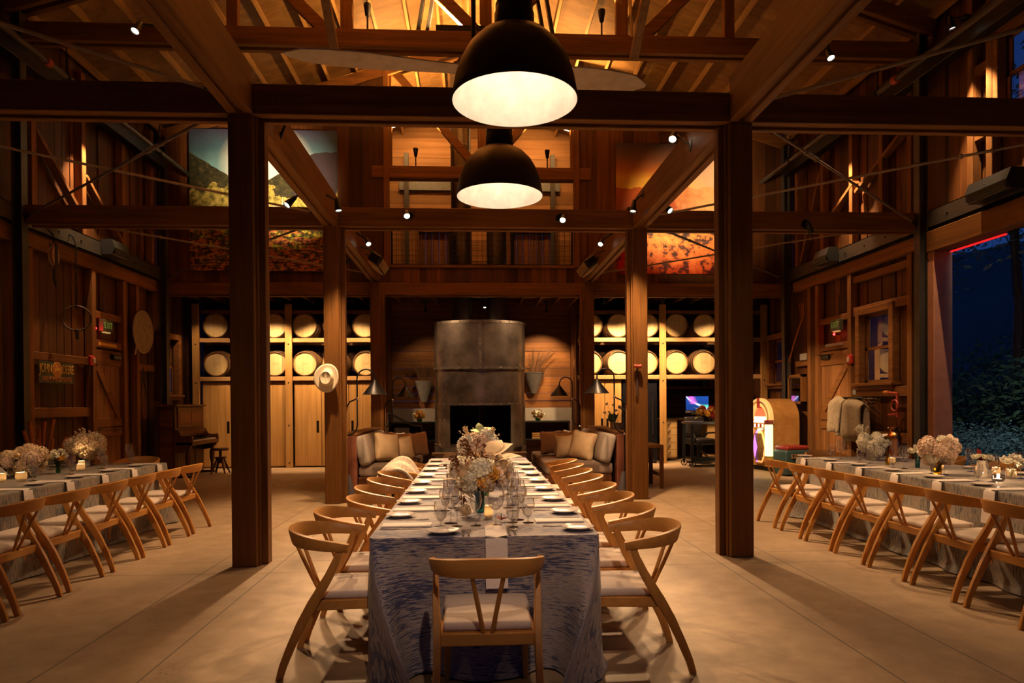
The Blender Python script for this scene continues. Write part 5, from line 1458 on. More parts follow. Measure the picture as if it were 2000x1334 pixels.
# rails of the steps
t = thing('hand_rail', 'bent grey steel handrail by the piano-side sofa end', 'handrail', (-1.9, 16.0, 0))
MB().tube([(-.25, -.6, 0), (-.25, -.6, 1.25), (-.23, -.55, 1.28), (.25, .35, .96), (.42, .5, .95), (.44, .5, .9), (.44, .5, 0)], .022, 8).build('rail', chrome if False else MATS['grey_painted_steel'], t)
t = thing('coffee_table', 'low wide plank table between the sofas before the fireplace', 'table', (-.12, 12.6, 0))
MB().box((-.72, -1.9, .36), (.72, 1.9, .42), .006).build('top', wood('plank_top', (.20, .12, .06), (.34, .22, .12), 'y', .45, 10, .2), t)
for sx_ in (-1, 1):
    for sy in (-1.7, 0, 1.7): MB().box((sx_ * .6 - .05, sy - .05, 0), (sx_ * .6 + .05, sy + .05, .36)).build('leg', dark_w, t)
t = thing('hearth_bench', 'long low bench with pale stone feet along the fireplace front', 'bench', (-.10, 14.78, 0))
MB().box((-1.02, -.14, .37), (1.02, .14, .42), .004).build('top', MATS['plank_top'], t)
for s in (-1, 1): MB().box((s * .88 - .06, -.12, 0), (s * .88 + .06, .12, .37)).build('foot', conc, t)

# ---------------------------------------------------------------- sofas, pillows, lamps
uph = plain('taupe_upholstery', (.215, .16, .13), .9, 0, .08, 50)
uph2 = plain('pale_grey_cushion', (.30, .255, .22), .9, 0, .08, 50)
pil_m = plain('gold_satin_pillow', (.55, .40, .235), .55, 0, .12, 7)
def sofa(s, n):
    xf, xb = (-1.30, -2.13) if s < 0 else (.98, 2.10)
    t = thing('sofa', f'long low taupe bench sofa, {n}', 'sofa', ((xf + xb) / 2, 12.85, 0))
    h = abs(xf - xb) / 2
    MB().box((-h, -1.45, .10), (h, 1.45, .27), .008).build('base', dark_wx, t)
    for sx_ in (-1, 1):
        for sy in (-1.35, 1.35): MB().box((sx_ * (h - .08) - .04, sy - .04, 0), (sx_ * (h - .08) + .04, sy + .04, .10)).build('foot', dark_w, t)
    for a, b in ((-1.45, .0), (.004, 1.45)):
        rbox('seat_cushion', uph, t, (-h - .0, a, .27), (h + .02, b, .47), .05, 4, 4, .012)
    return t, h
for s, n in ((-1, 'piano side'), (1, 'jukebox side')):
    t, h = sofa(s, n)
    cx = t.location.x
    for i, y in enumerate((11.75, 12.60, 13.45, 14.0)[:3]):
        T = Matrix.Translation((cx + s * (h - .13), y, .47)) @ Matrix.Rotation(s * radians(14), 4, 'Y')
        o = rbox('back_cushion', uph2, None, (-.10, -.40, 0), (.10, .40, .50), .06, 4, 4, .03, 0)
        o.matrix_world = T
        tag(o, f'pale grey back cushion on the {n} sofa, {("nearest", "middle", "farthest")[i]}', 'cushion', 'grey back cushions')
    c_ = thing('console', f'redwood console with copper-coloured end panel behind the {n} sofa', 'console', ((-2.275 if s < 0 else 2.31), 12.80, 0))
    MB().box((-.13, -1.45, .0), (.13, 1.45, .97), .006).build('body', plain('red_brown_panel' + n[0], (.22, .075, .04), .5, 0, .25, 3), c_)
    MB().box((-.14, -1.46, .97), (.14, 1.46, 1.0), .004).build('top', timber_y, c_)
    P_ = [(.40, 11.95, .50, 46, 14), (.64, 12.22, .42, 62, 10), (.40, 12.62, .46, 40, 16), (.60, 12.80, .44, 55, 12), (.44, 13.25, .46, 44, 16), (.82, 13.05, .46, 66, 8)]
    for i, (off, y, sz, rz, tl) in enumerate(P_):
        hh = sz / 2
        xb_ = -2.13 if s < 0 else 2.10
        T = Matrix.Translation((xb_ - s * off, y + (0 if s < 0 else .12 * (i % 2)), .49 + hh * .97)) @ Matrix.Rotation(s * radians(rz), 4, 'Z') @ Matrix.Rotation(s * radians(tl), 4, 'Y') @ Matrix.Rotation(radians((8, -6, 10, -8, 5, -4)[i]) * s, 4, 'X')
        o = rbox('pillow', pil_m, None, (-.055, -hh, -hh), (.055, hh, hh), .05, 4, 6, .075, .006)
        for v_ in o.data.vertices:
            q = max(abs(v_.co.y), abs(v_.co.z)) / hh; pr = (abs(v_.co.y) * abs(v_.co.z)) / hh ** 2
            v_.co.y *= 1 - .10 * (1 - pr) * q; v_.co.z *= 1 - .10 * (1 - pr) * q
        o.matrix_world = T
        tag(o, f'crumpled gold satin pillow, {ORD[i]} from the near end of the {n} sofa', 'pillow', 'gold satin pillows')
def floor_lamp(x0, y, s, lab, lit=42):
    t = thing('floor_lamp', lab, 'lamp', (x0, y, 0), 0, 'black jointed floor lamps')
    D = -s                                           # arm reaches towards the room middle
    MB().lathe([(0, 0), (.13, 0), (.13, .01), (.05, .36), (.045, .37), (0, .37)], 28).build('base', plain('grey_lamp_base' + lab[:3], (.10, .09, .10), .45, .4), t, 40)
    MB().tube([(0, 0, .36), (0, 0, .98)], .012, 8).build('pole', black_m, t)
    lp = MB()
    lp.tube([(0, 0, .98), (0, 0, 1.38), (D * .01, 0, 1.45), (D * .05, 0, 1.52), (D * .165, 0, 1.57)], .012, 8)
    lp.tube([(0, 0, .98), (D * .10, 0, 1.02), (D * .15, 0, 1.08), (D * .165, 0, 1.16), (D * .165, 0, 1.57)], .012, 8)
    lp.build('loop_arm', black_m, t)
    MB().ball((0, 0, .98), .024, 10, 8).ball((D * .165, 0, 1.57), .026, 10, 8).build('joint', chrome, t)
    pts = [(D * .165, 0, 1.57), (D * .165, 0, 1.86)] + [(D * (.165 + .14 - .14 * cos(a)), 0, 1.88 + .15 * sin(a)) for a in [pi * i / 12 for i in range(13)]] + [(D * .445, 0, 1.84)]
    MB().tube(pts, .012, 8).build('neck', black_m, t)
    T = Matrix.Translation((D * .445, 0, 1.63))
    MB().lathe([(.20, 0), (.022, .225), (.02, .24), (0, .245)], 36, T).lathe([(.197, .002), (.02, .22), (0, .222)], 36, T).build('shade', plain('black_shade' + lab[:3], (.02, .019, .02), .38, .7), t, 40)
    MB().ball((D * .445, 0, 1.72), .03, 10, 8).build('bulb', MATS['lit_lens'], t)
    lamp('SPOT', 'bulb_light', t, (D * .445, 0, 1.685), lit, WARM2, .03, 135, .3, (0, 0, -1))
floor_lamp(-2.215, 10.86, -1, 'black jointed floor lamp by the hat post')
floor_lamp(-2.10, 14.55, -1, 'black jointed floor lamp far behind the piano-side sofa')
floor_lamp(2.20, 10.86, 1, 'black jointed floor lamp by the post with the red handle')
floor_lamp(2.06, 14.55, 1, 'black jointed floor lamp far behind the jukebox-side sofa')
v = bouquet('white orchid-like flowers on dark stems in a low pot on the console', (2.31, 12.0, 1.0), ([(0, 0), (.10, 0), (.12, .12), (.11, .12), (0, .1)], plain('clay_pot', (.16, .09, .05), .7)),
            [(('r0', 'r1')[i % 2], F_WHITE, (-.22 + .05 * i + U(-.02, .02), U(-.06, .06), .30 + .16 * sin(i * 1.7) ** 2), .032, (U(-1, 1), U(-1, 1), 0)) for i in range(12)] + [('leaf', F_DKGREEN, (U(-.1, .1), 0, .12), .2, (1.2, 0, U(-3, 3))) for i in range(5)], 'orchid_pot')
t = thing('side_bench', 'red-brown wooden bench end seen beside the red-handled post', 'bench', (2.80, 11.9, 0))
MB().box((-.22, -.4, .70), (.22, .4, .75), .004).build('top', timber_y, t)
for sx_ in (-1, 1):
    for sy in (-1, 1): MB().box((sx_ * .19 - .03, sy * .36 - .03, 0), (sx_ * .19 + .03, sy * .36 + .03, .70)).build('leg', timber_z, t)
for sx_ in (-1, 1): MB().box((sx_ * .19 - .015, -.36, .2), (sx_ * .19 + .015, .36, .26)).build('stretcher', timber_y, t)

# knitted throw over a chair back on the hat-post side
k = N('ivory_throw', .95, 0, .2)
nz = k.noise(k.coords('Object', (60, 14, 14)), 1, 3)
k.color(k.ramp(nz, [(.3, (.50, .41, .31)), (.7, (.72, .63, .51))])); k.bump(nz, .6, .02)
vs = []; fs = []; R_ = random.Random(5); nu, nv = 26, 22
for i in range(nu + 1):
    u = i / nu
    for j in range(nv + 1):
        q = j / nv
        a = pi * (q * 1.06 - .03)
        y = (u - .5) * .74 * (1 + .08 * sin(q * 9))
        bulge = .05 * sin(u * 9 + q * 4) + .03 * sin(u * 17 - q * 7)
        x = -.05 - (.20 + .045 * sin(u * 11)) * cos(a) * (1 + .3 * (1 - sin(a)))
        z = .42 + .43 * sin(a) ** .75 * (1 - .25 * (2 * u - 1) ** 4) + bulge * .5 * sin(a) if 0 < a < pi else .42 - .03
        vs.append((x + bulge * .6, y, z))
for i in range(nu):
    for j in range(nv):
        b = i * (nv + 1) + j; fs.append((b, b + 1, b + nv + 2, b + nv + 1))
mb = MB().add(vs, fs)
o = mb.build('throw_blanket', k.m, None, 180); o.location = (-1.08, 7.62, .40)
o.modifiers.new('thick', 'SOLIDIFY').thickness = .025
tag(o, 'ivory knitted throw heaped over a chair back near the sofa', 'blanket')
t = thing('handbag', 'small black handbag hanging between chairs by the centre table', 'bag', (-1.02, 7.25, .42))
rbox('body', lea, t, (-.06, -.13, 0), (.06, .13, .20), .03, 3, 1, .01)
MB().tube([(0, -.1, .19), (0, -.06, .30), (0, .06, .30), (0, .1, .19)], .008, 6).build('strap', lea, t)
MB().ball((-.065, 0, .12), .018, 8, 6).build('clasp', chrome, t)

# hat and red fitting on the posts
t = thing('hat', 'cream felt western hat hanging on the timber post', 'hat', (-2.375, 10.20, 1.87))
k = N('cream_felt', .9, 0, .2); k.color((.80, .70, .52)); felt = k.m
T0 = Matrix.Rotation(radians(8), 4, 'Y') @ Matrix.Rotation(pi / 2, 4, 'X')
vs = []; fs = []; n = 48
prof = [(.005, .0), (.06, .105), (.085, .115), (.098, .09), (.108, .03), (.112, .004), (.14, .0), (.175, .012), (.205, .03)]
for r, z in prof:
    for i in range(n):
        a = 2 * pi * i / n
        x, y = r * cos(a) * .88, r * sin(a) * 1.04
        zz = z
        if r > .12: zz += .035 * cos(2 * a) * (r - .112) / .09
        if r < .1: zz -= .035 * max(0, 1 - abs(x) / .03) * (r > .02) * (.6 + .4 * (y > 0)) - (.08 if r < .01 else 0)
        vs.append((x, y, zz))
for q in range(len(prof) - 1):
    for i in range(n): fs.append((q * n + i, q * n + (i + 1) % n, (q + 1) * n + (i + 1) % n, (q + 1) * n + i))
fs.append(tuple(range(n)))
o = MB().add(vs, fs, T0).build('felt', felt, t, 60); o.modifiers.new('thick', 'SOLIDIFY').thickness = .006
MB().lathe([(.1105, .012), (.1125, .012), (.1125, .022), (.1105, .022)], 40, T0 @ Matrix.Diagonal((.88, 1.04, 1, 1))).build('band', plain('brown_band', (.10, .05, .02), .6), t)
t = thing('iron_fitting', 'iron bar fitting with red knob on the timber post', 'fitting', (2.26, 10.235, 1.55))
MB().box((-.022, 0, .02), (.022, .025, .42), .01).tube([(0, .012, .42), (0, -.02, .46)], .018, 8).build('bar', plain('rusty_iron', (.07, .03, .02), .8), t)
MB().tube([(-.04, -.02, .475), (.04, -.02, .475)], .025, 12).ball((.04, -.02, .475), .03, 10, 8).ball((-.03, -.02, .48), .028, 10, 8).build('knob', plain('red_enamel', (.42, .06, .04), .45), t)
# ---------------------------------------------------------------- jukebox
ven = wood('jukebox_veneer', (.36, .17, .045), (.56, .30, .09), 'x', .3, 7, .05, .03)
t = thing('jukebox', 'glowing arched jukebox with coloured light tubes against the wall', 'jukebox', (6.22, 14.35, 0), radians(-82))
JW, JD, JH = .43, .33, 1.54                     # half width, half depth, height; front is local -y
def arch(w, z0, h, n=24, r=None):
    r = r or w
    return [(-w, z0)] + [(-w * cos(pi * i / n), h - r + r * sin(pi * i / n)) for i in range(n + 1)] + [(w, z0)]
MB().prism(arch(JW, .10, JH), 'y', -JD + .05, JD).build('cabinet', ven, t, 40)
MB().box((-JW * .92, -JD + .1, .0), (JW * .92, JD - .04, .12)).build('plinth', black_m, t)
for s in (-1, 1): MB().box((s * JW, -JD + .16, .16), (s * (JW + .006), JD - .06, .98), .003).build('side_panel', ven, t)
def ring(w0, w1, z0, h0, h1, n=24):
    a = arch(w0, z0, h0, n); b = arch(w1, z0, h1, n)
    return a, b
def arch_band(w0, h0, w1, h1, z0, y0, y1, name, m):
    a, b = arch(w0, z0, h0), arch(w1, z0, h1)
    n = len(a); mb = MB()
    vs = [(x, y0, z) for x, z in a] + [(x, y0, z) for x, z in b] + [(x, y1, z) for x, z in a] + [(x, y1, z) for x, z in b]
    fs = []
    for i in range(n - 1):
        fs += [(i, i + 1, n + i + 1, n + i), (i, 2 * n + i, 2 * n + i + 1, i + 1), (n + i, n + i + 1, 3 * n + i + 1, 3 * n + i), (2 * n + i, 3 * n + i, 3 * n + i + 1, 2 * n + i + 1)]
    return mb.add(vs, fs).build(name, m, t, 40)
tube_o = emit('orange_light_tube', (1.0, .40, .12), .9); tube_g = emit('yellow_green_light_tube', (.72, 1.0, .40), 1.7); tube_p = emit('purple_light', (.55, .18, .95), 1.0); tube_w = emit('warm_display', (1.0, .80, .55), 1.8); tube_r = emit('red_light', (.9, .12, .05), .9); tube_c = emit('cream_arch_light', (1.0, .55, .20), .42)
arch_band(JW + .012, JH + .012, JW - .05, JH - .05, 1.02, -JD - .02, -JD + .06, 'outer_arch_tube', tube_c)
arch_band(JW - .055, JH - .055, JW - .075, JH - .075, 1.02, -JD - .035, -JD + .05, 'arch_trim', chrome)
arch_band(JW - .08, JH - .08, JW - .16, JH - .16, 1.02, -JD - .01, -JD + .05, 'inner_arch_tube', tube_o)
MB().prism(arch(JW - .17, 1.02, JH - .17), 'y', -JD + .03, -JD + .06).build('display_window', tube_r, t)
MB().prism([(-.24, 1.03), (.24, 1.03), (.20, 1.16), (-.20, 1.16)], 'y', -JD + .0, -JD + .03).build('record_tray', tube_w, t)
MB().box((-.035, -JD - .05, JH - .20), (.035, -JD + .06, JH + .02), .01).build('crown_clip', plain('maroon_plastic', (.30, .03, .03), .25), t)
for s, m in ((-1, tube_o), (1, tube_g)):
    pts = [(s * (JW - .07), -JD + .0, .34), (s * (JW - .07), -JD + .0, 1.0)]
    MB().tube(pts, .085, 20).build('column_tube', m, t, 40)
    cm = MB()
    for z in (1.0, 1.035, 1.07): cm.lathe([(.0, z), (.10, z), (.10, z + .022), (0, z + .022)], 20, Matrix.Translation((s * (JW - .07), -JD, 0)))
    cm.build('column_cap', MATS['maroon_plastic'], t)
    cm = MB()
    for z in (1.024, 1.059): cm.lathe([(.0, z), (.096, z), (.096, z + .010), (0, z + .010)], 20, Matrix.Translation((s * (JW - .07), -JD, 0)))
    cm.build('cap_trim', chrome, t)
MB().box((-.26, -JD - .03, .92), (.26, -JD + .06, 1.02), .01).build('selector_bar', plain('gold_metal', (.65, .42, .14), .3, .8), t)
for i in range(6): MB().box((-.22 + i * .075, -JD - .045, .935), (-.18 + i * .075, -JD - .028, 1.005), .004).build('selector_key', tube_w if i % 2 else MATS['maroon_plastic'], t)
MB().box((-.06, -JD - .02, .845), (.06, -JD + .06, .905), .006).build('coin_window', tube_w, t)
oval = [(.24 * cos(2 * pi * i / 40), .52 + .34 * max(-1, min(1, 1.15 * sin(2 * pi * i / 40)))) for i in range(40)]
MB().prism(oval, 'y', -JD + .0, -JD + .06).build('grille_back', tube_o, t)
MB().prism([(x * .98, z) for x, z in oval if x < -.06], 'y', -JD - .008, -JD + .05).build('purple_panel', tube_p, t)
g = MB()
for i in range(-4, 5):
    g.tube([(-.04 + i * .03, -JD - .012, .22), (-.04 + i * .03 + .10, -JD - .012, .50), (-.04 + i * .03, -JD - .012, .80)], .008, 5)
for c_ in ((.0, .34), (.1, .34), (.05, .27), (.12, .44)): g.lathe([(.035, -.005), (.05, -.005), (.05, .005), (.035, .005)], 14, Matrix.Translation((c_[0], -JD - .014, c_[1])) @ Matrix.Rotation(pi / 2, 4, 'X'))
g.build('grille', plain('dark_gold', (.20, .10, .03), .35, .7), t)
p2 = [(x * 1.10, .52 + (z - .52) * 1.06) for x, z in oval]
mb = MB(); n = len(oval)
mb.add([(x, -JD - .02, z) for x, z in oval] + [(x, -JD - .02, z) for x, z in p2] + [(x, -JD + .04, z) for x, z in p2], [(i, (i + 1) % n, n + (i + 1) % n, n + i) for i in range(n)] + [(n + i, n + (i + 1) % n, 2 * n + (i + 1) % n, 2 * n + i) for i in range(n)])
mb.build('grille_rim', ven, t, 40)
lamp('POINT', 'jukebox_light', t, (.1, -JD - .35, .75), 9, (.85, .85, .5), .15)
t = thing('cooler_box', 'dark teal chest with a red lid beside the jukebox', 'chest', (6.15, 13.35, 0), .2)
rbox('body', plain('teal_plastic', (.02, .05, .05), .45), t, (-.30, -.22, .02), (.30, .22, .52), .05, 3)
rbox('lid', plain('red_plastic', (.20, .02, .015), .4), t, (-.26, -.20, .50), (.26, .20, .60), .04, 3)
MB().box((-.20, -.26, .36), (.20, -.20, .44), .01).tube([(-.12, -.27, .42), (-.12, -.30, .34), (.12, -.30, .34), (.12, -.27, .42)], .012, 6).build('handle', chrome, t)

# ---------------------------------------------------------------- piano and stool (front faces +x)
t = thing('upright_piano', 'dark old upright piano standing along the wall under the window', 'piano', (-6.62, 14.90, 0))
L = .72
MB().box((0, -L, .02), (.36, L, 1.46), .008).build('case', dark_w, t)
MB().box((-.01, -L - .05, 1.46), (.42, L + .04, 1.50), .006).build('lid', dark_wx, t)
MB().box((.36, -L + .10, 1.02), (.385, L - .10, 1.44), .006).build('music_panel', MATS['dark_stained_wood_level'], t)
for y0, y1 in ((-L + .16, -.03), (.03, L - .16)):
    MB().box((.380, y0, 1.10), (.392, y1, 1.36), .004).build('carved_panel', wood('carved_panel', (.12, .045, .015), (.26, .10, .03), 'y', .4, 24, .1, .5), t) if y0 < -.1 else MB().box((.380, y0, 1.10), (.392, y1, 1.36), .004).build('carved_panel', MATS['carved_panel'], t)
MB().prism([(.36, .98), (.44, .96), (.42, .84), (.36, .82)], 'y', -L + .06, L - .06).build('fall_board', dark_wx, t)
MB().box((.36, -L, .66), (.70, L, .74), .01).build('key_bed', dark_wx, t)
for s in (-1, 1):
    MB().prism([(.36, .98), (.42, .98), (.48, .86), (.60, .84), (.68, .86), (.70, .80), (.70, .70), (.64, .60), (.50, .52), (.36, .50)], 'y', s * L, s * (L - .06)).build('cheek', dark_w, t)
    MB().lathe([(.03, 0), (.05, .03), (.03, .06), (.028, .2), (.05, .3), (.055, .42), (.035, .5), (.05, .56), (.05, .62)], 16, Matrix.Translation((.58, s * (L - .08), .02))).build('leg', dark_w, t)
    MB().box((.36, s * (L - .12) - .06, .0), (.66, s * (L - .12) + .06, .05), .01).build('foot', dark_w, t)
kb = MB()
for i in range(36): kb.box((.50, -L + .08 + i * .0356, .742), (.665, -L + .08 + i * .0356 + .034, .765), .002)
kb.build('white_keys', plain('ivory_keys', (.55, .46, .34), .35), t)
kb = MB()
for i in range(35):
    if i % 7 not in (2, 6): kb.box((.50, -L + .08 + i * .0356 + .024, .765), (.60, -L + .08 + i * .0356 + .046, .782), .002)
kb.build('black_keys', black_p, t)
for y in (-.45, .0, .45): MB().box((.355, y - .18, .14), (.368, y + .18, .56), .004).build('lower_panel', dark_wx, t)
for z0, z1 in ((.14, .62), (.72, .96), (1.04, 1.40)): MB().box((.06, -L - .008, z0), (.30, -L, z1), .003).build('end_panel', dark_wx, t)
t = thing('piano_stool', 'turned wooden piano stool with splayed legs', 'stool', (-5.72, 15.15, 0))
MB().lathe([(0, .50), (.17, .50), (.18, .52), (.17, .55), (0, .55)], 24).build('seat', dark_w, t)
MB().lathe([(.03, .22), (.05, .28), (.03, .34), (.03, .50)], 12).lathe([(0, .33), (.12, .33), (.12, .36), (0, .36)], 16).build('column', dark_w, t)
for i in range(4):
    a = pi / 4 + i * pi / 2
    MB().tube([(.07 * cos(a), .07 * sin(a), .34), (.13 * cos(a), .13 * sin(a), .18), (.21 * cos(a), .21 * sin(a), 0)], [.016, .026, .014], 10).build('leg', dark_w, t)

# ---------------------------------------------------------------- things on the side walls
def text(s_, size, m, parent, loc, rot, ext=.003, sx=1.0, name='lettering'):
    c = bpy.data.curves.new(name, 'FONT'); c.body = s_; c.size = size; c.extrude = ext; c.align_x = 'CENTER'; c.align_y = 'CENTER'
    o = bpy.data.objects.new(name, c); COL.objects.link(o); c.materials.append(m)
    me = bpy.data.meshes.new_from_object(o)
    bpy.data.objects.remove(o); bpy.data.curves.remove(c)
    me.transform(Matrix.Diagonal((sx, 1, 1, 1)))
    o = bpy.data.objects.new(name, me); COL.objects.link(o)
    if not me.materials: me.materials.append(m)
    o.parent = parent; o.location = loc; o.rotation_euler = rot
    return o
RL = (pi / 2, 0, pi / 2); RR = (pi / 2, 0, -pi / 2)      # facing +x / -x
yel = plain('faded_yellow_paint', (.85, .52, .08), .6); dgreen = plain('dark_green_tin', (.035, .05, .025), .55); ored = plain('faded_orange_paint', (.58, .22, .06), .6)
t = thing('tin_sign', 'old dark tin farm sign with yellow lettering', 'sign', (-6.80, 11.20, 1.84))
MB().box((-.012, -.46, 0), (0, .46, .34), .004).build('plate', dgreen, t)
text('JOHN', .20, yel, t, (.004, -.29, .225), RL, .002, .60)
text('DEERE', .20, yel, t, (.004, .292, .225), RL, .002, .54)
text('FARM IMPLEMENTS', .115, ored, t, (.004, 0, .065), RL, .002, .80)
oc = [(.135 * cos(pi / 8 + i * pi / 4), .215 + .135 * sin(pi / 8 + i * pi / 4)) for i in range(8)]
oi = [(y * .92, .215 + (z - .215) * .92) for y, z in oc]
MB().prism(oc, 'x', .0, .004).build('emblem_border', yel, t)
MB().prism(oi, 'x', .002, .006).build('emblem_field', ored, t)
deer = [(-.085, .20), (-.06, .235), (-.03, .24), (-.035, .275), (-.02, .30), (.0, .275), (-.005, .25), (.03, .245), (.07, .25), (.085, .235), (.06, .22), (.085, .165), (.06, .165), (.04, .205), (.0, .205), (-.03, .21), (-.055, .175), (-.075, .18), (-.045, .215)]
MB().prism(deer, 'x', .004, .008).build('leaping_deer', yel, t)
def exit_sign(s, y, z, lab):
    t = thing('exit_sign', lab, 'exit sign', (s * (XW - .14), y, z))
    MB().box((-.04, -.17, -.11), (.04, .17, .11), .006).build('case', plain('sign_case' + ('l' if s < 0 else 'r'), (.10, .10, .06), .5), t)
    MB().box((-.025, -.10, -.13), (.025, .10, -.11)).build('diffuser', emit('sign_base_glow' + ('l' if s < 0 else 'r'), (.9, .6, .2), .4), t)
    text('EXIT', .165, emit('exit_green' + ('l' if s < 0 else 'r'), (.25, .45, .10), .16), t, (-s * .041, 0, .0), RL if s < 0 else RR, .003, .8)
    MB().tube([(0, .0, .10), (s * .05, .0, .10)], .02, 8).tube([(s * .06, .02, .1), (s * .07, .03, .6)], .008, 6).build('conduit', grey_steel, t)
exit_sign(-1, 12.78, 2.93, 'green exit sign over the plank door near the round net')
exit_sign(1, 12.95, 2.96, 'green exit sign over the plank door near the mirroring window')
for s, y, z, lab in ((-1, 12.50, 2.86, 'tiny red lamp glowing beside the exit sign near the round net'), (1, 13.12, 2.80, 'tiny red lamp glowing below the exit sign near the mirroring window')):
    t = thing('indicator_lamp', lab, 'lamp', (s * (XW - .10), y, z))
    MB().ball((0, 0, 0), .022, 10, 8).build('bulb', emit('red_bulb' + ('l' if s < 0 else 'r'), (1, .02, .02), 14), t)
    MB().tube([(s * .01, 0, 0), (s * .1, 0, 0)], .012, 6).build('holder', black_m, t)
    lamp('POINT', 'bulb_light', t, (-s * .05, 0, 0), 1.0, (1, .02, .02), .02)
def alarm(s, y, z, lab):
    t = thing('fire_alarm', lab, 'fire alarm', (s * (XW - .16), y, z))
    MB().box((-.03, -.065, -.085), (.03, .065, .085), .012).build('case', plain('alarm_red' + ('l' if s < 0 else 'r'), (.50, .03, .02), .4), t)
    MB().box((-s * .03, -.03, -.05), (-s * .055, .03, .04), .008).build('strobe', plain('strobe_white' + ('l' if s < 0 else 'r'), (.6, .45, .35), .3), t)
alarm(-1, 12.26, 2.27, 'red fire alarm beside the tin farm sign')
alarm(1, 12.44, 2.26, 'red fire alarm beside the mirroring window')
for s, y0, y1, lab in ((-1, 12.6, 13.2, 'narrow pale brass plate over the plank door near the round net'), (1, 12.8, 13.45, 'narrow pale plate over the plank door near the mirroring window')):
    tag(MB().box((s * (XW - .108), y0, 2.57), (s * (XW - .10), y1, 2.625), .002).build('name_plate', MATS['faded_yellow_paint'] if s < 0 else MATS['pale_card']), lab, 'plate')
# round fish net / drum on the left wall
t = thing('landing_net', 'round pale net with a hoop rim hung on the wall', 'net', (-6.78, 14.0, 2.55), 0)
cy = .40
MB().tube([(0, .40 * sin(2 * pi * i / 36), cy + .42 * cos(2 * pi * i / 36)) for i in range(37)], .014, 8, False).build('hoop', plain('pale_hoop', (.42, .33, .22), .6), t)
MB().lathe([(.0, -.03), (.25, -.02), (.40, .0)], 36, Matrix.Translation((0, 0, cy)) @ Matrix.Rotation(pi / 2, 4, 'Y') @ Matrix.Diagonal((1.05, 1, 1, 1))).build('netting', plain('pale_netting', (.30, .24, .16), .8, 0, .25, 14), t)
MB().tube([(.01, -.30, .08), (.01, -.38, -.08), (.0, -.30, -.02)], .02, 6).build('handle', MATS['pale_hoop'], t)
# chain with iron ring, pulley
def chain(parent, z0, z1, x=0, y=0):
    mb = MB(); z = z0; i = 0
    while z > z1:
        a = [(x + (.016 * cos(q) if i % 2 else 0), y + (0 if i % 2 else .016 * cos(q)), z - .03 + .032 * sin(q)) for q in [2 * pi * j / 10 for j in range(11)]]
        mb.tube(a, .006, 5, False); z -= .048; i += 1
    return mb.build('chain', steel_dark, parent)
t = thing('hanging_ring', 'iron ring hung on a long chain from the steel channel', 'iron ring', (-6.70, 11.57, 2.68))
MB().tube([(.20 * sin(2 * pi * i / 32), .06 * sin(2 * pi * i / 32), .24 + .20 * cos(2 * pi * i / 32)) for i in range(33)], .013, 8, False).build('ring', plain('worn_iron', (.10, .07, .05), .6, .5), t)
chain(t, 1.47, .46)
MB().tube([(0, 0, 1.45), (-.04, 0, 1.57), (-.11, 0, 1.62)], .012, 6).build('hook', steel_dark, t)
MB().tube([(0, .0, .06), (.0, .03, -.10)], .03, 8).build('clasp', MATS['worn_iron'], t)
t = thing('pulley', 'wooden pulley block with an iron hook hung from the steel channel', 'pulley', (-6.70, 10.98, 3.45))
MB().lathe([(0, -.03), (.10, -.03), (.085, 0), (.10, .03), (0, .03)], 24, Matrix.Translation((0, 0, .36)) @ Matrix.Rotation(pi / 2, 4, 'Y') @ Matrix.Diagonal((1.5, 1, 1, 1))).build('sheave', plain('pale_worn_wood', (.40, .26, .14), .7), t)
MB().box((-.05, -.025, .18), (-.035, .025, .56)).box((.035, -.025, .18), (.05, .025, .56)).build('strap', steel_dark, t)
MB().tube([(0, 0, .56), (0, 0, .68), (-.11, 0, .80), (-.14, 0, .92)], .012, 6).tube([(0, 0, .18), (0, 0, .02), (0, .05, -.10), (0, .06, -.02)], .014, 6).build('hook', steel_dark, t)
t = thing('triangle_hanger', 'thin metal triangle hanging from a girt beside the piano', 'triangle', (-6.85, 14.13, 1.66))
MB().tube([(0, 0, .60), (0, 0, .40), (0, -.13, .0), (0, .13, .0), (0, 0, .40)], .009, 6).build('rod', steel_dark, t)
# stand of canes behind the left table
t = thing('tool_stand', 'dark stand of tools with orange wooden handles behind the piano-side table', 'tool stand', (-6.45, 10.25, 0))
MB().lathe([(.20, 0), (.22, .02), (.26, .78), (.28, .80), (.25, .80), (.20, .03), (0, .03)], 20).build('bucket', black_m, t)
oh = wood('orange_handles', (.42, .13, .03), (.60, .22, .06), 'z', .4, 10, .2)
for i in range(8):
    a = -1.4 + i * .4; x, y = .14 * cos(i * 2.1), -.24 + i * .068
    top = Vector((x * 1.2, y * 1.7, 1.02 + .12 * (i % 3) + (.14 if i == 7 else 0)))
    o = MB().tube([(x * .3, y * .3, .04), Vector((x, y, .82)), top], .014, 8).tube([Vector((x, y, .82)).lerp(top, .25), top], .024, 8).build('handle', oh, t)
# speakers on the channels
def speaker(s, y, lab, w=.52):
    t = thing('speaker', lab, 'speaker', (s * 6.70, y, 4.17))
    X = lambda v: -s * v
    MB().prism([(X(-.08), 0), (X(.10), .0), (X(.16), .12), (X(.10), .27), (X(-.08), .27)], 'y', -w / 2, w / 2).build('cabinet', black_p, t)
    MB().box((X(.10), -w / 2 + .02, .02), (X(.155), w / 2 - .02, .12)).build('grille', plain('speaker_grille' + lab[6:9], (.03, .03, .03), .9), t)
    MB().ball((X(.165), 0, .16), .012, 8, 6).build('badge', chrome, t)
speaker(-1, 12.75, 'black wedge speaker on the channel above the plank door, chain side')
speaker(1, 13.0, 'small black wedge speaker on the channel above the plank door, jukebox side')
speaker(1, 8.68, 'large black wedge speaker on the channel above the open doorway', .75)
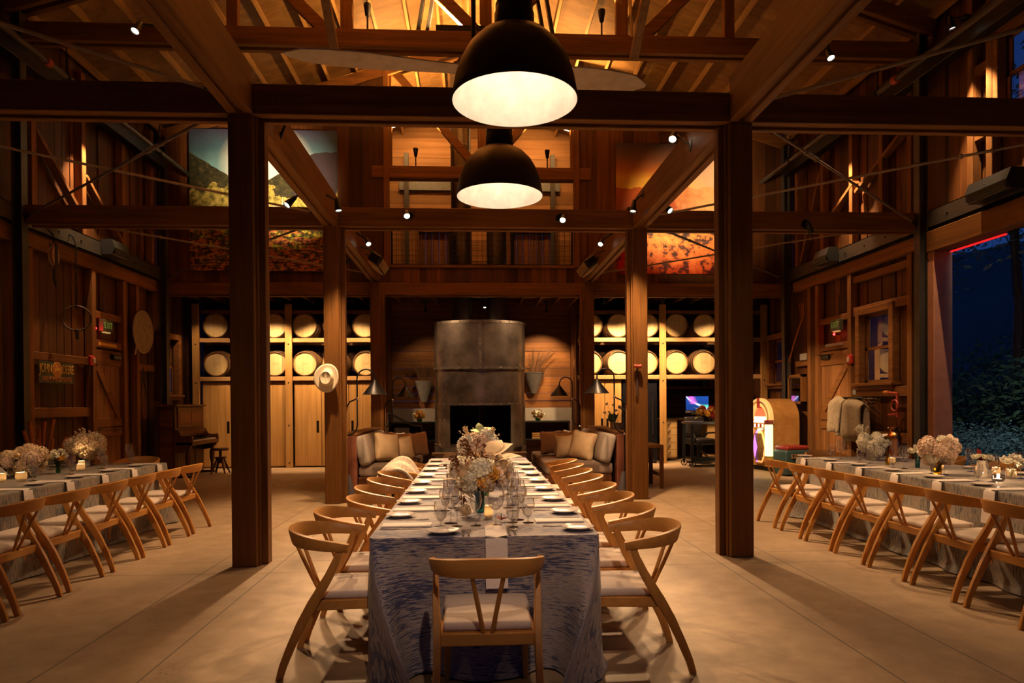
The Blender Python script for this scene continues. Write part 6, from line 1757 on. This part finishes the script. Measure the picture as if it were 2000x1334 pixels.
# pitchfork, cabinet, card on the right wall
t = thing('pitchfork', 'wooden pitchfork leaning high on the wall above the jukebox', 'pitchfork', (6.80, 14.84, 2.36))
p0, p1 = Vector((0, 0, 0)), Vector((.0, -.60, .86))
MB().tube([p0, p0.lerp(p1, .5) + Vector((0, .04, 0)), p1], .016, 8).build('handle', oh, t)
tn = MB()
for dy in (-.09, 0, .09): tn.tube([p1, p1 + Vector((-.01, -.04 + dy * .8, .12)), p1 + Vector((-.03, -.04 + dy, .36))], .008, 6)
tn.build('tines', oh, t)
t = thing('display_cabinet', 'small glazed wooden wall cabinet of trinkets above the chest', 'cabinet', (6.84, 14.46, 1.42))
f = MB().box((-.10, -.32, 0), (.02, -.26, .64), .004).box((-.10, .26, 0), (.02, .32, .64), .004).box((-.10, -.32, 0), (.02, .32, .06), .004).box((-.10, -.32, .58), (.02, .32, .64), .004)
f.build('frame', timber_z, t)
MB().box((.0, -.27, .05), (.02, .27, .6)).box((-.08, -.27, .33), (.0, .27, .345)).build('back', dark_w, t)
MB().add([(-.095, -.27, .05), (-.095, .27, .05), (-.095, .27, .6), (-.095, -.27, .6)], [(0, 1, 2, 3)]).build('pane', pane_m, t, 0)
tag(MB().box((-.012, -.14, 0), (.012, .14, .14), .002).build('card', MATS['pale_card']), 'cream card propped on a girt above the wall cabinet', 'card').location = (6.86, 14.3, 2.365)
tag(MB().box((-.004, -.05, 0), (.004, .05, .09), .002).build('notice_plate', MATS['pale_card']), 'tiny pale notice beside the mirroring window sill', 'notice').location = (6.885, 12.38, 1.60)
# old hand drill fixed on the stud
t = thing('hand_drill', 'red old iron hand crank drill fixed on the stud', 'hand drill', (6.80, 10.95, 1.20))
ri = plain('red_iron', (.38, .05, .03), .5)
MB().box((-.02, -.02, 0), (.02, .02, .42), .006).build('post', ri, t)
MB().tube([(0, 0, .40), (-.02, .28, .42)], .022, 10).tube([(0, 0, .06), (-.02, .22, .04)], .018, 8).build('crank', ri, t)
MB().tube([(-.02, .20, .42), (-.02, .32, .42)], .034, 12).build('grip', oh, t)
MB().tube([(-.03, .03 + .09 * cos(a), .2 + .09 * sin(a)) for a in [2 * pi * i / 16 for i in range(17)]], .014, 6, False).build('wheel', ri, t)
t = thing('twig_bunch', 'bunch of bare vine twigs sticking out of the wall behind the throw', 'twigs', (6.80, 11.75, 1.40))
tb = MB(); R_ = random.Random(8)
for i in range(12):
    tb.tube([(0, .2, .02 * i - .1), (-.12, -.1 + R_.uniform(-.1, .1), R_.uniform(-.15, .15)), (-.2, -.5 + R_.uniform(-.2, .2), R_.uniform(-.22, .22))], [.007, .005, .002], 4)
tb.build('twigs', twig_m, t, 0)
# fur throw hung on the door post
k = N('fur_throw', .95, 0, .2)
nz = k.noise(k.coords('Object', (20, 20, 9)), 2.2, 5, .7)
k.color(k.ramp(nz, [(.25, (.36, .27, .17)), (.7, (.66, .54, .38))])); k.bump(nz, 1.0, .05)
fur = k.m
t = thing('fur_throw', 'thick beige fur throw folded over a wall rail beside the plank door', 'throw', (6.66, 12.12, .78))
def fold(y0, y1, z0, z1, x0, th, ph, name):
    vs = []; fs = []; nu, nv = 22, 22
    for i in range(nu + 1):
        u = i / nu
        for j in range(nv + 1):
            q = j / nv
            a = q * 2
            top = 1 - .10 * (2 * u - 1) ** 2
            zz = z0 + (z1 * top - z0) * (1 - abs(1 - a)) ** .8
            xx = x0 + (th if a > 1 else -th) * min(1, abs(1 - a) * 6) ** .5 - .035 * sin(u * 8 + ph) * abs(1 - a) - .02 * sin(u * 19 + ph) * abs(1 - a)
            vs.append((xx, y0 + (y1 - y0) * u + .03 * sin(q * 5 + ph), zz))
    for i in range(nu):
        for j in range(nv):
            b = i * (nv + 1) + j; fs.append((b, b + 1, b + nv + 2, b + nv + 1))
    o = MB().add(vs, fs).build(name, fur, t, 180)
    o.modifiers.new('thick', 'SOLIDIFY').thickness = .035
fold(-.50, .28, .05, .74, -.02, .085, 0, 'front_fold'); fold(.12, .56, .12, .80, -.06, .075, 2, 'side_fold'); fold(-.22, .34, -.04, .62, .06, .04, 4, 'back_fold')
MB().tube([(.30, -.44, .74), (-.02, -.44, .76), (-.02, .44, .76), (.30, .44, .74)], .014, 8).build('rail', black_m, t)
# copper extinguisher on a ledge
t = thing('fire_extinguisher', 'antique copper fire extinguisher standing by the steel post', 'extinguisher', (6.45, 10.50, .0))
cop = plain('aged_copper', (.62, .27, .09), .25, 1.0, .12, 5)
MB().lathe([(0, .35), (.105, .35), (.11, .36), (.11, .86), (.118, .87), (.118, .90), (.095, .95), (.06, .98), (.05, 1.0), (.05, 1.03), (.085, 1.04), (.085, 1.065), (0, 1.07)], 28).build('tank', cop, t, 40)
MB().tube([(0, -.085, 1.05), (0, -.15, 1.0), (0, -.14, .92)], .012, 6).tube([(-.12, 0, .9), (-.14, 0, .6), (-.12, 0, .4)], .012, 6).build('hose', black_m, t)
MB().lathe([(0, 0), (.14, 0), (.14, .35), (0, .35)], 20).build('stand', dark_w, t)

# infrared heaters under the long beams
def heater(s, y, lab):
    t = thing('heater', lab, 'heater', (s * 1.93, y, 4.05))
    wick = plain('brass_mesh' + ('l' if s < 0 else 'r'), (.62, .42, .17), .4, .4)
    T = Matrix.Rotation(-s * radians(35), 4, 'Y')
    m = MB(); m.box((-.11, -.52, -.09), (.11, .52, .09), .03, T); m.build('housing', black_m, t)
    g = MB()
    for i in range(17): g.box((-.095, -.42 + i * .05, -.112), (.095, -.395 + i * .05, -.09), 0, T)
    g.build('grille_bars', wick, t)
    g = MB()
    for i in range(17): g.box((-s * .112 - .01, -.42 + i * .05, -.07), (-s * .112 + .01, -.395 + i * .05, .07), 0, T)
    g.build('side_grille', wick, t)
    for y_ in (-.25, .25): MB().box((-.112, y_ - .03, -.118), (.112, y_ + .03, -.09), 0, T).build('clip', plain('pale_clip' + ('l' if s < 0 else 'r') + str(y_ > 0), (.55, .48, .38), .5), t)
    MB().tube([(0, -.3, .05), (s * .15, -.3, .2), (s * .285, -.3, .24)], .016, 6).tube([(0, .3, .05), (s * .15, .3, .2), (s * .285, .3, .24)], .016, 6).build('bracket', black_m, t)
heater(-1, 12.6, 'slatted brass heater hung under the piano-side long beam')
heater(1, 12.8, 'slatted brass heater hung under the jukebox-side long beam')
# frayed rope on the middle truss
t = thing('frayed_rope', 'frayed pale rope hanging from the middle truss', 'rope', (2.12, Y2 - .12, 6.95))
rp = plain('pale_rope', (.52, .36, .16), .9)
MB().tube([(.06, 0, 0), (.05, 0, .3), (.03, 0, .7), (0, 0, 1.0)], .022, 7).build('strand', rp, t)
R_ = random.Random(3); fb = MB()
for i in range(26):
    a = R_.uniform(0, 6.28); q = Vector((-.12 + R_.uniform(-.05, .05), 0, .75 + R_.uniform(-.1, .2)))
    fb.tube([q, q + Vector((.07 * cos(a), -.02, .07 * sin(a))), q + Vector((.05 * cos(a + 1), -.03, .12 * sin(a + .6) - .08))], .007, 4)
fb.build('frayed_end', rp, t)

# ---------------------------------------------------------------- big prints on the loft wall
def print_mat(name):
    k = N(name, .45)
    v = k.coords('Generated')
    sx = k.node('SeparateXYZ'); k.link(v, sx.inputs[0])
    return k, v, sx.outputs['X'], sx.outputs['Z']
k, v, X_, Z_ = print_mat('vineyard_print')
n1 = k.noise(v, 4, 5); n2 = k.noise(v, 30, 4, .7); n3 = k.noise(k.coords('Generated', (16, 1, 60)), 1, 4, .7)
skyc = k.ramp(k.math('ADD', Z_, k.math('MULTIPLY', k.math('SUBTRACT', n1, .5), .22)), [(.60, (.62, .70, .72)), (.72, (.16, .38, .46)), (.86, (.055, .14, .20)), (1.0, (.05, .055, .12))])
dist = k.math('SQRT', k.math('ADD', k.math('POWER', k.math('MULTIPLY', k.math('SUBTRACT', X_, .52), .9), 2.0), k.math('POWER', k.math('SUBTRACT', Z_, .76), 2.0)))
skyc = k.mix(k.ramp(dist, [(.10, (1, 1, 1)), (.30, (0, 0, 0))]), skyc, (.95, .95, .92))  # white patch: the print's sun glow plus spotlight glare painted in
hillh = k.math('ADD', k.math('MULTIPLY', k.math('ABSOLUTE', k.math('SUBTRACT', X_, .42)), .62), k.math('ADD', .575, k.math('MULTIPLY', k.math('SUBTRACT', n2, .5), .03)))
hillh = k.math('MINIMUM', hillh, k.math('ADD', .80, k.math('MULTIPLY', n1, .08)))
hill = k.ramp(n2, [(.35, (.012, .014, .010)), (.55, (.045, .05, .025)), (.72, (.16, .12, .05))])
hill = k.mix(k.math('GREATER_THAN', X_, .70), hill, (.035, .030, .045))
c = k.mix(k.math('LESS_THAN', Z_, hillh), skyc, hill)
trees = k.math('LESS_THAN', Z_, k.math('ADD', .50, k.math('ADD', k.math('MULTIPLY', k.math('SUBTRACT', n1, .45), .5), k.math('MULTIPLY', n2, .06))))
c = k.mix(trees, c, k.ramp(n2, [(.38, (.06, .07, .02)), (.55, (.36, .33, .08)), (.7, (.62, .55, .28))]))
n4 = k.noise(k.coords('Generated', (9, 1, 26), (3, 0, 1)), 1, 5, .7)
rows = k.ramp(k.math('ADD', n3, k.math('MULTIPLY', k.math('SUBTRACT', n2, .5), .7)), [(.40, (.012, .011, .008)), (.47, (.07, .03, .012)), (.54, (.50, .15, .04)), (.62, (.62, .26, .08)), (.72, (.20, .08, .03))])
leaves = k.ramp(n2, [(.42, (.02, .03, .008)), (.52, (.22, .26, .03)), (.60, (.62, .60, .08)), (.70, (.75, .52, .10))])
field = k.mix(k.math('GREATER_THAN', k.math('ADD', n4, k.math('MULTIPLY', Z_, .45)), .62), rows, leaves)
field = k.mix(k.math('GREATER_THAN', k.noise(k.coords('Generated', (5, 1, 9), (7, 0, 2)), 1, 4, .7), .60), field, (.010, .012, .010))
c = k.mix(k.math('LESS_THAN', Z_, .42), c, k.mix(k.math('LESS_THAN', Z_, .37), (.45, .36, .10), field))
k.color(c)
t = thing('print', 'wide print of a green vineyard under a bright sky, cut by beams', 'picture', (-4.68, 14.985, 4.36), 0, 'big landscape prints on the loft wall')
MB().box((-1.56, -.03, 0), (1.56, 0, 3.02)).build('canvas', k.m, t)
# little farmhouse in the print, as painted shapes on its surface
hw = plain('print_house_wall', (.50, .40, .28), .5); hr = plain('print_house_roof', (.16, .30, .34), .5)
for q in ((-.22, 1.28, .16, .09, hw), (.02, 1.30, .10, .12, hw), (.22, 1.28, .10, .08, hw)):
    MB().prism([(q[0] - q[2], q[1]), (q[0] + q[2], q[1]), (q[0] + q[2], q[1] + q[3]), (q[0], q[1] + q[3] * 1.7), (q[0] - q[2], q[1] + q[3])], 'y', -.032, -.0305).build('painted_house', q[4], t)
MB().prism([(-.40, 1.37), (-.06, 1.37), (-.12, 1.46), (-.38, 1.46)], 'y', -.0335, -.032).build('painted_roof', hr, t)
MB().prism([(.36, 1.28), (.42, 1.28), (.405, 1.44), (.39, 1.60), (.375, 1.44)], 'y', -.032, -.0305).build('painted_spire', plain('print_spire', (.75, .70, .62), .5), t)
k, v, X_, Z_ = print_mat('sunset_print')
n1 = k.noise(v, 3.5, 5); n2 = k.noise(v, 14, 5, .65); n3 = k.noise(k.coords('Generated', (7, 1, 22)), 1, 5, .65)
skyc = k.ramp(k.math('ADD', Z_, k.math('MULTIPLY', k.math('SUBTRACT', n1, .5), .10)), [(.66, (.75, .45, .06)), (.74, (.72, .38, .05)), (.80, (.45, .15, .03)), (.87, (.22, .10, .05)), (1.0, (.06, .045, .045))])
skyc = k.mix(k.ramp(k.math('ADD', X_, k.math('MULTIPLY', k.math('SUBTRACT', n1, .5), .3)), [(.5, (0, 0, 0)), (.8, (1, 1, 1))]), skyc, (.80, .60, .42))
rid = k.math('ADD', .66, k.math('MULTIPLY', k.math('SUBTRACT', k.noise(k.coords('Generated', (5, 0, 0)), 1, 4), .5), .16))
hill = k.ramp(k.math('ADD', Z_, k.math('MULTIPLY', k.math('SUBTRACT', n2, .5), .2)), [(.42, (.10, .05, .04)), (.50, (.30, .07, .03)), (.62, (.42, .10, .02))])
hill = k.mix(k.ramp(k.math('ADD', X_, k.math('MULTIPLY', k.math('SUBTRACT', n2, .5), .5)), [(.42, (0, 0, 0)), (.75, (1, 1, 1))]), hill, (.80, .50, .22))
c = k.mix(k.math('LESS_THAN', Z_, rid), skyc, hill)
vine = k.ramp(k.math('ADD', k.math('MULTIPLY', n2, .75), k.math('MULTIPLY', n3, .35)), [(.46, (.06, .045, .045)), (.505, (.16, .09, .07)), (.53, (.66, .28, .08)), (.66, (.82, .44, .14))])
vine = k.mix(k.ramp(k.math('ADD', Z_, k.math('MULTIPLY', n2, .2)), [(.10, (1, 1, 1)), (.40, (0, 0, 0))]), vine, (.78, .17, .07), 'MULTIPLY')
redl = k.ramp(k.math('ADD', X_, k.math('MULTIPLY', k.math('SUBTRACT', n2, .5), .2)), [(.10, (1, 1, 1)), (.28, (0, 0, 0))])
vine = k.mix(redl, vine, (.75, .03, .03), 'MULTIPLY')
c = k.mix(k.math('LESS_THAN', Z_, k.math('ADD', .42, k.math('MULTIPLY', k.math('SUBTRACT', n2, .5), .12))), c, vine)
k.color(c)
t = thing('print', 'wide print of an orange vineyard sunset, cut by beams', 'picture', (4.38, 14.985, 4.33), 0, 'big landscape prints on the loft wall')
MB().box((-1.42, -.03, 0), (1.42, 0, 2.88)).build('canvas', k.m, t)

# ---------------------------------------------------------------- outside: ground, slope, bushes, trees
gr = plain('night_ground', (.05, .06, .04), .9, 0, .3, 2)
mb = MB()
xs = [7.1, 12, 18, 26, 36, 50, 70]; ys = [-40 + 10 * i for i in range(15)]
hz = lambda x, y: -.05 + (0 if x < 14 else (x - 14) * .40 + .8 * sin(y * .13 + x * .1))
mb.add([(x, y, hz(x, y)) for x in xs for y in ys], [(i * 15 + j, i * 15 + j + 1, (i + 1) * 15 + j + 1, (i + 1) * 15 + j) for i in range(6) for j in range(14)])
o = mb.build('ground', gr, None, 60); tag(o, kind='structure')
mb = MB().add([(-60, -40, -.06), (-7.06, -40, -.06), (-7.06, 100, -.06), (-60, 100, -.06)], [(0, 1, 2, 3)]).add([(-7.06, -40, -.06), (7.1, -40, -.06), (7.1, -3.0, -.06), (-7.06, -3.0, -.06)], [(0, 1, 2, 3)])
tag(mb.build('ground', gr, None, 0), kind='structure')
def foliage(n, R3, leaf, seed, m, name, parent, c=(0, 0, 0), hollow=.45):
    R_ = random.Random(seed); vs = []; fs = []
    for i in range(n):
        d = Vector((R_.gauss(0, 1), R_.gauss(0, 1), R_.gauss(0, 1))).normalized() * R_.uniform(hollow, 1) * (1 + .18 * sin(i * .7))
        p = Vector((d.x * R3[0], d.y * R3[1], d.z * R3[2])) + Vector(c)
        if p.z < .02: p.z = R_.uniform(.02, .3)
        a = Vector((R_.uniform(-1, 1), R_.uniform(-1, 1), R_.uniform(-1, 1))).normalized(); b = a.orthogonal().normalized()
        l = leaf * R_.uniform(.6, 1.4); k0 = len(vs)
        vs += [p - a * l, p + b * l * .4, p + a * l, p - b * l * .4]; fs.append((k0, k0 + 1, k0 + 2, k0 + 3))
    mb = MB(); mb.v = vs; mb.f = fs
    return mb.build(name, m, parent, 0, False)
lf1 = fl_mat('night_green_leaves', (.05, .08, .03), .5, .6); lf2 = fl_mat('grey_green_leaves', (.07, .11, .09), .4, .7); lf3 = fl_mat('olive_leaves', (.20, .17, .09), .5, .6)
for i, (x, y, r, h, lab) in enumerate(((12.6, 18.6, 1.5, 1.2, 'dark round bush outside, nearest the door jamb'), (13.2, 15.9, 1.4, 1.35, 'dark bush outside in the middle of the doorway'), (12.2, 13.6, 1.3, 1.45, 'dark tall bush outside at the frame edge'), (16.8, 21.4, 1.9, 1.7, 'dark bush farther outside, towards the jamb'), (16.6, 18.2, 1.9, 1.9, 'dark bush farther outside, towards the frame edge'))):
    t = thing('bush', lab, 'bush', (x, y, hz(x, y) if x > 14 else 0), 0, 'bushes outside the doorway')
    foliage(3000, (r, r, h), .10, 60 + i, lf1, 'leaves', t, (0, 0, h * .9))
    MB().tube([(0, 0, 0), (.05, 0, h * .5), (.1, .1, h)], [.07, .05, .02], 6).build('trunk', dark_w, t)
for i, (x, y, lab) in enumerate(((10.2, 14.9, 'low grey-green shrub outside, nearest the jamb'), (10.0, 13.3, 'low grey-green shrub outside, second from the jamb'), (9.3, 11.6, 'low grey-green shrub outside, third from the jamb'), (9.3, 9.9, 'low grey-green shrub outside, fourth from the jamb'))):
    t = thing('shrub', lab, 'shrub', (x, y, 0), 0, 'grey-green shrubs outside the doorway')
    foliage(4200, (.95, .78, .62), .034, 80 + i, lf2, 'leaves', t, (0, 0, .42))
for i, (x, y, z, r, q, n_, lab) in enumerate(((16.5, 24.6, 7.6, 2.6, .9, 2600, 'tree outside beside the jamb, its crown thin'), (15.0, 18.4, 8.0, 2.7, .95, 6500, 'overhanging tree outside, its crown over the middle bush'), (13.6, 13.0, 7.6, 2.6, .9, 5200, 'tree outside at the frame edge, its crown also behind the high window'))):
    t = thing('tree', lab, 'tree', (x, y, 0), 0, 'trees outside the doorway')
    foliage(n_, (r, r, r * q), .13, 90 + i, lf3, 'crown', t, (0, 0, z), .15)
    MB().tube([(0, 0, 0), (.2, .1, z * .5), (.1, .2, z)], [.20, .13, .06], 8).tube([(.15, .1, z * .55), (-.7, -.6, z * .95)], [.1, .03], 6).build('trunk', dark_w, t)
# unseen lamp added over the doorway outside to brighten the shrubs
t = thing('outdoor_fill_lamp', 'added fill lamp outside above the sliding doorway, out of view', 'lamp', (7.06, 9.0, 4.5))
MB().box((0, -.08, -.1), (.04, .08, .1)).tube([(.04, 0, 0), (.35, 0, .12), (.45, 0, .05)], .014, 8).lathe([(0, .1), (.03, .1), (.16, 0), (.15, 0), (0, .09)], 20, Matrix.Translation((.45, 0, -.05))).build('shade', black_m, t)
lamp('SPOT', 'bulb_light', t, (.47, 0, -.08), 480, (.75, .88, 1.0), .08, 150, .6, (.8, .55, -.25))
